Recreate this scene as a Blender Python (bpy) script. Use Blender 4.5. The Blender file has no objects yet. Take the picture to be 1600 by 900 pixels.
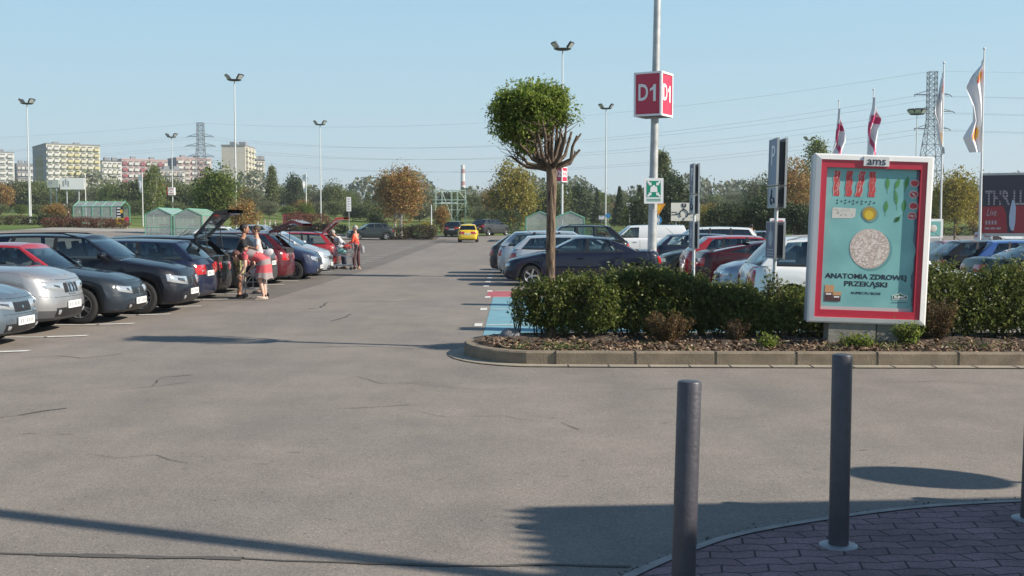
import bpy, bmesh, math, random
import numpy as np
from mathutils import Vector, Matrix, Euler

C = bpy.context.scene
COL = C.collection
R = math.radians
random.seed(7)
rng = np.random.default_rng(11)

# ------------------------------------------------------------------ camera, sky, sun, exposure
F = 1750.0
PITCH = math.atan(98.0 / F)
cam_d = bpy.data.cameras.new('camera')
cam = bpy.data.objects.new('camera', cam_d); COL.objects.link(cam)
cam.location = (0, 0, 1.75)
cam.rotation_euler = (R(90) - PITCH, 0, 0)
cam_d.sensor_width = 36.0
cam_d.lens = F / 1600.0 * 36.0
cam_d.clip_start = 0.1
cam_d.clip_end = 6000
C.camera = cam

SUN_EL = R(31.0)
sun_dir = Vector((1.0, -0.27, 0)).normalized() * math.cos(SUN_EL) + Vector((0, 0, math.sin(SUN_EL)))
w = bpy.data.worlds.new('World'); C.world = w; w.use_nodes = True
nt = w.node_tree
bg = nt.nodes['Background']
sky = nt.nodes.new('ShaderNodeTexSky')
sky.sky_type = 'NISHITA'; sky.sun_disc = False
sky.sun_elevation = SUN_EL
sky.sun_rotation = math.atan2(sun_dir.x, sun_dir.y)
sky.altitude = 200; sky.air_density = 1.0; sky.dust_density = 0.6; sky.ozone_density = 1.6
# the real sky of that afternoon is paler and more cyan than the clear-air model: blend in a tint by elevation
geo_ = nt.nodes.new('ShaderNodeTexCoord'); sxyz = nt.nodes.new('ShaderNodeSeparateXYZ'); nt.links.new(geo_.outputs['Generated'], sxyz.inputs[0])
rmp = nt.nodes.new('ShaderNodeValToRGB'); e_ = rmp.color_ramp.elements
e_[0].position = 0.0; e_[0].color = (.60, .69, .74, 1); e_[1].position = .24; e_[1].color = (.36, .645, .84, 1)
k_ = e_.new(.08); k_.color = (.50, .70, .79, 1); k_ = e_.new(.42); k_.color = (.20, .38, .58, 1); k_ = e_.new(.8); k_.color = (.05, .13, .29, 1)
nt.links.new(sxyz.outputs[2], rmp.inputs[0])
scl = nt.nodes.new('ShaderNodeVectorMath'); scl.operation = 'SCALE'; scl.inputs['Scale'].default_value = 6.4; nt.links.new(rmp.outputs[0], scl.inputs[0])
mixs = nt.nodes.new('ShaderNodeMix'); mixs.data_type = 'RGBA'; mixs.inputs[0].default_value = .88
nt.links.new(sky.outputs[0], mixs.inputs[6]); nt.links.new(scl.outputs[0], mixs.inputs[7]); nt.links.new(mixs.outputs[2], bg.inputs[0])
bg.inputs[1].default_value = 0.10
sl = bpy.data.lights.new('sun', 'SUN'); sun = bpy.data.objects.new('sun', sl); COL.objects.link(sun)
sl.energy = 5.0; sl.angle = R(0.55); sl.color = (1.0, 0.91, 0.78)
sun.rotation_euler = sun_dir.to_track_quat('Z', 'Y').to_euler()
C.view_settings.view_transform = 'Standard'
C.view_settings.look = 'None'
C.view_settings.gamma = 1.0
C.view_settings.use_curve_mapping = False
C.view_settings.exposure = 0.66
C.render.engine = 'CYCLES'
C.cycles.use_denoising = True
C.cycles.max_bounces = 6
C.cycles.transparent_max_bounces = 12

# ------------------------------------------------------------------ measuring helpers
def P(px, py, Y):
    """world point at depth Y seen at photo pixel (px, py): used only to read off real positions"""
    dx = (px - 800) / F; dy = (450 - py) / F
    d = Vector((dx, math.cos(PITCH) + dy * math.sin(PITCH), -math.sin(PITCH) + dy * math.cos(PITCH)))
    d *= Y / d.y
    return Vector((d.x, d.y, d.z + 1.75))

def gz(x, y):
    z = float(np.interp(y, [50, 95, 110, 150, 300, 600, 4000], [0, .4, .75, 1.6, 6, 10, 14]))
    z += .028 * min(max(-x - 12, 0), 30) * min(max((y - 50) / 40, 0), 1)
    z -= .03 * min(max(x - 10, 0), 10) * min(max((y - 18) / 8, 0), 1) * min(max((70 - y) / 20, 0), 1)
    return z

# ------------------------------------------------------------------ materials
def nodes_of(m):
    m.use_nodes = True
    return m.node_tree, m.node_tree.nodes['Principled BSDF']

def mat(name, col, rough=.5, metal=0, spec=None, coat=0, noise=0, nscale=8, bump=0, bscale=40, emis=None):
    m = bpy.data.materials.new(name); t, b = nodes_of(m)
    b.inputs['Base Color'].default_value = (*col, 1)
    b.inputs['Roughness'].default_value = rough
    b.inputs['Metallic'].default_value = metal
    if spec is not None: b.inputs['Specular IOR Level'].default_value = spec
    if coat: b.inputs['Coat Weight'].default_value = coat; b.inputs['Coat Roughness'].default_value = .04
    if noise or bump:
        tc = t.nodes.new('ShaderNodeTexCoord')
    if noise:
        n = t.nodes.new('ShaderNodeTexNoise'); n.inputs['Scale'].default_value = nscale; n.inputs['Detail'].default_value = 6
        n.inputs['Roughness'].default_value = .65
        t.links.new(tc.outputs['Object'], n.inputs['Vector'])
        r = t.nodes.new('ShaderNodeMapRange')
        r.inputs[1].default_value = .3; r.inputs[2].default_value = .7
        r.inputs[3].default_value = 1 - noise; r.inputs[4].default_value = 1 + noise
        t.links.new(n.outputs[0], r.inputs[0])
        mx = t.nodes.new('ShaderNodeVectorMath'); mx.operation = 'SCALE'
        mx.inputs[0].default_value = col
        t.links.new(r.outputs[0], mx.inputs['Scale']); t.links.new(mx.outputs[0], b.inputs['Base Color'])
    if bump:
        n2 = t.nodes.new('ShaderNodeTexNoise'); n2.inputs['Scale'].default_value = bscale; n2.inputs['Detail'].default_value = 4
        t.links.new(tc.outputs['Object'], n2.inputs['Vector'])
        bp = t.nodes.new('ShaderNodeBump'); bp.inputs['Strength'].default_value = bump; bp.inputs['Distance'].default_value = .02
        t.links.new(n2.outputs[0], bp.inputs['Height']); t.links.new(bp.outputs[0], b.inputs['Normal'])
    if emis: 
        b.inputs['Emission Color'].default_value = (*emis, 1); b.inputs['Emission Strength'].default_value = 1
    return m

def leafmat(name, cols, trans=.35, rough=.6):
    """colour varies leaf by leaf (random per island), part of the light passes through"""
    m = bpy.data.materials.new(name); t, b = nodes_of(m)
    g = t.nodes.new('ShaderNodeNewGeometry')
    cr = t.nodes.new('ShaderNodeValToRGB')
    el = cr.color_ramp.elements
    el[0].position = 0; el[0].color = (*cols[0], 1)
    el[1].position = 1; el[1].color = (*cols[-1], 1)
    for i, c in enumerate(cols[1:-1]):
        e = el.new((i + 1) / (len(cols) - 1)); e.color = (*c, 1)
    t.links.new(g.outputs['Random Per Island'], cr.inputs[0])
    tc = t.nodes.new('ShaderNodeTexCoord')
    n = t.nodes.new('ShaderNodeTexNoise'); n.inputs['Scale'].default_value = 1.7; n.inputs['Detail'].default_value = 2
    t.links.new(tc.outputs['Object'], n.inputs['Vector'])
    hs = t.nodes.new('ShaderNodeHueSaturation')
    mr = t.nodes.new('ShaderNodeMapRange'); mr.inputs[1].default_value = .3; mr.inputs[2].default_value = .7
    mr.inputs[3].default_value = .72; mr.inputs[4].default_value = 1.3
    t.links.new(n.outputs[0], mr.inputs[0]); t.links.new(mr.outputs[0], hs.inputs['Value'])
    t.links.new(cr.outputs[0], hs.inputs['Color'])
    t.links.new(hs.outputs[0], b.inputs['Base Color'])
    b.inputs['Roughness'].default_value = rough
    b.inputs['Specular IOR Level'].default_value = .35
    tr = t.nodes.new('ShaderNodeBsdfTranslucent'); t.links.new(hs.outputs[0], tr.inputs[0])
    ms = t.nodes.new('ShaderNodeMixShader'); ms.inputs[0].default_value = trans
    t.links.new(b.outputs[0], ms.inputs[1]); t.links.new(tr.outputs[0], ms.inputs[2])
    t.links.new(ms.outputs[0], t.nodes['Material Output'].inputs[0])
    return m

def glassmat(name, tint, fac=.0):
    m = bpy.data.materials.new(name); t, b = nodes_of(m)
    t.nodes.remove(b)
    tr = t.nodes.new('ShaderNodeBsdfTransparent'); tr.inputs[0].default_value = (*tint, 1)
    gl = t.nodes.new('ShaderNodeBsdfGlossy'); gl.inputs['Roughness'].default_value = .03
    gl.inputs[0].default_value = (.9, .95, 1, 1)
    fr = t.nodes.new('ShaderNodeFresnel'); fr.inputs[0].default_value = 1.52
    ad = t.nodes.new('ShaderNodeMath'); ad.operation = 'ADD'; ad.inputs[1].default_value = fac; ad.use_clamp = True
    t.links.new(fr.outputs[0], ad.inputs[0])
    ms = t.nodes.new('ShaderNodeMixShader')
    t.links.new(ad.outputs[0], ms.inputs[0]); t.links.new(tr.outputs[0], ms.inputs[1]); t.links.new(gl.outputs[0], ms.inputs[2])
    t.links.new(ms.outputs[0], t.nodes['Material Output'].inputs[0])
    return m

def paint(name, col, metal=.35):
    dark = max(col) < .13
    if dark: col = tuple(q * .6 for q in col)
    return mat(name, col, rough=.45 if dark else .36, metal=.0 if dark else metal * .8, coat=.7 if dark else 1.0, spec=.15 if dark else .5)

def asphalt_mat(name, base, warm, crackdark=.5):
    m = bpy.data.materials.new(name); t, b = nodes_of(m)
    tc = t.nodes.new('ShaderNodeTexCoord')
    def noise(scale, detail=4, rough=.6, vec=None):
        n = t.nodes.new('ShaderNodeTexNoise'); n.inputs['Scale'].default_value = scale
        n.inputs['Detail'].default_value = detail; n.inputs['Roughness'].default_value = rough
        t.links.new(vec or tc.outputs['Object'], n.inputs['Vector']); return n
    def ramp(src, p0, c0, p1, c1):
        r = t.nodes.new('ShaderNodeValToRGB'); e = r.color_ramp.elements
        e[0].position = p0; e[0].color = (*c0, 1); e[1].position = p1; e[1].color = (*c1, 1)
        t.links.new(src, r.inputs[0]); return r
    def mul(a, bb, f=1.0):
        x = t.nodes.new('ShaderNodeMix'); x.data_type = 'RGBA'; x.blend_type = 'MULTIPLY'; x.inputs[0].default_value = f
        t.links.new(a, x.inputs[6]); t.links.new(bb, x.inputs[7]); return x.outputs[2]
    big = noise(.16, 5, .6)
    c = ramp(big.outputs[0], .3, base, .7, warm).outputs[0]
    mid = noise(1.3, 6, .7)
    c = mul(c, ramp(mid.outputs[0], .28, (.86, .86, .87), .72, (1.12, 1.11, 1.09)).outputs[0])
    # streaks along the driving direction
    mp = t.nodes.new('ShaderNodeMapping'); mp.inputs['Scale'].default_value = (1.1, .12, 1)
    t.links.new(tc.outputs['Object'], mp.inputs[0])
    st = noise(1.0, 4, .6, mp.outputs[0])
    c = mul(c, ramp(st.outputs[0], .35, (.93, .93, .94), .65, (1.05, 1.05, 1.04)).outputs[0])
    # stones
    v = t.nodes.new('ShaderNodeTexVoronoi'); v.inputs['Scale'].default_value = 95
    t.links.new(tc.outputs['Object'], v.inputs['Vector'])
    c = mul(c, ramp(v.outputs['Color'], .15, (.74, .74, .73), .85, (1.22, 1.21, 1.20)).outputs[0], .8)
    v2 = t.nodes.new('ShaderNodeTexVoronoi'); v2.inputs['Scale'].default_value = 14
    t.links.new(tc.outputs['Object'], v2.inputs['Vector'])
    spot = ramp(v2.outputs['Distance'], .04, (1.7, 1.65, 1.55), .12, (1, 1, 1)).outputs[0]
    c = mul(c, spot)
    v3 = t.nodes.new('ShaderNodeTexVoronoi'); v3.inputs['Scale'].default_value = 5.3
    t.links.new(tc.outputs['Object'], v3.inputs['Vector'])
    c = mul(c, ramp(v3.outputs['Distance'], .035, (.45, .43, .41), .07, (1, 1, 1)).outputs[0])
    # oil stains
    oil = noise(.55, 4, .6)
    c = mul(c, ramp(oil.outputs[0], .62, (1, 1, 1), .74, (.89, .90, .91)).outputs[0])
    pat = noise(.33, 2, .4)
    c = mul(c, ramp(pat.outputs[0], .42, (.975, .98, .985), .52, (1.015, 1.01, 1.0)).outputs[0])
    t.links.new(c, b.inputs['Base Color'])
    b.inputs['Roughness'].default_value = .88; b.inputs['Specular IOR Level'].default_value = .3
    bp = t.nodes.new('ShaderNodeBump'); bp.inputs['Strength'].default_value = .35; bp.inputs['Distance'].default_value = .004
    t.links.new(v.outputs['Distance'], bp.inputs['Height']); t.links.new(bp.outputs[0], b.inputs['Normal'])
    return m

M = {}
M['white_metal'] = mat('white_metal', (.66, .67, .67), .4, noise=.05, nscale=3)
M['galv'] = mat('galvanised_steel', (.42, .43, .43), .45, .5, noise=.12, nscale=2)
M['polepaint'] = mat('pole_paint', (.55, .57, .58), .5, .2, noise=.1, nscale=1.5)
M['dark_metal'] = mat('dark_metal', (.035, .037, .042), .5, .3)
M['black_trim'] = mat('black_trim', (.012, .012, .013), .45)
M['rubber'] = mat('rubber', (.016, .016, .017), .85)
M['alloy'] = mat('alloy_rim', (.55, .56, .58), .28, .85)
M['steel_rim'] = mat('steel_rim', (.05, .05, .055), .5, .4)
M['lamp_glass'] = mat('lamp_glass', (.50, .53, .56), .10, .55, coat=1)
M['lamp_dark'] = mat('lamp_housing', (.10, .11, .12), .15, .6, coat=1)
M['tail_red'] = mat('tail_lamp_red', (.42, .012, .015), .12, coat=1)
M['plate'] = mat('plate_white', (.75, .75, .73), .4)
M['plate_ink'] = mat('plate_ink', (.25, .26, .28), .5)
M['chrome'] = mat('chrome', (.75, .76, .78), .12, 1)
M['seat_cloth'] = mat('seat_cloth', (.075, .075, .08), .9)
M['interior'] = mat('car_interior', (.018, .018, .02), .85)
M['glass'] = glassmat('car_glass', (.66, .74, .73), .045)
M['glass_dark'] = glassmat('car_glass_tinted', (.12, .14, .15), .07)
M['mark'] = mat('road_paint', (.60, .59, .55), .8, noise=.22, nscale=6)
M['blue_paint'] = mat('blue_bay_paint', (.15, .31, .37), .85, noise=.14, nscale=2.5)
M['red_paint'] = mat('red_bay_paint', (.36, .085, .10), .85, noise=.2, nscale=2.5)
M['red_sign'] = mat('red_sign', (.50, .025, .07), .45)
M['white_sign'] = mat('white_sign', (.80, .80, .80), .45)
M['green_sign'] = mat('green_sign', (.0, .25, .14), .45)
M['green_metal'] = mat('green_metal', (.14, .36, .26), .5)
M['poly'] = glassmat('shelter_sheet', (.80, .86, .84), .04)
_t = M['poly'].node_tree; _d = _t.nodes.new('ShaderNodeBsdfDiffuse'); _d.inputs[0].default_value = (.50, .53, .52, 1)
_m = _t.nodes.new('ShaderNodeMixShader'); _m.inputs[0].default_value = .34; _o = _t.nodes['Material Output']
_src = _o.inputs[0].links[0].from_socket; _t.links.new(_src, _m.inputs[1]); _t.links.new(_d.outputs[0], _m.inputs[2]); _t.links.new(_m.outputs[0], _o.inputs[0])
M['skin'] = mat('skin', (.46, .25, .17), .55)
M['ink'] = mat('dark_ink', (.012, .014, .03), .5)
M['grey_back'] = mat('sign_back', (.10, .10, .11), .5, .2)
M['bark'] = mat('bark', (.15, .105, .075), .9, noise=.4, nscale=14, bump=1, bscale=30)
M['bark_dark'] = mat('bark_dark', (.07, .055, .045), .9, noise=.3, nscale=10)
M['birch'] = mat('pale_bark', (.45, .43, .38), .8, noise=.3, nscale=10)

# ------------------------------------------------------------------ mesh building
def tag(o, label=None, cat=None, group=None, kind=None):
    if label: o['label'] = label
    if cat: o['category'] = cat
    if group: o['group'] = group
    if kind: o['kind'] = kind
    return o

def link(name, me, parent=None, loc=None):
    o = bpy.data.objects.new(name, me); COL.objects.link(o)
    if parent: o.parent = parent
    if loc is not None: o.location = loc
    return o

def thing(name, loc, rz=0, label=None, cat=None, group=None):
    o = bpy.data.objects.new(name, None); COL.objects.link(o)
    o.empty_display_size = .3
    o.location = loc; o.rotation_euler = (0, 0, rz)
    return tag(o, label, cat, group)

def frame_for(d):
    d = Vector(d).normalized()
    a = Vector((0, 0, 1)) if abs(d.z) < .95 else Vector((1, 0, 0))
    u = d.cross(a).normalized(); v = d.cross(u).normalized()
    return u, v

class MB:
    def __init__(s): s.v = []; s.f = []; s.mi = []; s.cur = 0
    def face(s, idx): s.f.append(tuple(idx)); s.mi.append(s.cur)
    def poly(s, pts):
        b = len(s.v); s.v += [tuple(p) for p in pts]; s.face(range(b, b + len(pts))); return s
    def box(s, c, sz, rot=None, taper=1.0):
        b = len(s.v); hx, hy, hz = sz[0] / 2, sz[1] / 2, sz[2] / 2
        for z in (-1, 1):
            k = taper if z > 0 else 1
            for x, y in ((-1, -1), (1, -1), (1, 1), (-1, 1)):
                p = Vector((x * hx * k, y * hy * k, z * hz))
                if rot is not None: p = rot @ p
                s.v.append((p.x + c[0], p.y + c[1], p.z + c[2]))
        for q in ((3, 2, 1, 0), (4, 5, 6, 7), (0, 1, 5, 4), (1, 2, 6, 5), (2, 3, 7, 6), (3, 0, 4, 7)):
            s.face([b + i for i in q])
        return s
    def cyl(s, p0, p1, r0, r1=None, n=12, caps=True):
        r1 = r0 if r1 is None else r1
        p0 = Vector(p0); p1 = Vector(p1); u, v = frame_for(p1 - p0); b = len(s.v)
        for p, r in ((p0, r0), (p1, r1)):
            for i in range(n):
                a = 2 * math.pi * i / n; s.v.append(tuple(p + u * (r * math.cos(a)) + v * (r * math.sin(a))))
        for i in range(n):
            j = (i + 1) % n; s.face((b + i, b + j, b + n + j, b + n + i))
        if caps:
            s.face(tuple(b + i for i in range(n))[::-1]); s.face(tuple(b + n + i for i in range(n)))
        return s
    def tube(s, pts, rs, n=8):
        pts = [Vector(p) for p in pts]
        if not hasattr(rs, '__len__'): rs = [rs] * len(pts)
        b = len(s.v); u = None
        for k, p in enumerate(pts):
            d = (pts[min(k + 1, len(pts) - 1)] - pts[max(k - 1, 0)])
            if d.length < 1e-9: d = Vector((0, 0, 1))
            d.normalize()
            if u is None: u, v = frame_for(d)
            else:
                u = (u - d * u.dot(d)); u = u.normalized() if u.length > 1e-6 else frame_for(d)[0]
                v = d.cross(u)
            for i in range(n):
                a = 2 * math.pi * i / n; s.v.append(tuple(p + u * (rs[k] * math.cos(a)) + v * (rs[k] * math.sin(a))))
        for k in range(len(pts) - 1):
            for i in range(n):
                j = (i + 1) % n; s.face((b + k * n + i, b + k * n + j, b + (k + 1) * n + j, b + (k + 1) * n + i))
        s.face([b + i for i in range(n)][::-1]); s.face([b + (len(pts) - 1) * n + i for i in range(n)])
        return s
    def ell(s, c, r, n=10, m=7, rot=None):
        b = len(s.v)
        for j in range(m + 1):
            th = math.pi * j / m
            for i in range(n):
                a = 2 * math.pi * i / n
                p = Vector((r[0] * math.sin(th) * math.cos(a), r[1] * math.sin(th) * math.sin(a), r[2] * math.cos(th)))
                if rot is not None: p = rot @ p
                s.v.append((p.x + c[0], p.y + c[1], p.z + c[2]))
        for j in range(m):
            for i in range(n):
                k = (i + 1) % n; s.face((b + j * n + i, b + (j + 1) * n + i, b + (j + 1) * n + k, b + j * n + k))
        return s
    def lathe(s, prof, c=(0, 0, 0), n=16, axis='z'):
        """prof: (radius, height) list"""
        b = len(s.v)
        for r, h in prof:
            for i in range(n):
                a = 2 * math.pi * i / n; x, y = r * math.cos(a), r * math.sin(a)
                p = (x, y, h) if axis == 'z' else ((x, h, y) if axis == 'y' else (h, x, y))
                s.v.append((p[0] + c[0], p[1] + c[1], p[2] + c[2]))
        for k in range(len(prof) - 1):
            for i in range(n):
                j = (i + 1) % n; s.face((b + k * n + i, b + k * n + j, b + (k + 1) * n + j, b + (k + 1) * n + i))
        return s
    def prism(s, pts, t, axis='y', off=0):
        """closed outline in a plane, thickness t centred on off along axis"""
        b = len(s.v); n = len(pts)
        for q in (-t / 2, t / 2):
            for a, c in pts:
                s.v.append((a, off + q, c) if axis == 'y' else ((off + q, a, c) if axis == 'x' else (a, c, off + q)))
        s.face([b + i for i in range(n)]); s.face([b + n + i for i in range(n)][::-1])
        for i in range(n):
            j = (i + 1) % n; s.face((b + j, b + i, b + n + i, b + n + j))
        return s
    def build(s, name, mats, parent=None, smooth=False, loc=None, merge=0, fixn=True):
        me = bpy.data.meshes.new(name)
        me.from_pydata(s.v, [], s.f)
        if not isinstance(mats, (list, tuple)): mats = [mats]
        for m in mats: me.materials.append(m)
        if len(mats) > 1: me.polygons.foreach_set('material_index', s.mi)
        if fixn or merge:
            bm = bmesh.new(); bm.from_mesh(me)
            if merge: bmesh.ops.remove_doubles(bm, verts=bm.verts, dist=merge)
            if fixn: bmesh.ops.recalc_face_normals(bm, faces=bm.faces)
            bm.to_mesh(me); bm.free()
        if smooth:
            me.polygons.foreach_set('use_smooth', [True] * len(me.polygons))
            try: me.set_sharp_from_angle(angle=R(smooth if smooth > 1 else 40))
            except Exception: pass
        me.update()
        return link(name, me, parent, loc)

def text(s, size, m, parent=None, loc=(0, 0, 0), name='lettering', width=None, bold=.0, yaw=0, ext=.002, shear=0, align='CENTER'):
    """lettering in the plane facing -Y (yaw turns it about Z)"""
    cu = bpy.data.curves.new(name, 'FONT'); cu.body = s; cu.size = size; cu.extrude = ext; cu.offset = bold; cu.shear = shear
    cu.align_x = align; cu.align_y = 'CENTER'; cu.resolution_u = 3
    tmp = bpy.data.objects.new(name, cu); COL.objects.link(tmp)
    bpy.context.view_layer.update()
    me = bpy.data.meshes.new_from_object(tmp.evaluated_get(bpy.context.evaluated_depsgraph_get()))
    bpy.data.objects.remove(tmp); bpy.data.curves.remove(cu)
    if width and len(me.vertices):
        xs = [v.co.x for v in me.vertices]; k = width / max(max(xs) - min(xs), 1e-6)
        for v in me.vertices: v.co.x *= k
    me.materials.clear(); me.materials.append(m)
    me.transform(Matrix.Rotation(yaw, 4, 'Z') @ Matrix.Rotation(R(90), 4, 'X'))
    return link(name, me, parent, loc)

def dup(root, loc=None, rz=None, label=None, cat=None, group=None):
    r = root.copy(); COL.objects.link(r)
    if loc is not None: r.location = loc
    if rz is not None: r.rotation_euler = (0, 0, rz)
    tag(r, label, cat, group)
    for ch in list(root.children):
        c = ch.copy(); COL.objects.link(c); c.parent = r
        for g in list(ch.children):
            d = g.copy(); COL.objects.link(d); d.parent = c
    return r

def leaf_mesh(name, pts, size, m, parent=None, up=.4, fold=.35, aspect=.5, smin=.6):
    """many small folded leaves, four corners each"""
    n = len(pts); pts = np.asarray(pts)
    d = rng.normal(size=(n, 3)); d[:, 2] -= .25; d /= np.linalg.norm(d, axis=1)[:, None]
    nn = rng.normal(size=(n, 3)); nn[:, 2] += up * 2
    u = np.cross(d, nn); u /= np.linalg.norm(u, axis=1)[:, None] + 1e-9
    nrm = np.cross(u, d)
    s = size * (smin + (1.4 - smin) * rng.random(n))[:, None]
    a = pts; b = pts + d * s * .5 + u * s * aspect * .5 + nrm * s * fold * .3
    c = pts + d * s; e = pts + d * s * .5 - u * s * aspect * .5 + nrm * s * fold * .3
    v = np.stack([a, b, c, e], 1).reshape(-1, 3)
    me = bpy.data.meshes.new(name)
    me.vertices.add(4 * n); me.vertices.foreach_set('co', v.ravel())
    me.loops.add(4 * n); me.loops.foreach_set('vertex_index', np.arange(4 * n, dtype=np.int32))
    me.polygons.add(n); me.polygons.foreach_set('loop_start', np.arange(0, 4 * n, 4, dtype=np.int32))
    me.polygons.foreach_set('loop_total', np.full(n, 4, dtype=np.int32))
    me.materials.append(m); me.update(); me.validate()
    return link(name, me, parent)

def sheet(name, xs, ys, zoff, m, kind='structure'):
    mb = MB(); nx = len(xs)
    for y in ys:
        for x in xs: mb.v.append((x, y, gz(x, y) + zoff))
    for j in range(len(ys) - 1):
        for i in range(nx - 1): mb.face((j * nx + i, j * nx + i + 1, (j + 1) * nx + i + 1, (j + 1) * nx + i))
    o = mb.build(name, m, fixn=False); tag(o, kind=kind); return o
# ================================================================== THE GROUND
XS = sorted(set([-1500, -700, -350, -180, -120, -80, -60] + list(np.arange(-44, 48, 2.0)) + [-13, 60, 80, 120, 180, 350, 700, 1500]))
YS = sorted(set([-60, -20, -6] + list(np.arange(0, 112, 3.0)) + [50, 70, 95, 110, 118, 126, 138, 150, 170, 200, 240, 300, 380, 480, 600, 800, 1100, 1600, 2500, 3500]))

def grass_mat():
    m = bpy.data.materials.new('meadow'); t, b = nodes_of(m)
    tc = t.nodes.new('ShaderNodeTexCoord')
    mp = t.nodes.new('ShaderNodeMapping'); mp.inputs['Scale'].default_value = (.03, .16, .1); t.links.new(tc.outputs['Object'], mp.inputs[0])
    n = t.nodes.new('ShaderNodeTexNoise'); n.inputs['Scale'].default_value = 1; n.inputs['Detail'].default_value = 8; t.links.new(mp.outputs[0], n.inputs['Vector'])
    r = t.nodes.new('ShaderNodeValToRGB'); e = r.color_ramp.elements
    e[0].position = .35; e[0].color = (.055, .10, .022, 1); e[1].position = .66; e[1].color = (.20, .20, .075, 1)
    k = e.new(.5); k.color = (.10, .15, .035, 1)
    t.links.new(n.outputs[0], r.inputs[0]); t.links.new(r.outputs[0], b.inputs['Base Color']); b.inputs['Roughness'].default_value = .95
    b.inputs['Specular IOR Level'].default_value = .1
    return m
sheet('grass_ground', XS, YS, -.05, grass_mat())
A = asphalt_mat('asphalt', (.204, .182, .164), (.242, .215, .192))
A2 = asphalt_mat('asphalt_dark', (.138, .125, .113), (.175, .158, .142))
AX = [x for x in XS if -44 <= x <= 46]; AY = [y for y in YS if -20 <= y <= 110]
sheet('asphalt', AX, AY, 0, A)
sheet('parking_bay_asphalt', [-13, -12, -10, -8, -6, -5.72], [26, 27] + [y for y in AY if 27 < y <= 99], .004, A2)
# the lighter road that runs across behind the car park
LR = mat('pale_road', (.30, .28, .25), .9, noise=.1, nscale=1)
def across(name, x0, x1, y0, y1, z, m):
    xs = [x for x in XS if x0 < x < x1]; sheet(name, [x0] + xs + [x1], [y0] + [y for y in YS if y0 < y < y1] + [y1], z, m)
across('road', -44, -13, 100, 110, .008, LR)
across('pavement', 14, 46, 88, 96, .012, LR)

# painted markings
mk = MB()
def mark(x0, x1, y0, y1, mb=mk, z=.008, skew=0):
    mb.poly([(x0, y0, gz(x0, y0) + z), (x1, y0 + skew, gz(x1, y0) + z), (x1, y1 + skew, gz(x1, y1) + z), (x0, y1, gz(x0, y1) + z)])
ybay = [13.1, 15.25, 17.4, 19.6, 21.7, 23.9, 26.2, 28.4, 30.6, 32.8, 35.0, 37.2, 39.4, 41.7]
y = 41.7
while y < 92: y += 2.35; ybay.append(y)
for y in ybay:
    mark(-11.8, -7.25, y - .05, y + .05, z=.010)
    mark(-7.3, -6.72, y - .05, y + .13, z=.010, skew=.22)
blue = MB(); mark(-.46, 5.2, 16.4, 27.2, blue, .004); 
red = MB(); mark(-.62, 5.2, 27.205, 29.7, red, .004)
o = blue.build('blue_parking_bays', M['blue_paint']); tag(o, kind='structure')
o = red.build('red_family_bay', M['red_paint']); tag(o, kind='structure')
for y in (19.6, 23.3, 27.2, 29.7):
    mark(-.66, -.52, y - .3, y + .3)
    mark(-.45, 5.1, y - .05, y + .05, z=.009)
y = 29.7
while y < 84:
    y += 2.45; mark(-.82, -.66, y - .3, y + .3); 
    if y > 42: mark(-.6, 4.4, y - .05, y + .05)
for y in np.arange(30, 62, 2.45):
    mark(4.9, 9.6, y - .05, y + .05); mark(11.6, 16, y - .05, y + .05, z=.02)
# wheelchair signs painted in the blue bays: wheel ring, back, legs
def wheelchair(cx, cy, s):
    n = 28
    for i in range(n):
        a0 = math.pi * (.9 + 1.35 * i / n); a1 = math.pi * (.9 + 1.35 * (i + 1) / n)
        mk.poly([(cx + s * r * math.sin(a), cy + s * r * math.cos(a), .0105) for r, a in ((1, a0), (1, a1), (.78, a1), (.78, a0))])
    mk.poly([(cx + s * a, cy + s * b, .0105) for a, b in ((-.15, .2), (.05, .2), (.05, 1.3), (-.15, 1.3))])
    mk.poly([(cx + s * a, cy + s * b, .0112) for a, b in ((0, .1), (.9, .1), (.9, .28), (0, .28))])
    mk.poly([(cx + s * a, cy + s * b, .0105) for a, b in ((.9, .28), (1.35, -.75), (1.15, -.8), (.72, .15))])
    mk.poly([(cx - .05 * s + s * .22 * math.cos(q), cy + s * (1.6 + .22 * math.sin(q)), .0105) for q in np.linspace(0, 2 * math.pi, 14)[:-1]])
wheelchair(1.0, 17.75, .62); wheelchair(2.4, 21.3, .62); wheelchair(2.4, 25.2, .62)
o = mk.build('road_markings', M['mark']); tag(o, kind='structure')

# cracks and the sealed joint in the asphalt
cr = MB()
def crack(pts, wd, jit=.03, z=.005):
    P2 = []
    for (a, b) in zip(pts[:-1], pts[1:]):
        k = max(2, int(math.dist(a, b) / .18))
        for i in range(k): P2.append((a[0] + (b[0] - a[0]) * i / k + random.uniform(-jit, jit), a[1] + (b[1] - a[1]) * i / k + random.uniform(-jit, jit)))
    P2.append(pts[-1])
    n = len(P2)
    for i in range(n - 1):
        (x0, y0), (x1, y1) = P2[i], P2[i + 1]
        d = Vector((x1 - x0, y1 - y0)); d.normalize(); nx, ny = -d.y, d.x
        w0 = wd * (.5 + .5 * math.sin(math.pi * min(1, (i + .3) / n * 1.0))) * random.uniform(.25, .8) / 2; 
        cr.poly([(x0 - nx * w0, y0 - ny * w0, z), (x1 - nx * w0, y1 - ny * w0, z), (x1 + nx * w0, y1 + ny * w0, z), (x0 + nx * w0, y0 + ny * w0, z)])
def g(px, py): p = P(px, py, 1); k = 1.75 / (1.75 - p.z); return (p.x * k, k)
crack([g(-60, 862), g(60, 867), g(200, 870), g(380, 874)], .085, .012)
crack([g(380, 874), g(560, 880), g(700, 885), g(860, 883), g(985, 886)], .055, .012)
crack([g(0, 652), g(55, 645), g(105, 638)], .05)
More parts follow.
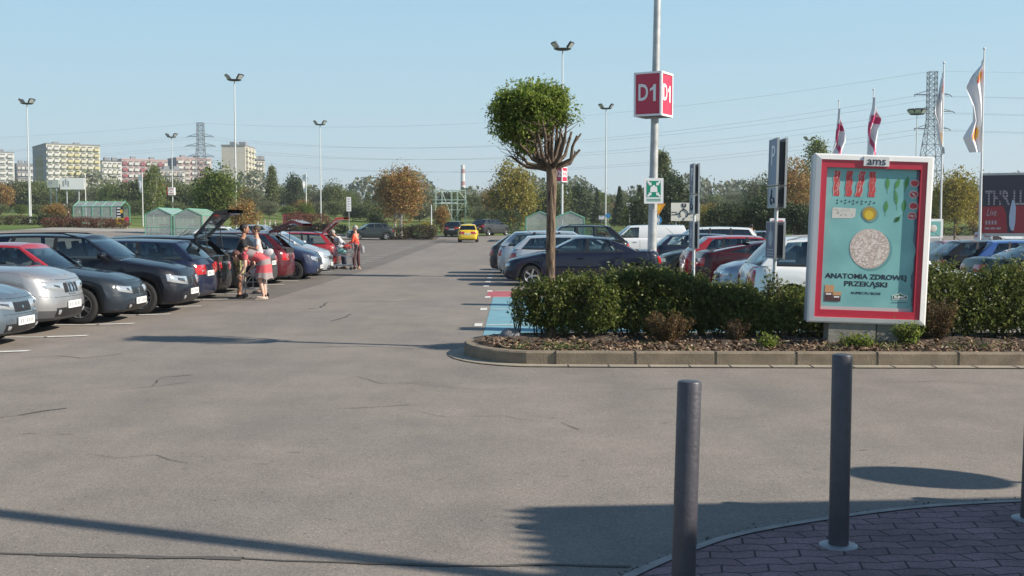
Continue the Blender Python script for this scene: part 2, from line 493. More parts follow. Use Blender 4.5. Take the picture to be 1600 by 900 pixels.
crack([g(470, 484), g(500, 481), g(512, 473)], .09); crack([g(515, 502), g(540, 496), g(548, 491)], .09)
crack([g(330, 478), g(400, 472), g(700, 471)], .05, .05)
crack([g(180, 610), g(250, 603), g(290, 598)], .02); crack([g(520, 640), g(640, 633)], .02)
crack([g(1130, 640), g(1170, 643)], .012)
crack([g(880, 660), g(905, 672)], .02); crack([g(620, 598), g(760, 610), g(840, 606)], .012)
fr_ = random.Random(3)
for k_ in range(150):
    yy = fr_.uniform(6.2, 26) ** 1.0; xx = fr_.uniform(-.45, .45) * yy
    if xx > .1 and yy > 13.3: continue
    L_ = fr_.uniform(.03, .22) * (yy / 12); a_ = fr_.gauss(0, .3); x1_, y1_ = xx + L_ * math.cos(a_), yy + L_ * math.sin(a_)
    crack([(xx, yy), ((xx + x1_) / 2, (yy + y1_) / 2 + fr_.uniform(-.02, .02)), (x1_, y1_)], fr_.uniform(.005, .016) * (yy / 9), .004)
for path, wd in (([(30, 560), (90, 556), (130, 560), (190, 553)], .03), ([(420, 545), (560, 541), (700, 548)], .03), ([(240, 603), (252, 590), (300, 586)], .03), ([(640, 640), (700, 652), (790, 650), (860, 662)], .012),
    ([(90, 700), (180, 716), (240, 712), (330, 730)], .010), ([(1000, 610), (1090, 606), (1180, 612)], .014), ([(1340, 600), (1460, 596), (1600, 604)], .018), ([(560, 590), (600, 600), (690, 598)], .02)):
    crack([g(*q_) for q_ in path], wd, .025)
o = cr.build('asphalt_cracks', mat('bitumen', (.088, .08, .072), .8)); tag(o, kind='structure')

# ------------------------------------------------------------------ planted island with its kerb
KM = mat('kerb_concrete', (.205, .165, .118), .9, noise=.28, nscale=5, bump=.5, bscale=60)
KD = mat('kerb_joint', (.05, .045, .04), .95)
def kerb_path():
    pts = []
    xl, yf, yb, r = .42, 13.95, 16.55, 1.25
    for x in np.linspace(14, xl, 15): pts.append((x, yb))
    for i in range(1, 14):
        a = math.pi / 2 + math.pi * i / 14; pts.append((xl + r * .86 * math.cos(a), (yf + yb) / 2 + (yb - yf) / 2 * math.sin(a)))
    pts.append((xl, yf + .02)); 
    for x in np.linspace(1.35, 14, 15): pts.append((x, yf - .03 * (x - .4) * .8 + .0))
    return pts
KP = kerb_path()
def offset(pts, d):
    out = []
    for i, p in enumerate(pts):
        a = pts[max(i - 1, 0)]; b = pts[min(i + 1, len(pts) - 1)]
        t_ = Vector((b[0] - a[0], b[1] - a[1])).normalized(); out.append((p[0] - t_.y * d, p[1] + t_.x * d))
    return out
kin = offset(KP, .15); kch = offset(KP, .022)
def strip(mb, path, z0, path2, z1):
    for i in range(len(path) - 1):
        mb.poly([(*path[i], z0), (*path[i + 1], z0), (*path2[i + 1], z1), (*path2[i], z1)])
kb = MB(); strip(kb, KP, -.02, KP, .150); strip(kb, KP, .150, kch, .168); strip(kb, kch, .168, kin, .170); strip(kb, kin, .170, kin, .06)
kb.cur = 1
kf = [(x, -.03 * (x - .4) * .8 + 13.95) for x in np.arange(.55, 14, 1.0)]
for x, yy in kf: kb.box((x, yy + .073, .0855), (.012, .155, .1755))
o = kb.build('kerb', [KM, KD], merge=.0005); tag(o, kind='structure')
# gutter of pale setts in front of the kerb
gt = MB(); g1 = offset(KP, -.004); g2 = offset(KP, -.22); gg = [i for i in range(len(KP)) if i > 14]
for i in gg[:-1]:
    gt.poly([(*g2[i], .010), (*g2[i + 1], .010), (*g1[i + 1], .014), (*g1[i], .014)])
o = gt.build('gutter', asphalt_mat('gutter_concrete', (.30, .27, .22), (.36, .32, .26))); tag(o, kind='structure')
jt = MB()
for x in np.arange(.7, 14, .5): jt.box((x, 13.95 - .03 * (x - .4) * .8 - .11, .013), (.012, .2, .006))
for i in gg[:-1]:
    jt.poly([(*g2[i], .016), (*g2[i + 1], .016), (g2[i + 1][0], g2[i + 1][1] - .018, .016), (g2[i][0], g2[i][1] - .018, .016)])
o = jt.build('gutter_joints', KD); tag(o, kind='structure')
# soil
sm = mat('soil', (.075, .052, .036), .95, noise=.5, nscale=9, bump=1, bscale=25)
so = MB(); ci = offset(KP, .14)
half = len(ci) // 2; nseg = 30
def isl_y(x):
    return (14.08 - .024 * (x - .4), 16.43)
xsoil = np.linspace(-.5, 14, 90); ny = 14
for x in xsoil:
    ya, yb_ = isl_y(x)
    if x < .42:
        q = math.sqrt(max(0, 1 - ((.42 - x) / .95) ** 2)); mid = (ya + yb_) / 2; ya, yb_ = mid - (mid - ya) * q, mid + (yb_ - mid) * q
    for j in range(ny + 1):
        yy = ya + (yb_ - ya) * j / ny; e = math.sin(math.pi * j / ny)
        so.v.append((x, yy, .13 + .07 * e + .03 * e * math.sin(x * 5.1 + j) + random.uniform(-.01, .012)))
for i in range(len(xsoil) - 1):
    for j in range(ny):
        a = i * (ny + 1) + j; so.face((a, a + 1, a + ny + 2, a + ny + 1))
o = so.build('soil', sm, smooth=80); tag(o, kind='structure')
SOIL_Z = .19
# bark mulch, dry leaves and litter
nch = 9000
ch = MB()
for i in range(nch):
    x = random.uniform(-.4, 12.5); ya, yb_ = isl_y(x); yy = ya + abs(random.gauss(0, .45)) + .02
    if yy > yb_: continue
    if x < .3 and ((x - .42) / .95) ** 2 + ((yy - 15.25) / 1.1) ** 2 > .93: continue
    e = math.sin(math.pi * (yy - ya) / (yb_ - ya)); z = .14 + .075 * e + .02
    s = random.uniform(.012, .045); rot = Euler((random.uniform(-.7, .7), random.uniform(-.7, .7), random.uniform(0, 6))).to_matrix()
    ch.cur = random.choices((0, 1, 2, 3), (5, 3, 2, 1))[0]
    pts = [rot @ Vector(q) for q in ((-s, -s * .3, 0), (s * .9, -s * .35, 0), (s, s * .3, 0.004), (-s * .8, s * .35, 0))]
    ch.poly([(p.x + x, p.y + yy, p.z + z) for p in pts])
o = ch.build('bark_mulch', [mat('mulch_brown', (.13, .075, .045), .9), mat('mulch_tan', (.27, .18, .11), .9), mat('mulch_dark', (.05, .035, .028), .9), mat('mulch_pale', (.33, .27, .19), .9)], fixn=False)
tag(o, kind='stuff')
gp = []
for i in range(60):
    x = random.choice([random.uniform(.0, 1.0), random.uniform(4, 6.5), random.uniform(1, 11)]); yy = random.uniform(14.15, 14.7)
    gp += [(x + random.gauss(0, .07), yy + random.gauss(0, .05), .16 + random.random() * .07) for _ in range(22)]
LM_WEED = leafmat('weed_leaf', [(.07, .11, .025), (.12, .17, .04), (.2, .2, .07)])
tag(leaf_mesh('low_weeds', gp, .045, LM_WEED, up=0, aspect=.3), kind='stuff')
# a round stone in the tip of the bed
st = MB(); st.ell((-.02, 15.55, .17), (.17, .13, .15), 12, 8); o = st.build('boulder', mat('stone', (.16, .16, .17), .9, noise=.3, nscale=10, bump=.5), smooth=80)
tag(o, 'rounded grey boulder at the rounded tip of the planted bed', 'boulder')

# ------------------------------------------------------------------ block paving bottom right
edge = [g(960, 915), g(985, 900), g(1080, 860), g(1160, 836), g(1300, 812), g(1440, 795), g(1600, 786), g(1760, 783)]
e0 = edge[0]; edge = [(e0[0] - .55, e0[1] - .6), (e0[0] - .25, e0[1] - .27)] + edge + [(9, edge[-1][1])]
# smooth it
def smooth_path(p, k=6):
    out = []
    for i in range(len(p) - 1):
        p0 = p[max(i - 1, 0)]; p1 = p[i]; p2 = p[i + 1]; p3 = p[min(i + 2, len(p) - 1)]
        for j in range(k):
            t_ = j / k; out.append(tuple(.5 * ((2 * p1[q]) + (-p0[q] + p2[q]) * t_ + (2 * p0[q] - 5 * p1[q] + 4 * p2[q] - p3[q]) * t_ ** 2 + (-p0[q] + 3 * p1[q] - 3 * p2[q] + p3[q]) * t_ ** 3) for q in (0, 1)))
    out.append(tuple(p[-1])); return out
edge = smooth_path(edge)
ein = offset(edge, -.065)
pv = MB()
for i in range(len(edge) - 1): 
    pv.poly([(*ein[i], .022), (ein[i][0], -4, .022), (ein[i + 1][0], -4, .022), (*ein[i + 1], .022)])
def paver_mat():
    m = bpy.data.materials.new('paver'); t, b = nodes_of(m)
    tc = t.nodes.new('ShaderNodeTexCoord')
    # interlocking wavy stones: warp the coordinates with a sine
    sx = t.nodes.new('ShaderNodeSeparateXYZ'); 
    rt = t.nodes.new('ShaderNodeMapping'); rt.inputs['Rotation'].default_value = (0, 0, R(-4)); t.links.new(tc.outputs['Object'], rt.inputs[0]); t.links.new(rt.outputs[0], sx.inputs[0])
    def math_(op, a, bb):
        n = t.nodes.new('ShaderNodeMath'); n.operation = op
        for i, q in enumerate((a, bb)):
            if q is None: continue
            if isinstance(q, (int, float)): n.inputs[i].default_value = q
            else: t.links.new(q, n.inputs[i])
        return n.outputs[0]
    def tri(x, per, amp):
        u = math_('PINGPONG', x, per / 2); return math_('MULTIPLY', math_('SUBTRACT', u, per / 4), amp * 4 / per)
    yy = math_('ADD', sx.outputs[1], tri(sx.outputs[0], .24, .014))
    xx = math_('ADD', sx.outputs[0], tri(sx.outputs[1], .24, .014))
    cb = t.nodes.new('ShaderNodeCombineXYZ'); t.links.new(xx, cb.inputs[0]); t.links.new(yy, cb.inputs[1])
    br = t.nodes.new('ShaderNodeTexBrick'); br.inputs['Scale'].default_value = 1
    br.inputs['Brick Width'].default_value = .24; br.inputs['Row Height'].default_value = .12; br.inputs['Mortar Size'].default_value = .005
    br.inputs['Mortar Smooth'].default_value = .3; br.inputs['Bias'].default_value = 0
    br.inputs['Mortar Size'].default_value = .0065; br.inputs['Color1'].default_value = (.205, .122, .132, 1); br.inputs['Color2'].default_value = (.265, .17, .175, 1); br.inputs['Mortar'].default_value = (.045, .035, .035, 1)
    t.links.new(cb.outputs[0], br.inputs['Vector'])
    n = t.nodes.new('ShaderNodeTexNoise'); n.inputs['Scale'].default_value = 60; n.inputs['Detail'].default_value = 5; t.links.new(tc.outputs['Object'], n.inputs['Vector'])
    n3 = t.nodes.new('ShaderNodeTexNoise'); n3.inputs['Scale'].default_value = 2.2; n3.inputs['Detail'].default_value = 5; t.links.new(tc.outputs['Object'], n3.inputs['Vector'])
    def mulr(c, src, lo, hi):
        mr = t.nodes.new('ShaderNodeMapRange'); mr.inputs[1].default_value = .3; mr.inputs[2].default_value = .7; mr.inputs[3].default_value = lo; mr.inputs[4].default_value = hi
        t.links.new(src, mr.inputs[0]); v = t.nodes.new('ShaderNodeVectorMath'); v.operation = 'SCALE'; t.links.new(c, v.inputs[0]); t.links.new(mr.outputs[0], v.inputs['Scale']); return v.outputs[0]
    c = mulr(mulr(br.outputs[0], n.outputs[0], .75, 1.25), n3.outputs[0], .75, 1.2)
    t.links.new(c, b.inputs['Base Color']); b.inputs['Roughness'].default_value = .9
    bp = t.nodes.new('ShaderNodeBump'); bp.inputs['Strength'].default_value = 1; bp.inputs['Distance'].default_value = .008; bp.invert = True
    t.links.new(br.outputs['Fac'], bp.inputs['Height']); t.links.new(bp.outputs[0], b.inputs['Normal'])
    return m
o = pv.build('block_paving', paver_mat()); tag(o, kind='structure')
ek = MB()
strip(ek, edge, -.01, edge, .024); strip(ek, edge, .024, ein, .028)
o = ek.build('paving_edging', mat('edging_concrete', (.30, .28, .26), .9, noise=.25, nscale=6, bump=.4)); tag(o, kind='structure')
# crumbs of grit along the edging
gr = MB()
for i in range(500):
    k = random.randrange(len(edge) - 1); p = edge[k]; q = edge[k + 1]; t_ = random.random(); d = abs(random.gauss(0, .05)) + .01
    x = p[0] + (q[0] - p[0]) * t_; yy = p[1] + (q[1] - p[1]) * t_ + d; s = random.uniform(.002, .007)
    gr.cur = random.choice((0, 0, 1)); gr.ell((x, yy, s * .6 + .002), (s, s, s * .7), 5, 3)
o = gr.build('grit', [mat('grit_dark', (.07, .065, .06), .9), mat('grit_pale', (.4, .38, .34), .9)], fixn=False); tag(o, kind='stuff')

# ------------------------------------------------------------------ bollards
def bollard(x, y, label, lean=0, h=1.04):
    t_ = thing('bollard', (x, y, .022), 0, label, 'bollard', 'steel bollards on the block paving')
    t_.rotation_euler = (0, R(lean), 0)
    mb = MB(); r = .0535
    mb.lathe([(r, 0), (r, h - .012), (r - .004, h - .003), (r - .012, h), (0, h + .001)], n=32)
    mb.build('post', BM, t_, smooth=35)
    fl = MB(); fl.lathe([(.102, -.004), (.102, .005), (.098, .008), (.05, .010)], n=32); fl.build('base_flange', FLM, t_, smooth=35)
    return t_
BM = mat('bollard_paint', (.064, .062, .076), .42, .2, noise=.2, nscale=9, bump=.12, bscale=55)
FLM = mat('flange_steel', (.34, .35, .37), .5, .4, noise=.2, nscale=9)
b1 = g(1066, 962); b2 = g(1310, 859); b3 = g(1609, 817)
bollard(b1[0], b1[1], 'nearest grey bollard at the left end of the paving, its foot below the picture', 1.3)
bollard(b2[0], b2[1], 'middle grey bollard standing in the block paving in front of the poster box', .2)
bollard(b3[0], b3[1], 'grey bollard cut by the right edge of the picture', 1.0)
bollard(b3[0] + 1.26, b3[1] + .12, 'grey bollard outside the frame to the right', 0)

# ------------------------------------------------------------------ what casts the shade in the foreground
# canopy of the shop entrance: ribbed roof sheet on columns, out of frame to the right
def shadow_src(gx, gy, h):
    k = h / math.tan(SUN_EL); d = Vector((sun_dir.x, sun_dir.y)).normalized(); return (gx + d.x * k, gy + d.y * k)
H = 4.2
cx, cy = shadow_src(.27, 6.83, H)
cp = thing('entrance_canopy', (cx, cy, 0), R(4.5), 'grey ribbed roof canopy on columns beside the paving, right of the picture', 'canopy')
cb_ = MB(); cb_.box((12, -5.0, H + .06), (24, 10, .12)); cb_.build('roof', M['galv'], cp)
rb = MB()
for k in range(20):
    yy = -.04 - k * .158; rb.box((-.07, yy - .03, H + .06), (.20, .07, .06), taper=.8)
rb.build('roof_rib', M['galv'], cp)
for (ax, ay) in ((6, -.4), (14, -.4), (22, -.4), (6, -9.6), (14, -9.6), (22, -9.6)):
    c_ = MB(); c_.cyl((ax, ay, 0), (ax, ay, H), .09); c_.build('column', M['galv'], cp)
a0 = shadow_src(-3.1, 6.72, 5.0); a1 = shadow_src(-.55, 5.72, 5.0)
dv = Vector((a1[0] - a0[0], a1[1] - a0[1])).normalized()
bt = thing('overhead_beam', (a0[0], a0[1], 0), 0, 'long steel beam carried high above the road, outside the picture', 'beam')
bb = MB(); s0 = Vector((0, 0, 5.0)) - Vector((dv.x, dv.y, 0)) * 1.6; s1 = Vector((0, 0, 5.0)) + Vector((dv.x, dv.y, 0)) * 9
bb.cyl(s0, s1, .085); bb.build('beam', M['galv'], bt)
pb = MB(); pb.cyl((s1.x, s1.y, 0), (s1.x, s1.y, 5.1), .09); pb.build('post', M['galv'], bt)
# round traffic sign on a post just outside the frame; its shadow lies behind the middle bollard
sx_, sy_ = shadow_src(2.88, 7.70, 2.35)
ts = thing('round_traffic_sign', (sx_, sy_, 0), 0, 'round traffic sign on a thin post outside the frame to the right', 'road sign')
d_ = MB(); d_.lathe([(0, -.012), (.33, -.012), (.33, .012), (0, .012)], (0, 0, 2.35), n=40, axis='x'); d_.build('sign_disc', M['white_sign'], ts)
p_ = MB(); p_.cyl((0.03, 0, 0), (.03, 0, 2.4), .028); p_.build('post', M['galv'], ts)
# ================================================================== CARS
CT = dict(
 hatch=dict(L=4.05, W=1.72, H=1.46, cowl=.98, cz=.96, nz=.72, xt0=1.72, xt1=3.42, xb1=3.93, rz=1.0, B=2.25, Cp=3.0, rear='hatch', bs=.18),
 small=dict(L=3.6, W=1.64, H=1.49, cowl=.72, cz=.98, nz=.80, xt0=1.35, xt1=3.02, xb1=3.45, rz=.98, B=2.15, Cp=2.75, rear='hatch', bs=.18),
 sedan=dict(L=4.62, W=1.77, H=1.43, cowl=1.12, cz=.96, nz=.68, xt0=1.98, xt1=3.12, xb1=3.98, rz=1.02, B=2.42, Cp=3.28, rear='sedan', bs=.2),
 bora=dict(L=4.38, W=1.74, H=1.45, cowl=1.12, cz=.95, nz=.70, xt0=1.86, xt1=3.05, xb1=3.66, rz=1.02, B=2.30, Cp=3.12, rear='sedan', bs=.2),
 estate=dict(L=4.68, W=1.76, H=1.46, cowl=1.12, cz=.96, nz=.70, xt0=1.92, xt1=4.12, xb1=4.55, rz=1.0, B=2.42, Cp=3.32, rear='estate', bs=.18),
 outback=dict(L=4.78, W=1.82, H=1.60, cowl=1.12, cz=1.07, nz=.82, xt0=1.88, xt1=4.15, xb1=4.66, rz=1.1, B=2.5, Cp=3.4, rear='estate', bs=.20),
 suv=dict(L=4.5, W=1.84, H=1.70, cowl=1.08, cz=1.10, nz=.90, xt0=1.72, xt1=3.75, xb1=4.34, rz=1.15, B=2.4, Cp=3.2, rear='estate', bs=.24),
 crossover=dict(L=4.46, W=1.80, H=1.54, cowl=1.35, cz=1.06, nz=.88, xt0=2.0, xt1=3.7, xb1=4.3, rz=1.08, B=2.55, Cp=3.3, rear='estate', bs=.22),
 mpv=dict(L=4.3, W=1.80, H=1.64, cowl=.75, cz=1.06, nz=.80, xt0=1.62, xt1=3.75, xb1=4.22, rz=1.05, B=2.2, Cp=3.1, rear='estate', bs=.18),
 coupe=dict(L=4.45, W=1.79, H=1.40, cowl=1.1, cz=.97, nz=.72, xt0=1.95, xt1=2.95, xb1=4.2, rz=1.08, B=2.55, Cp=3.25, rear='sedan', bs=.2),
 van=dict(L=4.6, W=1.84, H=1.88, cowl=.95, cz=1.10, nz=.85, xt0=1.65, xt1=4.42, xb1=4.55, rz=1.1, B=2.2, Cp=3.3, rear='van', bs=.18),
)
VR = [0, .07, .24, .42, .58, .72, .84, .93, 1.0]
WF = [.950, .982, .992, 1.0, .990, .984, .974, .955, .905]
XFs = [.12, .05, .0, .0, .02, .04, .065, .09, .14]
XRs = [.10, .04, .0, .0, .02, .03, .05, .08, .13]
_wheel_cache = {}
def wheel_mesh(r, style):
    key = (round(r, 3), style)
    if key in _wheel_cache: return _wheel_cache[key]
    w_ = .205
    t_ = MB(); ri = r * .66
    t_.lathe([(ri, -.0), (ri + .01, .012), (r * .86, .004), (r - .018, .02), (r, .05), (r, w_ - .05), (r - .018, w_ - .02), (r * .86, w_ - .004), (ri, w_ - .01)], n=36, axis='y')
    to = t_.build('tmp', M['rubber'], smooth=50)
    rm = MB(); rm.cur = 0
    rm.lathe([(ri + .004, .004), (ri - .006, .010), (ri - .016, .05), (ri - .02, w_ * .8)], n=32, axis='y')
    rm.cur = 1; rm.lathe([(ri - .016, .10), (0, .10)], n=24, axis='y')
    rm.cur = 0
    if style == 'steel':
        rm.lathe([(ri - .012, .03), (ri * .86, .05), (ri * .55, .035), (ri * .3, .045), (0, .04)], n=32, axis='y')
        rm.cur = 1
        for k in range(8):
            a = 2 * math.pi * k / 8; rm.ell((math.cos(a) * ri * .72, .038, math.sin(a) * ri * .72), (.022, .012, .022), 8, 5)
    else:
        ns = {'five': 5, 'seven': 7, 'twin': 5}[style]
        rm.lathe([(ri * .2, .02), (ri * .18, .010), (0, .008)], n=16, axis='y')
        rm.lathe([(ri * .2, .02), (ri * .2, .09)], n=16, axis='y')
        for k in range(ns):
            offs = (-.16, .16) if style == 'twin' else (0,)
            for of in offs:
                a = 2 * math.pi * k / ns + of; a2 = 2 * math.pi * k / ns + of * .55
                p0 = Vector((math.cos(a2) * ri * .12, .022, math.sin(a2) * ri * .12)); p1 = Vector((math.cos(a) * (ri - .008), .016, math.sin(a) * (ri - .008)))
                wd = (.026 if style == 'twin' else .05 if style == 'five' else .034) * ri / .2
                s_ = Vector((-math.sin(a), 0, math.cos(a))) * wd / 2
                q = [p0 - s_ * .8, p0 + s_ * .8, p1 + s_ * 1.15, p1 - s_ * 1.15]
                b0 = len(rm.v); rm.v += [tuple(v) for v in q] + [tuple(v + Vector((0, .03, 0))) for v in q]
                for fq in ((0, 1, 2, 3), (7, 6, 5, 4), (0, 4, 5, 1), (1, 5, 6, 2), (2, 6, 7, 3), (3, 7, 4, 0)): rm.face([b0 + i for i in fq])
    ro = rm.build('tmp', [M['steel_rim'] if style == 'steel' else M['alloy'], M['black_trim']], smooth=35)
    res = (to.data, ro.data); bpy.data.objects.remove(to); bpy.data.objects.remove(ro)
    _wheel_cache[key] = res; return res

def car(kind, pm, x, y, heading, label, cat='car', group=None, rim='five', z=None, tailgate=0, glass=None, roofmat=None,
        rails=False, lower=None, detail=True, mod=None, name='parked_car', trim=None, bonnetmat=None, grille='bars', boot=0, yellowplate=False, wheelr=None):
    c = dict(CT[kind]); c.update(mod or {})
    L, W, H = c['L'], c['W'], c['H']
    cz_, nz_, rz_ = c['cz'], c['nz'], c['rz']
    root = thing(name, (x, y, gz(x, y) if z is None else z), heading, label, cat, group)
    glass = glass or M['glass']
    xw0, xw1 = (.82 if kind not in ('small', 'mpv') else .74), L - (.86 if c['rear'] == 'sedan' else .78)
    if kind == 'small': xw0, xw1 = .66, L - .62
    rw = wheelr or (.32 if kind in ('outback', 'suv', 'crossover') else .305); ra = rw + .055
    if kind in ('outback', 'suv'): rw = .335; ra = .40
    sill = c['bs'] + .015
    # top edge of the body side along the car
    if c['rear'] == 'sedan':
        kx = [0, .14, .6, c['cowl'] + .1, c['B'], c['Cp'] + .2, c['xb1'], L - .25, L]; kz = [nz_ - .0, nz_ + .05, nz_ + .14, cz_ - .01, cz_ - .0, rz_ - .05, rz_ - .02, rz_ - .02, rz_ - .10]
    else:
        kx = [0, .14, .6, c['cowl'] + .1, c['B'], c['xb1'] - .2, L - .05, L]; kz = [nz_ - .0, nz_ + .05, nz_ + .14, cz_ - .01, cz_ + .0, rz_, rz_, rz_ - .01]
    gx = np.linspace(0, L, 161); gzz = np.interp(gx, kx, kz); ker = np.ones(9) / 9
    gs = np.convolve(np.pad(gzz, 4, mode='edge'), ker, 'valid')
    deck = lambda xx: float(np.interp(xx, gx, gs))
    rcf, rcr = min(.46, W * .27), .30
    bow = .11
    nf, ncn, nr = 5, 7, 4
    xsd = set(np.linspace(.52, L - .45, 15))
    for xc in (xw0, xw1):
        xsd = {q for q in xsd if abs(q - xc) > ra + .03}
        xsd |= {xc + ra * 1.0 * math.cos(a) for a in np.linspace(0, math.pi, 17)}
    rows = []
    c0 = None
    for k, v in enumerate(VR):
        hw = W / 2 * WF[k]; xf = XFs[k]; xr = XRs[k] * (1 if c['rear'] != 'van' else .5)
        if c['rear'] != 'sedan': xr = XRs[k] * .9
        yf = hw - rcf; row = []
        for i in range(nf): yy = yf * i / (nf - 1); row.append((xf + bow * (yy / hw) ** 2, yy))
        bx = xf + bow * (yf / hw) ** 2
        for i in range(1, ncn + 1):
            a = math.pi / 2 * i / ncn; row.append((bx + rcf * .82 * (1 - math.cos(a)), yf + rcf * math.sin(a)))
        ca = bx + rcf * .82; ye = hw - rcr; bxr = L - xr - .05 * (ye / hw) ** 2; cb = bxr - rcr
        if c0 is None:
            c0 = (ca, cb); xs_ = sorted(q for q in xsd if ca + .01 < q < cb - .01)
        for q in xs_: row.append((ca + (q - c0[0]) * (cb - ca) / (c0[1] - c0[0]), hw))
        for i in range(ncn + 1):
            a = math.pi / 2 * (1 - i / ncn); row.append((cb + rcr * math.cos(a), ye + rcr * math.sin(a)))
        for i in range(1, nr): yy = ye * (1 - i / (nr - 1)); row.append((L - xr - .05 * (yy / hw) ** 2, yy))
        row = [(xx, yy * (1 - .035 * abs((xx / L - .5) * 2) ** 3)) for xx, yy in row]
        rows.append(row)
    n = len(rows[0])
    G = np.zeros((len(VR), n, 3))
    for i in range(n):
        x0 = rows[0][i][0]; zs = sill
        if i < nf + ncn - 1: zs = sill - .02
        for xc in (xw0, xw1):
            if abs(x0 - xc) <= ra + 1e-6 and nf + ncn - 2 < i < n - nr: zs = max(zs, rw + math.sqrt(max(ra * ra - (x0 - xc) ** 2, 0)))
        for k, v in enumerate(VR):
            xx, yy = rows[k][i]
            zz = zs + v * (deck(xx) - zs)
            if zs > sill + .02 and k <= 1: yy += .012
            G[k, i] = (L / 2 - xx, yy, zz)
    icow = c['cowl'] + .16; irear = c['xb1'] - .06
    body = MB()
    nk = len(VR)
    trimrows = 0 if trim is None else trim
    for sgn in (1, -1):
        b = len(body.v)
        for k in range(nk):
            for i in range(n): body.v.append((G[k, i, 0], sgn * G[k, i, 1], G[k, i, 2]))
        for k in range(nk - 1):
            body.cur = 1 if (k < 1 and lower is None) else (2 if lower is not None and k < lower else 0)
            for i in range(n - 1): body.face((b + k * n + i, b + k * n + i + 1, b + (k + 1) * n + i + 1, b + (k + 1) * n + i))
    # bonnet, cabin floor, boot lid
    cro = [1, .8, .5, .2, 0, -.2, -.5, -.8, -1]
    b = len(body.v)
    for i in range(n):
        gx_, gy_, gz_ = G[nk - 1, i]; xx = L / 2 - gx_
        cm = .055 * min(1, max(0, xx - .12) / .35) * min(1, max(0, (L - xx)) / .3)
        for f in cro: body.v.append((gx_ - (0 if xx > L / 2 else .04 * (1 - f * f) * -min(1, xx * 2)) * 0, gy_ * f, gz_ + cm * (1 - abs(f) ** 2.2) + (.012 if .35 < abs(f) < .6 and xx < c['cowl'] else 0)))
    for i in range(n - 1):
        xm = L / 2 - (G[nk - 1, i, 0] + G[nk - 1, i + 1, 0]) / 2
        body.cur = 3 if icow < xm < irear else 4 if xm < icow else 0
        for j in range(8): body.face((b + i * 9 + j, b + i * 9 + j + 1, b + (i + 1) * 9 + j + 1, b + (i + 1) * 9 + j))
    mats = [pm, M['black_trim'], lower_mat(pm, lower), M['interior'], bonnetmat or pm]
    body.build('body', mats, root, smooth=32, merge=.0008)
    # dark core under the shell
    un = MB(); un.box((0, 0, (sill + .62) / 2 + .02), (L - .55, W - .46, .62 - sill + .1)); 
    for xc in (xw0, xw1): un.box((L / 2 - xc, 0, .58), (.86, W - .5, .4))
    un.box((0, 0, sill + .03), (L - .3, W - .12, .02) if False else (xw1 - xw0 - 2 * ra, W - .1, .04))
    un.build('underbody', M['interior'], root)
    # wheels
    tm, rmh = wheel_mesh(rw, rim)
    for xc in (xw0, xw1):
        for sg in (1, -1):
            wo = link('wheel', tm, root, (L / 2 - xc, sg * (W / 2 - .018), rw)); ro = link('rim', rmh, wo)
            if sg == 1: wo.rotation_euler = (0, 0, math.pi)
            else: wo.rotation_euler = (0, random.random(), 0)
    # greenhouse
    dk = lambda xx: deck(xx) + .004
    wb = W / 2 * .905 - .01; wt = W / 2 * .905 - (.17 if c['rear'] != 'van' else .10); 
    xb0, xt0, xt1, xb1 = c['cowl'], c['xt0'], c['xt1'], c['xb1']
    bwf, bwt = .17, .09
    brb = .12 if c['rear'] == 'sedan' else .07; brt = .05
    xA, tA, xD, tD = xb0 + bwf, xt0 + bwt, xb1 - brb, xt1 - brt
    Bx, Cx = c['B'], c['Cp']
    if c['rear'] == 'sedan': cols = [(xA, tA), (xA + .11, tA + .05), (Bx - .05, Bx + .0), (Bx + .04, Bx + .07), (Cx - .02, Cx - .24), (Cx + .05, Cx - .18), (xD - .36, tD - .10), (xD, tD)]
    elif c['rear'] == 'hatch': cols = [(xA, tA), (xA + .11, tA + .05), (Bx - .05, Bx - .02), (Bx + .05, Bx + .05), (Cx, Cx - .12), (Cx + .06, Cx - .06), (xD - .34, tD - .14), (xD, tD)]
    else: cols = [(xA, tA), (xA + .11, tA + .05), (Bx - .05, Bx - .02), (Bx + .05, Bx + .05), (Cx - .03, Cx - .10), (Cx + .06, Cx - .02), (xD - .20, tD - .12), (xD, tD)]
    kindc = ['P', 'G', 'K', 'G', 'K', 'G', 'P']
    if c['rear'] == 'van': kindc = ['P', 'G', 'P', 'P', 'P', 'P', 'P']
    if c.get('noquarter'): kindc[5] = 'P'
    sub = 4
    colx = []; ckind = []
    wfr = [0, .3, .6, .82, .93, 1.0]
    for i, f in enumerate(wfr[:-1]): colx.append(('F', f)); ckind.append('W' if wfr[i + 1] <= .93 + 1e-6 else 'P')
    for i in range(len(cols) - 1):
        for s_ in range(sub): 
            t_ = s_ / sub; colx.append(('S', cols[i][0] + (cols[i + 1][0] - cols[i][0]) * t_, cols[i][1] + (cols[i + 1][1] - cols[i][1]) * t_)); ckind.append(kindc[i] + str(i))
    colx.append(('S', *cols[-1])); ckind.append('P')
    for i, f in enumerate(wfr[::-1][1:]): colx.append(('R', f)); ckind.append('V' if i >= 1 or f <= .93 else 'P')
    ckind = ckind[:len(colx) - 1]
    ckind[len(ckind) - len(wfr) + 1] = 'P'
    for q in range(len(ckind) - len(wfr) + 2, len(ckind)): ckind[q] = 'V'
    hr = [0, .07, .3, .55, .78, .915, 1.0]
    roofz = lambda xx: H - .055 - .05 * ((xx - (xt0 + xt1) / 2 + .1) / ((xt1 - xt0) / 2 + .1)) ** 2 * (1.25 if xx < (xt0 + xt1) / 2 else (.9 if c['rear'] != 'van' else .1))
    nc = len(colx); GH = np.zeros((len(hr), nc, 3))
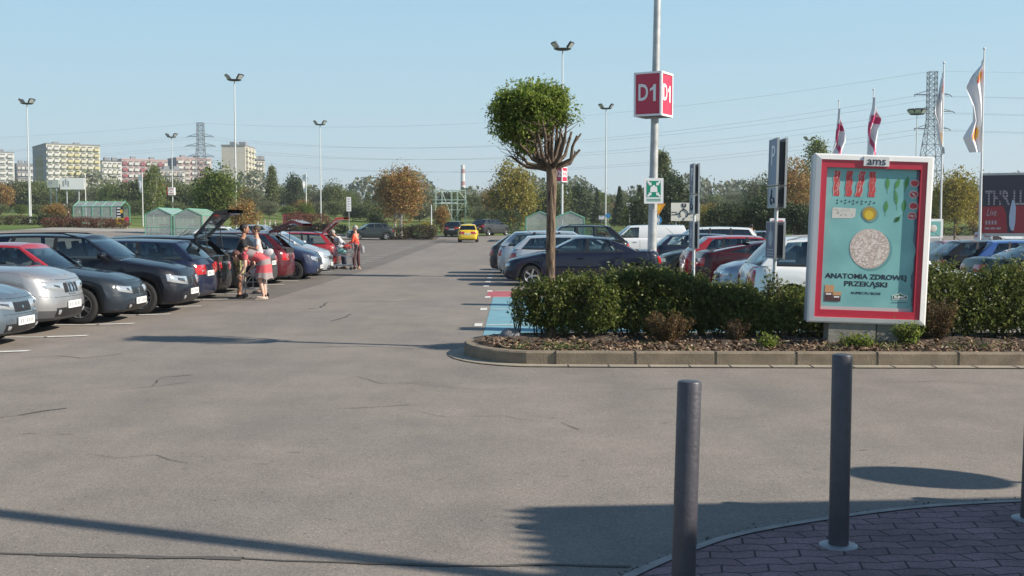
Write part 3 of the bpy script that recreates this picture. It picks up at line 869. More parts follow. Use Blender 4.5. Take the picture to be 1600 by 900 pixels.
    for j, h in enumerate(hr):
        for i, q in enumerate(colx):
            if q[0] == 'F': bx_, by_, tx_, ty_ = xb0 + bwf * q[1] ** 2, wb * q[1], xt0 + bwt * q[1] ** 2, wt * q[1]
            elif q[0] == 'R': bx_, by_, tx_, ty_ = xb1 - brb * q[1] ** 2, wb * q[1], xt1 - brt * q[1] ** 2, wt * q[1]
            else: bx_, by_, tx_, ty_ = q[1], wb, q[2], wt
            if q[0] != 'F':
                e = max(0, (bx_ - c['Cp']) / (xb1 - c['Cp'])); by_ *= 1 - .05 * e * e; ty_ *= 1 - .05 * e * e
            zb, zt = dk(bx_), roofz(tx_)
            bulge = .03 * math.sin(math.pi * h) if q[0] == 'S' else .03 * math.sin(math.pi * h) * q[1] ** 2
            xx = bx_ + (tx_ - bx_) * h; yy = by_ + (ty_ - by_) * h + bulge; zz = zb + (zt - zb) * h
            if q[0] == 'F': xx -= .02 * math.sin(math.pi * h)
            if q[0] == 'R' and c['rear'] != 'sedan': xx += .03 * math.sin(math.pi * h)
            if c['rear'] == 'sedan' and q[0] == 'R': zz += .02 * math.sin(math.pi * h)
            GH[j, i] = (L / 2 - xx, yy, zz)
    gh = MB(); wins = {}
    opened = tailgate > 0
    for sgn in (1, -1):
        for i in range(nc - 1):
            for j in range(len(hr) - 1):
                k_ = ckind[i]; quad = [(GH[a, b_, 0], sgn * GH[a, b_, 1], GH[a, b_, 2]) for a, b_ in ((j, i), (j, i + 1), (j + 1, i + 1), (j + 1, i))]
                isg = 1 <= j <= len(hr) - 3
                if opened and k_ == 'V' : continue
                if isg and k_ in ('W', 'V') or isg and k_[0] == 'G':
                    key = k_ if k_ in ('W', 'V') else (k_, sgn)
                    wins.setdefault(key, MB()).poly(quad)
                else:
                    gh.cur = 1 if (k_[0] == 'K' or (k_[0] in 'GWV' and not isg and j == 0)) and k_[0] != 'P' else 0
                    if k_[0] in 'G' and j >= len(hr) - 2 - 0: gh.cur = 0
                    gh.poly(quad)
    gh.cur = 2
    top = GH[-1]
    rr = [1, .85, .5, .2, 0, -.2, -.5, -.85, -1]
    b = len(gh.v)
    for i in range(nc):
        for f in rr: gh.v.append((top[i, 0], top[i, 1] * f, top[i, 2] + .05 * (1 - abs(f) ** 2.6) * min(1, (i + .2) / 4) * min(1, (nc - 1 - i + .2) / 4)))
    for i in range(nc - 1):
        for j in range(8): gh.face((b + i * 9 + j, b + i * 9 + j + 1, b + (i + 1) * 9 + j + 1, b + (i + 1) * 9 + j))
    gp_ = roofmat or pm
    gh.build('roof', [gp_, M['black_trim'], gp_], root, smooth=38, merge=.0008)
    for key, mb in wins.items():
        nm = 'windscreen' if key == 'W' else 'rear_window' if key == 'V' else 'side_window'
        mb.build(nm, glass if nm != 'side_window' or key[0] in ('G1',) else (glass), root, smooth=60, merge=.0005)
    # seats and dash
    for sg in (1, -1):
        s_ = MB(); sx_ = L / 2 - (c['B'] - .02)
        s_.box((sx_, sg * .36, deck(c['B']) + .02), (.14, .46, .36), Matrix.Rotation(R(-14), 3, 'Y'), .85); s_.box((sx_ - .06, sg * .36, deck(c['B']) + .28), (.09, .24, .15), Matrix.Rotation(R(-10), 3, 'Y'), .85)
        s_.build('seat', M['seat_cloth'], root)
    s_ = MB(); sx_ = L / 2 - min(c['Cp'] + .12, xt1 - .15); s_.box((sx_, 0, deck(c['Cp']) + .0), (.16, 1.15, .30), Matrix.Rotation(R(-14), 3, 'Y'), .9)
    for yy in (-.38, .38): s_.box((sx_ - .05, yy, deck(c['Cp']) + .2), (.08, .22, .12))
    s_.build('rear_seat', M['seat_cloth'], root)
    # ---- patches laid on the body skin
    def skin(i, v):
        i = min(max(i, 0), n - 1.001); kk = np.interp(v, VR, range(nk)); kk = min(kk, nk - 1.001)
        a, bb = int(i), int(kk); fi, fk = i - a, kk - bb
        p = (G[bb, a] * (1 - fi) + G[bb, a + 1] * fi) * (1 - fk) + (G[bb + 1, a] * (1 - fi) + G[bb + 1, a + 1] * fi) * fk
        du = G[bb, a + 1] - G[bb, a]; dv = G[bb + 1, a] - G[bb, a]
        nn = np.cross(du, dv); nn = nn / (np.linalg.norm(nn) + 1e-9)
        if np.dot(nn, np.array([p[0], p[1], 0])) < 0: nn = -nn
        return p, nn
    def patch(name, m, lo, hi, i0, i1, off=.006, sides=(1, -1), joined=False, nu=8, nv=4, smooth=True, bulge=0.0):
        """lo(t), hi(t): v limits as the patch runs from column i0 to i1"""
        mb = None
        for sg in sides:
            if mb is None or not joined: mb = MB()
            b = len(mb.v)
            for a in range(nu + 1):
                t_ = a / nu; l_, h_ = lo(t_), hi(t_)
                for q in range(nv + 1):
                    s_ = q / nv; p, nn = skin(i0 + (i1 - i0) * t_, l_ + (h_ - l_) * s_)
                    e = off + bulge * math.sin(math.pi * t_) * math.sin(math.pi * s_)
                    if a in (0, nu) or q in (0, nv): e = off * .35
                    p = p + nn * e; mb.v.append((p[0], sg * p[1], p[2]))
            for a in range(nu):
                for q in range(nv): mb.face((b + a * (nv + 1) + q, b + (a + 1) * (nv + 1) + q, b + (a + 1) * (nv + 1) + q + 1, b + a * (nv + 1) + q + 1))
            if not joined: mb.build(name, m, root, smooth=60 if smooth else False)
        if joined: mb.build(name, m, root, smooth=60 if smooth else False, merge=.0005)
    cst = lambda q: (lambda t_: q)
    lin = lambda a, b_: (lambda t_: a + (b_ - a) * t_)
    e0 = nf - 1
    hl = c.get('hl', (.62, .84, 3.3, 3.6))     # v low, v high, start column offset, end column
    # lamp housing + reflector pieces
    patch('headlight', M['lamp_glass'], lin(hl[0], hl[0] + .07), lin(hl[1], hl[1] + .02), e0 - 4 + hl[2], e0 + hl[3], .012, bulge=.01)
    patch('headlight_reflector', M['lamp_dark'], lin(hl[0] + .06, hl[0] + .11), lin(hl[1] - .05, hl[1] - .03), e0 - 4 + hl[2] + 1.1, e0 + hl[3] - 1.9, .026, nu=5)
    g_hi = c.get('gt', .80); g_lo = c.get('gb', .60)
    patch('grille', M['black_trim'], cst(g_lo), cst(g_hi), 0, e0 - 4 + hl[2] - .15, .010, joined=True, nu=6)
    if grille == 'bars':
        for vv in np.linspace(g_lo + .045, g_hi - .045, 3):
            patch('grille_bar', M['chrome'], cst(vv - .012), cst(vv + .012), 0, e0 - 4 + hl[2] - .3, .018, joined=True, nv=1)
    elif grille == 'kidney':
        for a_, b_ in ((.12, 1.15),):
            for (q0, q1, v0, v1) in ((.1, .2, g_lo - .03, g_hi), (1.15, 1.28, g_lo - .03, g_hi), (.1, 1.28, g_hi - .015, g_hi + .02), (.1, 1.28, g_lo - .05, g_lo - .02)):
                patch('grille_frame', M['chrome'], cst(v0), cst(v1), q0, q1, .02, nu=2, nv=2)
        for qq in (.45, .7, .95): patch('grille_slat', M['galv'], cst(g_lo), cst(g_hi), qq, qq + .04, .016, nu=1, nv=1)
    elif grille == 'single':
        patch('grille_bar', M['chrome'], cst((g_lo + g_hi) / 2 - .03), cst((g_lo + g_hi) / 2 + .03), 0, 1.2, .018, joined=True, nv=1)
    patch('air_intake', M['black_trim'], cst(.08), cst(.30), 0, e0 - .2, .007, joined=True, nu=8)
    for vv in (.14, .20, .26): patch('intake_slat', M['dark_metal'], cst(vv - .008), cst(vv + .008), 0, e0 - .4, .014, joined=True, nv=1)
    icw = np.interp(c['cowl'] + .02, [L / 2 - G[7, q, 0] for q in range(n)], range(n))
    patch('bonnet_gap', M['black_trim'], cst(.925), cst(.936), 0, icw, .002, joined=True, nu=26, nv=1, smooth=False)
    iwf = np.interp(xw0 - ra * .8, [L / 2 - G[4, q, 0] for q in range(n)], range(n)); iwr = np.interp(xw1 + ra * .8, [L / 2 - G[4, q, 0] for q in range(n)], range(n))
    patch('bumper_gap', M['black_trim'], cst(.545), cst(.556), 0, iwf, .002, joined=True, nu=18, nv=1, smooth=False)
    patch('bumper_gap', M['black_trim'], cst(.505), cst(.516), iwr, n - 1.01, .002, joined=True, nu=18, nv=1, smooth=False)
    patch('fog_surround', M['black_trim'], cst(.09), cst(.30), e0 - .15, e0 + 1.6, .008, nu=5); patch('fog_lamp', M['lamp_glass'], cst(.14), cst(.26), e0 + .2, e0 + 1.1, .018, nu=4)
    # rear
    tl = c.get('tl', (.60, .86, .6, 5.0))
    ir = n - nr - ncn
    patch('taillight', M['tail_red'], cst(tl[0]), cst(tl[1]), ir + 5.0 + tl[2] - 2.2, ir + 5 + 3.4, .012, bulge=.006)
    patch('taillight_lens', M['lamp_glass'], cst(tl[0] + .06), cst(tl[0] + .14), ir + 5.6 + tl[2], ir + 5 + 2.6, .024, nu=4, nv=2)
    # bumper joints, rubbing strip, door gaps
    seam = M['black_trim']
    def vseam(xx, v0=.1, v1=.985):
        i_ = np.interp(xx, [L / 2 - G[0, q, 0] for q in range(n)], range(n))
        def at(v): return i_
        mb = MB()
        for sg in (1, -1):
            b = len(mb.v); N = 8
            for q in range(N + 1):
                v = v0 + (v1 - v0) * q / N; 
                xsr = [L / 2 - G[int(np.interp(v, VR, range(nk))), qq, 0] for qq in range(n)]
                ii = np.interp(xx, xsr, range(n)); p, nn = skin(ii, v)
                for d_ in (-.005, .005): mb.v.append((L / 2 - xx + d_, sg * (p[1] + .003), p[2]))
            for q in range(N): mb.face((b + 2 * q, b + 2 * q + 1, b + 2 * q + 3, b + 2 * q + 2))
        return mb
    dx0 = max(xw0 + ra + .06, xA + .12)
    mbs = MB()
    for xx in (dx0, Bx, min(Cx + .18, xw1 - ra * .55)):
        q = vseam(xx); b = len(mbs.v); mbs.v += q.v; mbs.f += [tuple(b + k for k in f) for f in q.f]; mbs.mi += q.mi
    mbs.build('door_gap', seam, root)
    if detail:
        ii0 = np.interp(xw0 + ra + .02, [L / 2 - G[3, q, 0] for q in range(n)], range(n)); ii1 = np.interp(xw1 - ra - .02, [L / 2 - G[3, q, 0] for q in range(n)], range(n))
        patch('side_moulding', M['black_trim'] if c.get('mould', 1) else pm, cst(.355), cst(.41), ii0, ii1, .012, nu=10, nv=1)
        for sg in (1, -1):
            for xx in (Bx - .2, min(Cx + .0, xw1 - .45)):
                p, nn = skin(np.interp(xx, [L / 2 - G[6, q, 0] for q in range(n)], range(n)), .80)
                h_ = MB(); h_.box((p[0], sg * (p[1] + .018), p[2]), (.17, .03, .028)); h_.build('door_handle', pm, root)
    # mirrors
    for sg in (1, -1):
        mr_ = MB(); px_ = L / 2 - (xA + .22); pz = deck(xA + .2) + .07
        mr_.ell((px_, sg * (wb + .15), pz + .02), (.07, .115, .075), 12, 8); mr_.cur = 1; mr_.box((px_, sg * (wb + .03), pz - .03), (.05, .10, .03)); mr_.box((px_ - .062, sg * (wb + .15), pz + .02), (.012, .17, .10))
        mr_.build('wing_mirror', [pm if kind != 'van' else M['black_trim'], M['black_trim']], root, smooth=40)
    # plates (no readable writing in the photograph)
    for sgx, vv in ((1, .36), (-1, .62 if c['rear'] != 'sedan' else .40)):
        p, nn = skin(0 if sgx == 1 else n - 1.01, vv)
        if opened and sgx == -1: continue
        pl = MB(); pl.box((p[0] + sgx * .012, 0, p[2]), (.016, .52, .115)); pl.cur = 1
        for q in range(7):
            if q != 2: pl.box((p[0] + sgx * .021, -.2 + q * .066, p[2]), (.003, .036, .062))
        pl.build('number_plate', [M['plate'], M['plate_ink']], root)
    # wipers
    wp = MB(); wp.tube([(L / 2 - xb0 - .02, .45, dk(xb0) + .03), (L / 2 - xb0 - .22, -.05, dk(xb0) + .03 + .10)], .009, 5); wp.build('wiper', M['black_trim'], root)
    if rails:
        for sg in (1, -1):
            q = MB(); xs3 = np.linspace(tA + .15, tD - .1, 8)
            q.tube([(L / 2 - a, sg * (wt - .03), roofz(a) + .05 + (.0 if 0 < k_ < 7 else -.05)) for k_, a in enumerate(xs3)], .016, 6); q.build('roof_rail', M['black_trim'] if rails == 'black' else M['galv'], root, smooth=50)
    if detail:
        an = MB(); an.tube([(L / 2 - xt1 + .25, 0, roofz(xt1 - .25) + .04), (L / 2 - xt1 - .05, 0, roofz(xt1) + .30)], .006, 5); an.build('antenna', M['black_trim'], root)
    if opened:
        # dark load bay and the raised tailgate
        lb = MB(); lb.box((-L / 2 + .10, 0, (.62 + rz_) / 2), (.10, W * .62, rz_ - .60)); lb.build('load_bay', M['interior'], root)
        tg = MB(); hx, hz = L / 2 - xt1, roofz(xt1) + .04
        rg = (xb1 - xt1); hgt = hz - rz_
        prof = [(0, 0), (-.06, .03), (-rg * .55 - .05, -hgt * .55), (-rg - .02, -hgt), (-rg - .12, -hgt - .12), (-rg - .12, -hgt - .42)]
        ang = R(tailgate); 
        def rp(px_, pz):
            ca_, sa_ = math.cos(ang), math.sin(ang); return (hx + px_ * ca_ + pz * sa_, hz - px_ * sa_ + pz * ca_)
        pr = [rp(*q) for q in prof]
        w1, w2 = wt, wb
        ws = [wt - .02, wt, wt + (wb - wt) * .55, wb, wb, wb * .96]
        def quad2(mb, k0, k1, y0, y1):
            th = .085
            for s_ in (0, 1):
                mb.poly([(pr[k0][0], y0 * ws[k0], pr[k0][1] - th * s_), (pr[k1][0], y0 * ws[k1], pr[k1][1] - th * s_), (pr[k1][0], y1 * ws[k1], pr[k1][1] - th * s_), (pr[k0][0], y1 * ws[k0], pr[k0][1] - th * s_)])
            for yv in (y0, y1): mb.poly([(pr[k0][0], yv * ws[k0], pr[k0][1]), (pr[k1][0], yv * ws[k1], pr[k1][1]), (pr[k1][0], yv * ws[k1], pr[k1][1] - th), (pr[k0][0], yv * ws[k0], pr[k0][1] - th)])
        quad2(tg, 0, 1, -1, 1)
        for k0, k1 in ((1, 2), (2, 3)):
            quad2(tg, k0, k1, -1, -.86); quad2(tg, k0, k1, .86, 1)
        quad2(tg, 3, 4, -1, 1); quad2(tg, 4, 5, -1, 1)
        to = tg.build('tailgate', pm, root)
        gm = MB(); 
        for k0, k1 in ((1, 2), (2, 3)): gm.poly([(pr[k0][0], -.86 * ws[k0], pr[k0][1] - .02), (pr[k1][0], -.86 * ws[k1], pr[k1][1] - .02), (pr[k1][0], .86 * ws[k1], pr[k1][1] - .02), (pr[k0][0], .86 * ws[k0], pr[k0][1] - .02)])
        gm.build('rear_window', M['glass'], to)
        for sg in (1, -1):
            q = MB(); q.tube([(hx - rg * .7, sg * wb * .88, rz_ + .1), (pr[3][0] * .6 + hx * .4, sg * wb * .88, pr[3][1] * .6 + hz * .4 - .03)], .012, 6); q.build('gas_strut', M['black_trim'], root)
    return root

_lm = {}
def lower_mat(pm, lower):
    return M['plastic'] if lower is not None else pm
M['plastic'] = mat('grey_plastic', (.06, .062, .066), .6)

PA = {}
def pc(name, col, metal=.35): PA[name] = paint(name + '_paint', col, metal); return PA[name]
pc('greyblue', (.12, .15, .18), .6); pc('silver', (.36, .36, .37), .75); pc('bora', (.030, .042, .058), .4)
pc('red', (.36, .018, .022), .2); pc('navyblack', (.010, .012, .022), .4); pc('navy', (.014, .022, .060), .4)
pc('black', (.010, .010, .012), .3); pc('brown', (.085, .075, .068), .6); pc('maroon', (.12, .012, .022), .4)
pc('steelblue', (.03, .045, .11), .5); pc('palesilver', (.50, .53, .56), .6); pc('yellow', (.72, .50, .015), .05)
pc('graphite', (.055, .06, .065), .5); pc('darkgreen', (.022, .035, .038), .4); pc('lightsilver', (.42, .45, .48), .6)
pc('white', (.72, .73, .73), .0); pc('bluesilver', (.22, .27, .35), .6); pc('blue', (.035, .10, .32), .3); pc('teal', (.03, .06, .075), .4)
pc('darkred', (.07, .008, .014), .3); pc('midblue', (.010, .014, .042), .4)

RT, LF = 0.0, math.pi      # nose towards +X / -X
LG = 'cars parked nose or tail to the left of the aisle'
def nose_r(kind, nose_x, mod=None): c = dict(CT[kind]); c.update(mod or {}); return nose_x - c['L'] / 2
def tail_l(kind, tail_x): return tail_x + CT[kind]['L'] / 2
# left row, near to far
car('hatch', PA['greyblue'], nose_r('hatch', -7.12), 16.35, RT, 'grey-blue car nearest the camera, its body cut by the left edge of the picture', group=LG, rim='five', grille='single', mod=dict(hl=(.66, .86, 2.9, 4.4), nz=.70, gt=.84, gb=.60))
car('crossover', PA['silver'], nose_r('crossover', -7.25), 18.5, RT, 'silver crossover with a twin kidney grille, second car from the left', group=LG, grille='kidney', lower=2, rim='five', mod=dict(gt=.86, gb=.64, hl=(.67, .86, 2.7, 3.9)))
car('bora', PA['bora'], nose_r('bora', -6.84), 20.6, RT, 'dark blue-grey saloon with a red roof and silver alloy wheels', group=LG, rim='twin', roofmat=PA['red'], wheelr=.33)
car('outback', PA['navyblack'], nose_r('outback', -6.48), 22.8, RT, 'big black-blue estate car facing the aisle, chrome grille bars and round fog lamps', group=LG, rim='seven', rails='black', mod=dict(hl=(.58, .82, 2.9, 5.2)))
car('estate', PA['navy'], -6.72 - CT['estate']['L'] / 2, 25.0, LF, 'navy estate car with its tail and white plate towards the aisle', group=LG, rim='five', glass=M['glass'])
car('estate', PA['black'], -6.95 - CT['estate']['L'] / 2, 27.25, LF, 'black estate car with its tailgate raised high', group=LG, rim='five', tailgate=98, mod=dict(H=1.52))
car('coupe', PA['brown'], -7.0 - CT['coupe']['L'] / 2, 29.5, LF, 'grey-brown fastback car behind the man in camouflage shorts', group=LG, rim='five')
car('estate', PA['graphite'], -6.75 - CT['estate']['L'] / 2, 31.8, LF, 'dark grey estate car with tinted windows beyond the fastback', group=LG, rim='five', rails='black', glass=M['glass_dark'], mod=dict(H=1.52))
car('mpv', PA['maroon'], -6.70 - CT['mpv']['L'] / 2, 34.1, LF, 'dark maroon people carrier with tailgate lifted behind the stooping woman', group=LG, rim='five', tailgate=72, mod=dict(H=1.58))
car('mpv', PA['steelblue'], nose_r('mpv', -6.25), 36.7, RT, 'blue people carrier with black steel wheels nosing into the aisle', group=LG, rim='steel', mod=dict(H=1.6))
car('mpv', PA['palesilver'], nose_r('mpv', -6.3), 39.2, RT, 'pale silver people carrier beyond the blue one', group=LG, rim='five', mod=dict(H=1.58))
car('estate', PA['red'], -6.95 - CT['estate']['L'] / 2, 45.2, LF, 'red estate car with black roof rails and raised tailgate', group=LG, rim='five', rails='black', tailgate=94, mod=dict(H=1.52))
car('hatch', PA['darkgreen'], -12.4, 98, R(200), 'dark green hatchback crossing behind the end of the left row', group=None, rim='five', name='passing_car')
car('hatch', PA['white'], P(352, 352, 68).x, 68, RT, 'white hatchback half hidden behind the raised tailgate of the black estate')
car('hatch', PA['lightsilver'], P(385, 352, 76).x, 76, LF, 'silver hatchback at the foot of the left lamp mast')
# centre, far end
car('small', PA['yellow'], P(732, 365, 92).x, 92, R(90), 'small yellow hatchback driving away down the aisle', name='passing_car', rim='five')
car('suv', PA['graphite'], P(766, 360, 110).x, 110, R(55), 'dark grey crossover turning across the aisle beyond the yellow car', name='passing_car', mod=dict(H=1.62))
car('hatch', PA['darkgreen'], P(713, 360, 107).x, 107, R(80), 'dark car with an open door half hidden at the end of the aisle', name='passing_car')
# right row one
RG = 'cars parked to the right of the aisle'
car('sedan', PA['midblue'], 2.05, 33.0, LF, 'navy saloon parked side-on behind the hedge and the clipped tree', group=RG, rim='five')
car('estate', PA['palesilver'], -.12 + 2.34, 35.7, RT, 'silver estate car directly behind the navy saloon', group=RG, mod=dict(tl=(.5, .86, -1.2, 5)))
car('mpv', PA['lightsilver'], -.50 + 2.15, 38.4, RT, 'light silver people carrier, tail out, third in the right row', group=RG, mod=dict(H=1.58))
car('hatch', PA['graphite'], -.82 + 2.02, 41.2, RT, 'dark hatchback with red tail lamp, outermost in the right row', group=RG)
car('suv', PA['black'], 2.35, 44.0, LF, 'tall black off-roader whose roof stands above the silver cars', group=RG, mod=dict(H=1.78), rails='black')
car('hatch', PA['white'], 2.6, 49.0, RT, 'white-roofed hatchback glimpsed left of the black off-roader', group=RG)
car('sedan', PA['teal'], 2.2, 54.5, LF, 'dark teal saloon beside the trolley shelter gables', group=RG)
car('van', PA['white'], P(1000, 352, 55).x, 55, LF, 'white panel van parked behind the tall sign pole', name='parked_van', cat='van', mod=dict(H=1.73))
# second column
SG = 'cars parked right of the tall sign pole'
car('estate', PA['navy'], 7.45, 41.0, RT, 'dark blue estate car right of the tall sign pole', group=SG)
car('hatch', PA['darkgreen'], 6.75, 36.5, LF, 'dark green hatchback low behind the hedge, just right of the saloon tail', group=SG, mod=dict(H=1.40))
car('mpv', PA['white'], P(1105, 352, 51).x, 51, LF, 'long white people carrier with dark windows', group=SG, mod=dict(L=4.8, H=1.68, B=2.4, Cp=3.4, xt1=4.3, xb1=4.72), glass=M['glass_dark'])
car('hatch', PA['red'], 6.95, 32.6, RT, 'bright red hatchback behind the thin sign post', group=SG, mod=dict(H=1.47))
car('coupe', PA['darkred'], 7.05, 29.7, RT, 'very dark red low car with a rear spoiler', group=SG, mod=dict(H=1.36))
car('hatch', PA['bluesilver'], 6.85, 26.6, LF, 'blue-silver hatchback with bright headlamp facing left', group=SG)
car('estate', PA['white'], 4.42 + 2.3, 21.3, RT, 'white estate car with roof rails behind the hedge and poster box', group=SG, rails='galv', mod=dict(H=1.56, tl=(.45, .98, 1.8, 5)))
car('sedan', PA['palesilver'], P(1185, 365, 60).x, 60, LF, 'silver saloon far behind the red hatchback', group=SG)
# third column, seen right of the poster box
TG = 'cars parked right of the poster box'
car('hatch', PA['black'], 12.35 + 2, 33.0, RT, 'black hatchback with pale plate just right of the poster box', group=TG)
car('estate', PA['red'], 15.6, 36.5, RT, 'red estate car behind the black hatchback', group=TG)
car('sedan', PA['teal'], 14.6, 30.2, RT, 'dark teal saloon with a long sloping windscreen', group=TG, mod=dict(H=1.38))
car('hatch', PA['navy'], 15.9, 34, LF, 'dark blue hatchback below the left end of the billboard', group=TG)
car('hatch', PA['blue'], 15.1, 32.6, RT, 'bright blue hatchback under the billboard', group=TG, mod=dict(H=1.5))
car('hatch', PA['black'], 14.9, 29.3, RT, 'black car nearest the right edge behind the hedge', group=TG)
car('sedan', PA['palesilver'], P(1572, 375, 80).x, 80, R(20), 'pale saloon on the road beyond the billboard posts', name='passing_car')
# ================================================================== VEGETATION
LV = {}
LV['hedge'] = leafmat('hedge_leaf', [(.05, .08, .018), (.095, .13, .026), (.145, .175, .038), (.25, .26, .085)], .4, .42)
LV['ball'] = leafmat('ball_leaf', [(.085, .14, .03), (.15, .22, .035), (.22, .29, .05), (.30, .32, .08)], .5)
LV['green'] = leafmat('green_leaf', [(.06, .10, .02), (.11, .16, .03), (.18, .21, .05)], .35)
LV['mid'] = leafmat('mid_leaf', [(.08, .11, .04), (.12, .15, .05), (.17, .18, .075)], .3)
LV['grey'] = leafmat('greygreen_leaf', [(.10, .12, .065), (.15, .165, .09), (.19, .20, .115)], .3)
LV['dark'] = leafmat('dark_leaf', [(.03, .05, .022), (.05, .075, .03), (.075, .10, .035)], .2)
LV['light'] = leafmat('light_leaf', [(.10, .15, .03), (.16, .20, .05), (.20, .22, .07)], .4)
LV['orange'] = leafmat('orange_leaf', [(.30, .15, .05), (.38, .20, .075), (.26, .19, .06), (.18, .19, .05)], .35)
LV['yellow'] = leafmat('yellow_leaf', [(.14, .16, .03), (.26, .24, .04), (.36, .29, .05), (.22, .16, .04)], .4)
LV['rust'] = leafmat('rust_leaf', [(.12, .045, .03), (.17, .07, .04), (.11, .07, .035)], .25)
LV['barberry'] = leafmat('barberry_leaf', [(.10, .06, .02), (.16, .09, .035), (.08, .075, .02), (.13, .05, .03)], .25)
LV['brownhedge'] = leafmat('brownhedge_leaf', [(.05, .045, .02), (.09, .065, .035), (.07, .075, .03)], .2)

def clumps(c, r, n, spread, shell=.5, nclump=None, flat=1.0):
    """leaf positions gathered in clumps through an ellipsoid"""
    nclump = nclump or max(8, n // 60)
    d = rng.normal(size=(nclump, 3)); d /= np.linalg.norm(d, axis=1)[:, None]
    rad = (shell + (1 - shell) * rng.random(nclump)) ** .7 * (.8 + .3 * rng.random(nclump))
    cc = d * rad[:, None] * np.array(r) 
    k = rng.integers(0, nclump, n); sc = spread * (.5 + rng.random(nclump))
    p = cc[k] + rng.normal(size=(n, 3)) * sc[k][:, None] * np.array([1, 1, .7])
    return p + np.array(c), cc + np.array(c)

def limb(mb, p0, p1, r0, r1, bend=.15, n=6, k=5):
    p0 = Vector(p0); p1 = Vector(p1); L_ = (p1 - p0).length; off = Vector((random.uniform(-1, 1), random.uniform(-1, 1), random.uniform(-.3, .6))) * L_ * bend
    pts = [p0.lerp(p1, t_ / k) + off * math.sin(math.pi * t_ / k) for t_ in range(k + 1)]
    mb.tube(pts, [r0 + (r1 - r0) * t_ / k for t_ in range(k + 1)], n)

def make_tree(h, cr, leaf, n, bark='bark', trunk=.25, crown0=.25, shape='round', lsize=.16, name='tree', stems=1, sp=None, shell=.35):
    """returns an Empty with trunk and crown; crown reaches height h, radius cr, begins at crown0*h"""
    root = thing(name, (0, 0, 0))
    cz0 = h * crown0; rz = (h - cz0) / 2; cc = (0, 0, cz0 + rz)
    tb = MB(); r0 = max(.05, h * .018)
    sp = sp or cr * .22
    if shape == 'cone':
        z = rng.random(n) ** 1.35; rad = cr * (1 - z) * (.45 + .55 * rng.random(n) ** .5) + .05
        a = rng.random(n) * 2 * math.pi; wig = 1 + .25 * np.sin(z * 40 + a * 3)
        pts = np.stack([rad * wig * np.cos(a), rad * wig * np.sin(a), cz0 + z * (h - cz0)], 1)
        cl = pts[:40]
    elif shape == 'poplar':
        z = rng.random(n); rad = cr * np.sin(np.clip(z * .95 + .05, 0, 1) ** .7 * math.pi) ** .6 * rng.random(n) ** .4; a = rng.random(n) * 2 * math.pi
        k = rng.integers(0, 60, n); j_ = rng.normal(size=(60, 3)) * cr * .22
        pts = np.stack([rad * np.cos(a), rad * np.sin(a), cz0 + z * (h - cz0)], 1) + j_[k]; cl = pts[:30]
    else:
        pts, cl = clumps(cc, (cr * .86, cr * .86, rz * .88), n, sp, shell)
        # ragged shoots leaving the outline
        m_ = n // 14; q, _ = clumps(cc, (cr * 1.02, cr * 1.02, rz * 1.06), m_, sp * .35, .9, nclump=26); pts = np.vstack([pts, q])
    for s_ in range(stems):
        bx, by = (0, 0) if stems == 1 else (random.uniform(-.35, .35) * cr, random.uniform(-.35, .35) * cr)
        top = Vector((bx * .6 + random.uniform(-.05, .05) * cr, by * .6, cz0 + rz * (1.2 if shape != 'round' else .5)))
        tb.tube([(bx, by, -.1), (bx * .9, by * .9, cz0 * .6), (bx * .75, by * .75, cz0 + rz * .3), top], [r0 * 1.1, r0 * .85, r0 * .65, r0 * .3], 8)
        base = Vector((bx * .8, by * .8, cz0 * .9))
        for q in cl[s_::max(1, stems * max(1, len(cl) // (14 * stems)))][:14]:
            limb(tb, base.lerp(top, random.random() * .8), q, r0 * .4, r0 * .07, .12, 5, 4)
    tb.build('trunk', M[bark], root, smooth=60)
    leaf_mesh('crown', pts, lsize, LV[leaf], root, up=.3, aspect=.75)
    return root

def put(root, px, pytop, Y, pybase=None, label='', cat='tree', group=None, w=None, rz=None, scale_h=None, base_h=1.0):
    """stand the tree where the photo shows it; size from its top"""
    p = P(px, pytop, Y); x = p.x; z0 = gz(x, Y)
    root.location = (x, Y, z0); s = (p.z - z0) / base_h
    root.scale = (w * s if w else s, w * s if w else s, s)
    root.rotation_euler = (0, 0, rz if rz is not None else random.uniform(0, 6.28))
    tag(root, label, cat, group); return root

# ---- prototypes of unit-ish size (height 8 m), placed once and copied
H0 = 8.0
protos = {}
for key, args in dict(
    round_mid=dict(cr=3.2, leaf='mid', n=6000, lsize=.30, crown0=.08), round_grey=dict(cr=3.0, leaf='grey', n=6000, lsize=.28, crown0=.05),
    round_green=dict(cr=2.9, leaf='green', n=6500, lsize=.28, crown0=.12), birch=dict(cr=1.9, leaf='light', n=5000, lsize=.24, crown0=.1, shape='poplar', bark='birch'),
    pine=dict(cr=2.3, leaf='dark', n=6000, lsize=.28, crown0=.06), spruce=dict(cr=2.0, leaf='dark', n=6000, lsize=.26, crown0=.03, shape='cone'),
    poplar=dict(cr=1.2, leaf='mid', n=5000, lsize=.25, crown0=.08, shape='poplar'), autumn=dict(cr=2.6, leaf='orange', n=6500, lsize=.26, crown0=.12),
    lime=dict(cr=2.8, leaf='yellow', n=6500, lsize=.28, crown0=.1)).items():
    protos[key] = make_tree(H0, name='tree', **args)
used = set()
def tree(key, px, pytop, Y, label, w=1.0, group=None):
    rt = protos[key]
    if key in used: rt = dup(rt)
    else: used.add(key)
    return put(rt, px, pytop, Y, None, label, 'tree', group, w, base_h=H0)

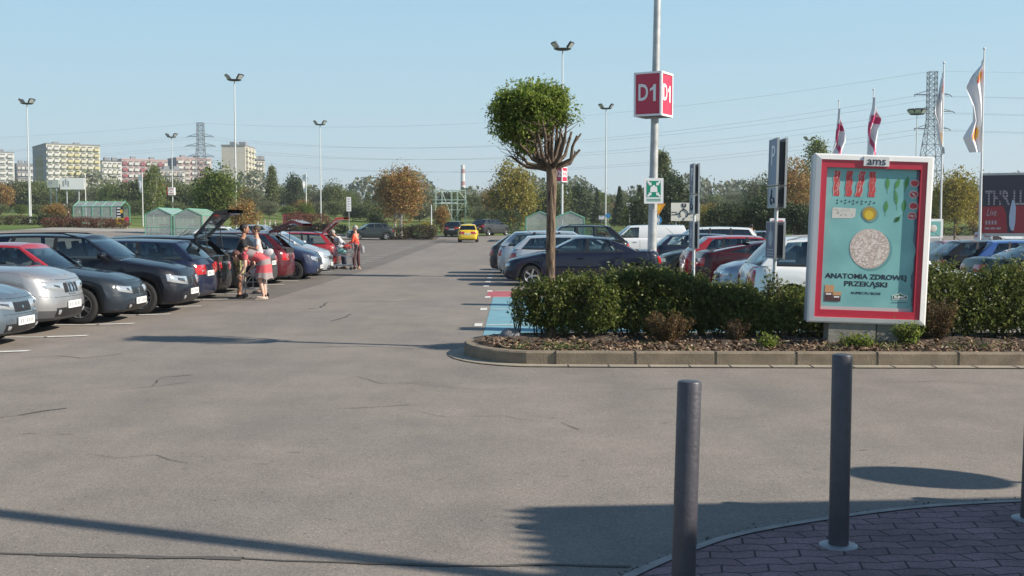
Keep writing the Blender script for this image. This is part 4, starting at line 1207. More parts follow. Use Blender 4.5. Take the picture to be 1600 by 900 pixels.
# nearer trees, each its own mesh
t_ = make_tree(6.4, 2.0, 'green', 11000, lsize=.17, crown0=.22, name='maple_tree', stems=3); put(t_, 338, 258, 98, None, 'green maple behind the trolley shelter and the left lamp mast', 'tree', w=1.0, base_h=6.4)
t_ = make_tree(2.6, 1.1, 'orange', 3000, lsize=.12, crown0=.2, name='autumn_tree'); put(t_, 381, 312, 92, None, 'small orange-brown tree right of the left lamp mast', 'tree', base_h=2.6)
t_ = make_tree(6.4, 2.15, 'orange', 15000, lsize=.15, crown0=.24, name='autumn_tree', stems=3, bark='birch'); put(t_, 625, 258, 104, None, 'large orange and yellow autumn tree with pale stems left of the aisle end', 'tree', base_h=6.4)
t_ = make_tree(5.6, 1.9, 'yellow', 13000, lsize=.15, crown0=.02, name='autumn_tree', stems=2); put(t_, 802, 250, 122, None, 'yellow-green tree right behind the turning crossover', 'tree', w=.92, base_h=5.6)
t_ = make_tree(7, 2.4, 'yellow', 12000, lsize=.17, crown0=.18, name='autumn_tree', shell=.2); put(t_, 1494, 262, 92, None, 'yellow-green tree with loose upper twigs left of the billboard', 'tree', w=.95, base_h=7)
t_ = make_tree(7.5, 2.2, 'orange', 9000, lsize=.18, crown0=.1, name='autumn_tree'); put(t_, 1243, 246, 112, None, 'brown-orange autumn tree between the sign post and the poster box', 'tree', w=.95, base_h=7.5)
t_ = make_tree(8, 1.6, 'light', 6000, lsize=.18, crown0=.1, name='birch_tree', shape='poplar', bark='birch'); put(t_, 1277, 222, 125, None, 'pale yellow birch just above the left top corner of the poster box', 'tree', w=1.0, base_h=8)
t_ = make_tree(3.3, 1.5, 'dark', 7000, lsize=.12, crown0=.3, name='clipped_tree'); put(t_, 1131, 318, 70, None, 'dark round clipped tree left of the double parking sign', 'tree', 'round clipped trees along the verge', base_h=3.3)
c1 = dup(t_); put(c1, 1197, 308, 70, None, 'dark round clipped tree directly left of the tall parking sign', 'tree', base_h=3.3, w=1.05)
c2 = dup(t_); put(c2, 1246, 318, 68, None, 'dark round clipped tree between the tall parking sign and the poster box', 'tree', base_h=3.3, w=1.1)
t_ = make_tree(3.2, 1.1, 'green', 4500, lsize=.12, crown0=.3, name='clipped_tree'); put(t_, 1162, 325, 74, None, 'lighter green small tree between two dark clipped trees', 'tree', base_h=3.2)
tree('pine', 1052, 262, 100, 'dark pine right behind the tall sign pole', .85)
tree('poplar', 1034, 240, 130, 'narrow poplar rising behind the tall sign pole', 1.0)
tree('pine', 905, 282, 150, 'dark pine right of the far lamp mast with the red box', 1.0)
tree('spruce', 968, 292, 150, 'dark young conifer right of the far lamp mast', .9)
tree('spruce', 1000, 290, 140, 'dark conifer left of the assembly sign', .9)
tree('spruce', 933, 296, 160, 'slim conifer left of the thin far mast', .7)
tree('birch', 238, 262, 160, 'bright light green birch left of the flood mast with the small sign', .95)
tree('round_green', 990, 318, 110, 'low green bush-like tree left of the tall sign pole', 1.1)
tree('pine', 1000, 300, 96, 'dark broad tree between the tall sign pole and the far mast', .9)
tree('autumn', 770, 292, 150, 'reddish tree left of the clipped tree trunk', 1.0)
tree('round_mid', 868, 275, 130, 'dull green tree behind the clipped tree trunk', .8)
tree('poplar', 425, 262, 190, 'pale thin poplar beside the beige tower block', .9); tree('round_grey', 395, 292, 180, 'grey-green tree at the foot of the beige tower block', 1)
tree('pine', 459, 268, 200, 'dark pine right of the white pennant pole', .8); tree('round_mid', 521, 281, 200, 'dark round tree right of the lone lamp mast', .9)
tree('round_green', 478, 315, 118, 'low bright green tree above the red sign board', .9)
tree('pine', 588, 330, 108, 'dark low spreading tree left of the orange tree', 1.4)
tree('poplar', 600, 276, 230, 'slim pale poplar left of the orange tree', .8)
tree('autumn', 690, 320, 112, 'brownish low tree left of the steel scaffold', .9)
tree('lime', 668, 345, 104, 'bright yellow-green bush at the end of the left row', 1.4)
tree('autumn', 84, 318, 128, 'rust coloured bush left of the glass trolley shelter', 1.9)
tree('spruce', 1075, 300, 120, 'dark conifer behind the roundabout sign', 1.3)
tree('lime', 1105, 318, 100, 'yellowish tree behind the thin double sign', .9)
tree('round_mid', 1225, 255, 140, 'tall green tree behind the tall parking sign', .8)
tree('pine', 1275, 325, 66, 'dark low tree against the left edge of the poster box', .9)
tree('round_grey', 1185, 275, 150, 'thin crowned pale tree behind the clipped trees', .8)
tree('round_green', 1460, 290, 110, 'green tree seen right of the poster box edge', .8)
tree('autumn', 1524, 300, 110, 'brown tree close to the left edge of the billboard', .7)

# ---- the belt of trees behind the meadow
BG = 'trees of the far belt'
kinds = ['round_mid', 'round_grey', 'round_green', 'round_mid', 'pine', 'round_grey', 'poplar', 'round_mid', 'autumn']
nouns = dict(round_mid='broad dull green', round_grey='pale grey-green', round_green='rich green', pine='dark ragged', poplar='narrow', autumn='rust tinted', lime='yellowish', birch='bright', spruce='pointed dark')
rr_ = random.Random(5)
tops = [(-20, 290), (40, 283), (100, 292), (150, 297), (215, 277), (270, 280), (320, 290), (400, 300), (450, 290), (520, 292), (570, 300), (600, 290), (680, 300), (740, 300), (790, 302), (860, 300), (930, 300), (1000, 300), (1080, 305), (1160, 300), (1230, 290), (1300, 300), (1450, 300), (1530, 300), (1640, 300)]
x_ = -30.0; i_ = 0
marks_ = ['far left of the yellow tower block', 'under the yellow tower block', 'under the white and red blocks', 'left of the beige tower', 'right of the beige tower', 'left of the orange tree', 'right of the orange tree', 'near the striped chimney', 'behind the clipped tree', 'right of the clipped tree', 'behind the tall sign pole', 'behind the parking signs', 'behind the poster box', 'by the billboard']
while x_ < 1640:
    top = float(np.interp(x_, [a for a, b_ in tops], [b_ for a, b_ in tops])) + rr_.uniform(-7, 9)
    k_ = rr_.choice(kinds); Y_ = rr_.choice([190, 215, 240, 270])
    pl_ = marks_[min(len(marks_) - 1, int((x_ + 30) / 1670 * len(marks_)))]
    tree(k_, x_, top, Y_, f'{nouns[k_]} far tree {pl_}', rr_.uniform(.9, 1.35) if k_ != 'poplar' else 1.3, BG)
    x_ += rr_.uniform(11, 19); i_ += 1
x_ = -30.0
while x_ < 1640:
    k_ = rr_.choice(['round_mid', 'round_green', 'round_grey', 'round_mid', 'pine', 'autumn'])
    pl_ = marks_[min(len(marks_) - 1, int((x_ + 30) / 1670 * len(marks_)))]
    tree(k_, x_, 318 + rr_.uniform(-8, 6), rr_.uniform(165, 185), f'{nouns[k_]} low shrubby tree {pl_}', rr_.uniform(1.4, 2.0), 'low trees at the front of the far belt')
    x_ += rr_.uniform(20, 34)
# a far wood closing the horizon
wp_ = []
for q in range(26000):
    xx = random.uniform(-330, 330); yy = 420 + random.uniform(-12, 12); wp_.append((xx, yy, gz(xx, yy) + random.random() ** .7 * (9 + 3 * math.sin(xx * .11) + 2 * math.sin(xx * .31))))
tag(leaf_mesh('far_wood', wp_, 1.5, LV['grey'], aspect=.8), kind='stuff')

# ---- hedges and low bushes
def hedge_obj(name, segs, label, leaf='hedge', n=4000, size=.04, stems=True, zb=None, cat='hedge', group=None, base=None):
    """segs: (x, y, rx, ry, z0, z1) blobs that join into one hedge"""
    x0, y0 = segs[0][0], segs[0][1]
    zz = zb if zb is not None else gz(x0, y0)
    root = thing(name, (x0, y0, zz), 0, label, cat, group)
    pts = []
    vol = [s[2] * s[3] * (s[5] - s[4]) for s in segs]; tot = sum(vol)
    sb = MB()
    for s, v in zip(segs, vol):
        m_ = int(n * v / tot)
        c = (s[0] - x0, s[1] - y0, (s[4] + s[5]) / 2); hz = (s[5] - s[4]) / 2
        d = rng.uniform(-1, 1, size=(m_, 3)); 
        e = (np.abs(d) ** 3).sum(1) ** (1 / 3); d = d / e[:, None] * (.55 + .45 * rng.random(m_) ** .45)[:, None]
        w_ = 1 + .16 * np.sin(d[:, 0] * 9 + s[0]) * np.cos(d[:, 2] * 7 + s[1] * 3) + .10 * np.sin(d[:, 0] * 23 + 1.7)
        low = d[:, 2] < -.35; keep = ~(low & (rng.random(m_) < .12))
        p = d * np.array([s[2], s[3], hz]) * np.stack([w_ * 0 + 1, w_, 1 + .10 * np.sin(d[:, 0] * 6 + s[0] * 2)], 1) + rng.normal(size=(m_, 3)) * size * .5
        pts.append((p + np.array(c))[keep])
        if stems:
            for q in range(max(2, int(s[2] * 9))):
                bx = c[0] + random.uniform(-.8, .8) * s[2]; by = c[1] + random.uniform(-.4, .4) * s[3]
                for r_ in range(3):
                    limb(sb, (bx + random.gauss(0, .03), by, 0 if zb is not None else 0), (bx + random.gauss(0, .16), by + random.gauss(0, .12), s[4] + (s[5] - s[4]) * random.uniform(.5, .95)), .012, .004, .1, 5, 3)
    # shoots above the outline
    sh = []
    for s in segs:
        for q in range(int(60 * s[2])):
            bx = s[0] - x0 + random.uniform(-.9, .9) * s[2]; by = s[1] - y0 + random.uniform(-.8, .8) * s[3]; hh = random.uniform(.03, .20)
            for r_ in range(9): sh.append((bx + random.gauss(0, .02), by + random.gauss(0, .02), s[5] - .05 + hh * r_ / 8))
    if stems: pts.append(np.array(sh))
    if stems: sb.build('stem', M['bark_dark'], root)
    leaf_mesh('foliage', np.vstack(pts), size, LV[leaf], root, up=.5, aspect=.42)
    return root
Z = .17
segs = []
for i in range(11):
    x = .20 + i * .262; segs.append((x, 15.72 + random.uniform(-.09, .09), .25 if i else .2, [.26, .36, .44, .40, .46, .40, .44, .38, .45, .36, .30][i], [.22, .14, .10, .08, .10, .12, .08, .1, .14, .1, .16][i], .84 + [-.14, -.03, .0, .02, -.02, .07, .12, .13, .06, .0, -.12][i]))
hedge_obj('hedge', segs, 'bright green leafy hedge around the trunk of the clipped tree', n=62000, size=.052, zb=Z)
segs = []
for i in range(9):
    x = 2.98 + i * .25; segs.append((x, 15.75, .24, .42, .08, .61 + [.10, .14, .00, -.06, .07, .02, -.08, .12, -.02][i]))
hedge_obj('hedge', segs, 'lower darker hedge between the sign posts and the poster box', n=36000, size=.052, zb=Z)
segs = []
for i in range(14):
    x = 5.62 + i * .3; segs.append((x, 15.7, .29, .45, .08, .94 + .10 * math.sin(i * 1.7) + .05 * math.sin(i * 3.1)))
hedge_obj('hedge', segs, 'tall green hedge right of the poster box running out of the picture', n=60000, size=.052, zb=Z)
def bush(x, y, r, h, leaf, label, n=3500, size=.03, name='bush'):
    root = thing(name, (x, y, Z), 0, label, 'bush')
    sb = MB(); pts = []
    for q in range(int(30 + 40 * r)):
        a = random.uniform(0, 6.28); rr = r * random.uniform(.2, 1) ; tip = Vector((rr * math.cos(a), rr * math.sin(a) * .8, h * random.uniform(.55, 1.05)))
        limb(sb, (rr * .15 * math.cos(a), rr * .15 * math.sin(a), 0), tip, .007, .002, .12, 4, 4)
        for k in range(n // int(30 + 40 * r)):
            t_ = random.uniform(.25, 1); pts.append(tuple(Vector((tip.x * t_ ** .8, tip.y * t_ ** .8, tip.z * t_)) + Vector((random.gauss(0, .03), random.gauss(0, .03), random.gauss(0, .03)))))
    sb.build('stem', M['bark_dark'], root); leaf_mesh('foliage', pts, size, LV[leaf], root, aspect=.5); return root
bush(P(1042, 520, 14.9).x, 14.85, .36, .42, 'barberry', 'russet barberry bush in front of the bright hedge', n=6500, size=.028)
bush(P(1150, 520, 15).x, 15.0, .22, .32, 'barberry', 'sparse reddish bush left of the poster box pedestal', n=900, size=.026)
bush(P(1212, 470, 15.3).x, 15.6, .16, .95, 'hedge', 'thin leafy shoot rising above the low hedge by the tall parking sign', n=900, size=.05)
bush(P(1468, 500, 15).x, 15.0, .30, .58, 'barberry', 'orange-brown bush at the right foot of the poster box', n=3500, size=.028)
bush(P(1420, 525, 14.6).x, 14.62, .22, .30, 'ball', 'yellow-green weedy bush in front of the poster box pedestal', n=1600, size=.04)
bush(P(1340, 535, 14.4).x, 14.45, .26, .16, 'ball', 'low green plant before the middle of the pedestal', n=900, size=.04)
bush(P(1200, 540, 14.4).x, 14.4, .16, .16, 'ball', 'low green plant near the kerb left of the pedestal', n=500, size=.04)

def low_hedge(px0, px1, Y, h, leaf, label, n=5000, size=.16, ry=.8):
    x0 = P(px0, 352, Y).x; x1 = P(px1, 352, Y).x; segs = []; k = max(1, int(abs(x1 - x0) / 1.6))
    for i in range(k): segs.append((x0 + (x1 - x0) * (i + .5) / k, Y + random.uniform(-.2, .2), (x1 - x0) / k * .62, ry, 0, h * random.uniform(.85, 1.1)))
    hedge_obj('low_hedge', segs, label, leaf, n, size, stems=False)
low_hedge(-10, 112, 121, .95, 'brownhedge', 'brown-green low hedge behind the left lamp mast', 6000)
low_hedge(68, 200, 108, .9, 'rust', 'rust-brown low hedge in front of the glass trolley shelter', 7000)
low_hedge(425, 540, 106, 1.0, 'brownhedge', 'olive low hedge in front of the red sign board', 6000)
low_hedge(450, 512, 110, 2.0, 'rust', 'dark red bush mass beside the red sign board', 5000, ry=1.5)
low_hedge(600, 678, 99, 1.2, 'brownhedge', 'olive-brown low hedge under the orange tree', 6000)
low_hedge(748, 812, 119, 2.3, 'dark', 'dark evergreen shrubs behind the turning crossover', 5000, ry=1.6)
low_hedge(1445, 1600, 110, .8, 'brownhedge', 'low brown hedge at the edge of the meadow left of the billboard', 5000)
low_hedge(925, 1010, 84, .9, 'brownhedge', 'low dull hedge left of the white panel van', 3000)
low_hedge(1060, 1260, 78, .6, 'dark', 'dark hedge under the round clipped trees', 7000, ry=1.2)

# ---- the clipped globe tree in the bed
tr = thing('clipped_globe_tree', (.535, 15.72, Z), 0, 'clipped globe-headed tree with bare sawn limbs on its right side, in the planted bed', 'tree')
S = 15.72 / F
fork = P(862, 262, 15.72) - Vector((.535, 15.72, Z)); base_ = Vector((P(861, 530, 15.72).x - .535, 0, -.05))
tk = MB(); tk.tube([base_, base_ + Vector((.0, 0, .15)), base_.lerp(fork, .35) + Vector((-.015, 0, 0)), base_.lerp(fork, .7) + Vector((-.005, 0, 0)), fork + Vector((0, 0, -.12)), fork + Vector((0, 0, .08))], [.098, .076, .067, .065, .074, .085], 18)
def bark_mat2():
    m = bpy.data.materials.new('furrowed_bark'); t, b = nodes_of(m); tc = t.nodes.new('ShaderNodeTexCoord')
    mp = t.nodes.new('ShaderNodeMapping'); mp.inputs['Scale'].default_value = (38, 38, 5); t.links.new(tc.outputs['Object'], mp.inputs[0])
    n = t.nodes.new('ShaderNodeTexNoise'); n.inputs['Scale'].default_value = 1; n.inputs['Detail'].default_value = 5; n.inputs['Distortion'].default_value = .6; t.links.new(mp.outputs[0], n.inputs['Vector'])
    r = t.nodes.new('ShaderNodeValToRGB'); e = r.color_ramp.elements; e[0].position = .38; e[0].color = (.045, .03, .022, 1); e[1].position = .62; e[1].color = (.22, .155, .105, 1)
    t.links.new(n.outputs[0], r.inputs[0]); t.links.new(r.outputs[0], b.inputs['Base Color']); b.inputs['Roughness'].default_value = .9
    bp = t.nodes.new('ShaderNodeBump'); bp.inputs['Strength'].default_value = 1; bp.inputs['Distance'].default_value = .02; t.links.new(n.outputs[0], bp.inputs['Height']); t.links.new(bp.outputs[0], b.inputs['Normal'])
    return m
BK2 = bark_mat2()
tk.build('trunk', BK2, tr, smooth=80)
def LP(px, py, dy=0): v = P(px, py, 15.72 + dy) - Vector((.535, 15.72, Z)); return v
lb = MB()
mains = [(906, 234, .1), (902, 212, -.1), (893, 206, .25), (884, 208, -.25), (876, 200, .1), (866, 195, -.2), (857, 190, .0), (848, 190, -.3), (838, 195, .2), (828, 200, -.1), (820, 210, .3), (812, 225, -.25), (806, 240, .05), (800, 246, .2), (822, 185, .35), (870, 180, .38), (855, 200, .42), (840, 205, -.42), (885, 195, -.38)]
for (px, py, dy) in mains:
    tip = LP(px, py, dy * 1.3); mid = fork + Vector(((tip.x - fork.x) * .62, (tip.y - fork.y) * .7, (tip.z - fork.z) * .30)) + Vector((random.gauss(0, .02), 0, random.gauss(0, .02)))
    bare = px > 880 and py > 200
    r0 = .033
    lb.tube([fork + Vector((0, 0, random.uniform(-.08, .05))), fork.lerp(mid, .5) + Vector((0, 0, -.01)), mid, mid.lerp(tip, .5) + Vector((random.gauss(0, .015), 0, random.gauss(0, .01))), tip], [r0, r0 * .85, r0 * .75, r0 * .62, r0 * (.5 if bare else .3)], 9)
    if bare:
        for q in range(1):
            b0_ = mid.lerp(tip, random.uniform(.4, .8)); lb.tube([b0_, b0_ + Vector((random.uniform(-.03, .08), random.uniform(-.06, .06), random.uniform(.06, .14)))], [.017, .012], 6)
    for q in range(9 if not bare else 0):
        b0_ = mid.lerp(tip, random.uniform(.2, .95)); d_ = Vector((random.gauss(-.05, .13), random.gauss(0, .13), random.uniform(.05, .28)))
        limb(lb, b0_, b0_ + d_, .008, .002, .1, 5, 3)
for (a, b_) in (((812, 240), (778, 231)), ((806, 248), (782, 236)), ((800, 225), (776, 222)), ((802, 246), (788, 243))):
    limb(lb, LP(*a), LP(*b_), .007, .002, .08, 4, 4)
lb.build('limb', mat('shaded_limb_bark', (.10, .072, .052), .9, noise=.45, nscale=22, bump=.8, bscale=40), tr, smooth=70)  # shade among the limbs is put into this darker bark colour
pts = []
cxx = LP(835, 182); 
nl = 26000
gb = [((800, 160), .30, .23, 3600), ((830, 150), .38, .22, 5200), ((865, 160), .30, .26, 4200), ((845, 170), .42, .30, 6000), ((808, 190), .26, .26, 3600), ((879, 182), .15, .22, 1700), ((785, 165), .16, .22, 1300), ((815, 212), .17, .17, 1400), ((870, 140), .20, .10, 900), ((818, 226), .16, .13, 1300), ((850, 190), .34, .16, 3800), ((828, 205), .30, .16, 3000), ((795, 200), .20, .18, 1800), ((872, 168), .24, .16, 2200)]
for (pp, rx, rzz, m_) in gb:
    q, _ = clumps(LP(*pp), (rx * .92, .36 * (rx + .15) / .45, rzz), m_, .05, .3, nclump=m_ // 26); pts.append(q)
# feathered shoots at the rim
for k in range(190):
    a = random.uniform(-.5, math.pi + .5); o_ = cxx + Vector((-.60 * math.cos(a) * random.uniform(.85, 1.0), random.uniform(-.35, .35), .47 * math.sin(a) * random.uniform(.9, 1.02) + .02))
    if o_.x > .12 and o_.z < LP(0, 200).z: continue
    d_ = (o_ - cxx).normalized(); pts.append(np.array([tuple(o_ + d_ * (.016 * q) + Vector((random.gauss(0, .018), random.gauss(0, .02), random.gauss(0, .018)))) for q in range(11)]))
allp = np.vstack(pts)
c_sh = np.array(LP(836, 186)); allp = (allp - c_sh) * np.array([.90, .95, .92]) + c_sh + np.array([-.01, 0, -.035])
# keep the sawn right-hand side bare
lim = LP(884, 200)
keep = ~((allp[:, 0] > LP(862, 200).x) & (allp[:, 2] < lim.z + .04)) & ~((allp[:, 0] > LP(846, 200).x) & (allp[:, 2] < LP(0, 214).z))
keep &= rng.random(len(allp)) < .88
keep &= ~((allp[:, 0] > LP(888, 180).x) & (rng.random(len(allp)) < .75)) & ~((allp[:, 2] > LP(0, 128).z) & (rng.random(len(allp)) < .6))
for k in range(34):
    a = random.uniform(0, 6.28); cc_ = c_sh + np.array([.50 * math.cos(a), random.uniform(-.4, .1), .40 * math.sin(a)]) * random.uniform(.6, 1.05)
    keep &= ~((np.linalg.norm(allp - cc_, axis=1) < random.uniform(.05, .11)) & (rng.random(len(allp)) < .9))
leaf_mesh('crown', allp[keep], .054, LV['ball'], tr, up=.6, aspect=.42)
# ================================================================== FAR BUILDINGS
PLA = {}
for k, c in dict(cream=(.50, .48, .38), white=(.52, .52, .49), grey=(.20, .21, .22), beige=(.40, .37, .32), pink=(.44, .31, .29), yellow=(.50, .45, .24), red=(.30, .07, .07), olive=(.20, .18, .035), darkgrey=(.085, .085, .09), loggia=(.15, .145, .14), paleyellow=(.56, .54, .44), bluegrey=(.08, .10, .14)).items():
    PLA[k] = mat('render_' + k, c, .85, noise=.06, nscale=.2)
_winme = {}
def block(px0, px1, pytop, Y, label, wall, panels, floors, cols, depth=11, gable=None, roofcol='grey', yaw=R(34), gpx=None):
    """slab block of flats; the front faces the camera. panels: list of balcony wall colours by column"""
    a = P(px0, pytop, Y); b = P(px1, pytop, Y); W_ = (b.x - a.x) / (math.cos(yaw) - math.sin(yaw) * (px1 - 800) / F)
    if gpx: depth = abs(a.x - P(gpx, pytop, Y).x) / (math.sin(yaw) + math.cos(yaw) * (px0 - 800) / F)
    z0 = gz(a.x, Y) - 2; top = a.z; Hh = top - z0
    root = thing('apartment_block', (a.x, Y, z0), yaw, label, 'apartment block')
    m_ = MB(); m_.box((W_ / 2, depth / 2, Hh / 2), (W_, depth, Hh)); m_.build('wall', PLA[wall], root)
    r_ = MB(); r_.box((W_ / 2, depth / 2, Hh + .3), (W_ + .5, depth + .5, .6)); ro = r_.build('roof', PLA[roofcol], root)
    for q in range(2):
        s_ = MB(); s_.box((W_ * (.3 + .4 * q), depth / 2, Hh + 1.5), (3, 3, 1.9)); s_.build('lift_house', PLA['grey'], ro)
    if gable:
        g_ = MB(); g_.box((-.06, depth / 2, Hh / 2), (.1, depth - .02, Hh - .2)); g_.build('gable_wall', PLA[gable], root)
    if not cols: return root, W_, Hh, depth
    fh = Hh / floors; cw = W_ / cols
    lme = MB(); lme.box((0, -.02, 0), (cw * .70, .1, fh * .62)); key = MB(); key.box((0, -.65, -fh * .16), (cw * .74, 1.1, fh * .42))
    l0 = lme.build('window', PLA['loggia']); lmesh = l0.data; bpy.data.objects.remove(l0)
    k0 = key.build('balcony', PLA['white']); kmesh = k0.data; bpy.data.objects.remove(k0)
    cache = {}
    cnt = 0
    for j in range(floors):
        for i in range(cols):
            pc_ = panels[i % len(panels)]
            if cnt >= 98 : break
            cnt += 1
            z_ = (floors - j - .5) * fh
            wo = link('window', lmesh, root, ((i + .5) * cw, 0, z_))
            if pc_ != '-':
                if pc_ not in cache:
                    km = kmesh.copy(); km.materials.clear(); km.materials.append(PLA[pc_]); cache[pc_] = km
                link('balcony', cache[pc_], wo, (0, 0, 0))
    return root, W_, Hh, depth
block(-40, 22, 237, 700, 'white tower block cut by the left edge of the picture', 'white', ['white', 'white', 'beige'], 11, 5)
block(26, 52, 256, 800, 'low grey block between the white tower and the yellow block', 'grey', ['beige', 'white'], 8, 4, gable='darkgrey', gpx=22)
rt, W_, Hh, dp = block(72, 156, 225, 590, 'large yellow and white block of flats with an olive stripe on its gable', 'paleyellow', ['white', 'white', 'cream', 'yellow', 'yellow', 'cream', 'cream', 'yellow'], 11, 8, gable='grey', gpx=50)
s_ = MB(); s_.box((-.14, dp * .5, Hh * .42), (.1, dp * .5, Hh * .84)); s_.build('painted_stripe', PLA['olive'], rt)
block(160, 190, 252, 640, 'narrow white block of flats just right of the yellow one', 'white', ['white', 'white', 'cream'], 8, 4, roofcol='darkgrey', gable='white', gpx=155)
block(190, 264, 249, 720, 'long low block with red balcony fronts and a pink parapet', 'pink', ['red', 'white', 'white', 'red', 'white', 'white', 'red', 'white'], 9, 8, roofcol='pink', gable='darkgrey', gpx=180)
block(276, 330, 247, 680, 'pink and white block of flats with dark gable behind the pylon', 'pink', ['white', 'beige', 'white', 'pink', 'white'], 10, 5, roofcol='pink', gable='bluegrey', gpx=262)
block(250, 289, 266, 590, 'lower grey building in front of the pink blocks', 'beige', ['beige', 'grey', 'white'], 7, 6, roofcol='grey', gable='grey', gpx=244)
PLA['blank'] = mat('blank_gable', (.56, .51, .44), .9, noise=.12, nscale=.15)
rt, W_, Hh, dp = block(346, 383, 228, 520, 'tall beige tower block with a blank concrete gable', 'blank', ['-'], 12, 0, depth=19, roofcol='grey', yaw=R(0))
for j in range(12):
    for i in range(3):
        q = MB(); q.box((W_ + .02, 3 + 6.2 * i, (j + .5) * Hh / 12), (.1, 4.0, Hh / 12 * .6)); wo = q.build('window', PLA['loggia'], rt)
        q = MB(); q.box((W_ + .6, 3 + 6.2 * i, (j + .34) * Hh / 12), (1.0, 4.2, Hh / 12 * .42)); q.build('balcony', PLA['cream'], wo)
block(400, 413, 251, 560, 'lower right wing stepped down beside the beige tower block', 'cream', ['beige', 'white'], 10, 3, roofcol='darkgrey', gable='blank', gpx=396)
block(1098, 1112, 288, 900, 'pale distant block seen over the trees behind the thin double sign', 'cream', ['white', 'grey'], 5, 3, yaw=R(20))

# striped chimney
p0 = P(723, 258, 900); cz0 = gz(p0.x, 900)
ch_ = thing('factory_chimney', (p0.x, 900, cz0), 0, 'distant red and white striped factory chimney', 'chimney')
cm = MB(); hh = p0.z - cz0; k = 12
for i in range(k):
    cm.cur = 1 if i in (3, 7, 10) else 0; cm.cyl((0, 0, hh * i / k), (0, 0, hh * (i + 1) / k), 2.2 - .7 * i / k, 2.2 - .7 * (i + 1) / k, 14, caps=(i == k - 1))
cm.build('stack', [mat('chimney_white', (.6, .58, .57), .8), mat('chimney_red', (.36, .15, .14), .8)], ch_)

# ------------------------------------------------------------------ pylons and wires
STL = mat('pylon_steel', (.13, .15, .17), .6, .3)
WIRE = mat('wire', (.30, .33, .36), .6)
def pylon(px, pytop, Y, label, waist, arms, hw_base, hw_top, tr_=.09):
    p = P(px, pytop, Y); z0 = gz(p.x, Y); Hh = p.z - z0
    root = thing('electricity_pylon', (p.x, Y, z0), 0, label, 'pylon')
    hw = lambda z: hw_top + (hw_base - hw_top) * max(0, (waist - z) / waist)
    lv = [0]; 
    while lv[-1] < Hh - .5: lv.append(min(Hh, lv[-1] + max(1.6, hw(lv[-1]) * 1.5)))
    for sx in (-1, 1):
        for sy in (-1, 1):
            m_ = MB()
            for a, b in zip(lv[:-1], lv[1:]): m_.cyl((sx * hw(a), sy * hw(a), a), (sx * hw(b), sy * hw(b), b), tr_, n=4, caps=False)
            m_.build('leg', STL, root)
    m_ = MB()
    for a, b in zip(lv[:-1], lv[1:]):
        for s_ in (-1, 1):
            for ax in (0, 1):
                def q(u, z): return (u * hw(z), s_ * hw(z), z) if ax == 0 else (s_ * hw(z), u * hw(z), z)
                m_.cyl(q(-1, a), q(1, b), tr_ * .6, n=4, caps=False); m_.cyl(q(1, a), q(-1, b), tr_ * .6, n=4, caps=False); m_.cyl(q(-1, b), q(1, b), tr_ * .6, n=4, caps=False)
    m_.build('bracing', STL, root)
    tips = []
    for (za, wa) in arms:
        za = za - z0
        for s_ in (-1, 1):
            m_ = MB()
            for yy in (-1, 1): m_.cyl((s_ * hw(za), yy * hw(za), za), (s_ * wa, 0, za), tr_ * .8, n=4)
            m_.cyl((s_ * hw(za + 1.3), 0, za + 1.3), (s_ * wa, 0, za), tr_ * .8, n=4)
            m_.cyl((s_ * (wa + hw(za)) / 2, -hw(za) / 2, za), (s_ * (wa + hw(za)) / 2, hw(za) / 2, za), tr_ * .5, n=4)
            ar = m_.build('crossarm', STL, root)
            i_ = MB(); i_.cyl((s_ * wa, 0, za), (s_ * (wa + .25), -1.2, za - .7), .11, n=6); i_.build('insulator', M['dark_metal'], ar)
            tips.append(Vector((p.x + s_ * wa, Y, z0 + za - .4)))
    tips.append(Vector((p.x, Y, z0 + Hh)))
    return root, tips
Y1, Y2 = 500, 345
zz = lambda py, Y: P(0, py, Y).z
py1, tp1 = pylon(313, 192, Y1, 'distant lattice pylon above the pink block of flats', 30, [(zz(213, Y1), 5.6), (zz(228, Y1), 6.4), (zz(244, Y1), 5.6)], 3.2, 1.35, .13)
py2, tp2 = pylon(1457, 111, Y2, 'large lattice pylon behind the flags on the right', 27, [(zz(148, Y2), 5.4), (zz(174, Y2), 6.4), (zz(201, Y2), 5.2)], 4.3, 1.2, .12)
def wire(a, b, sag, r, label, grp):
    m_ = MB(); N = 36; pts = [a.lerp(b, t / N) - Vector((0, 0, sag * 4 * (t / N) * (1 - t / N))) for t in range(N + 1)]
    o = thing('power_line', a, 0, label, 'power line', grp)
    m_.tube([q - a for q in pts], r, 4); m_.build('conductor', WIRE, o); return o
lab = ['lowest left', 'lowest right', 'middle left', 'middle right', 'top left', 'top right', 'earth']
order = [4, 5, 2, 3, 0, 1, 6]
for k, q in enumerate(order):
    wire(tp1[q], tp2[q], 9.5 if q != 6 else 7.5, .032, f'overhead wire between the two pylons, {lab[k]} conductor', 'overhead wires between the pylons')
for k, q in enumerate(order):
    a = tp2[q]; b = Vector((a.x + 330, a.y - 110, a.z + 3)); wire(a, b, 6.5, .028, f'overhead wire running right from the large pylon, {lab[k]} conductor', 'overhead wires right of the large pylon')
for k, q in enumerate(order):
    a = tp1[q]; b = Vector((a.x - 340, a.y + 60, a.z + 2)); wire(a, b, 7, .032, f'overhead wire running left from the distant pylon, {lab[k]} conductor', 'overhead wires left of the distant pylon')

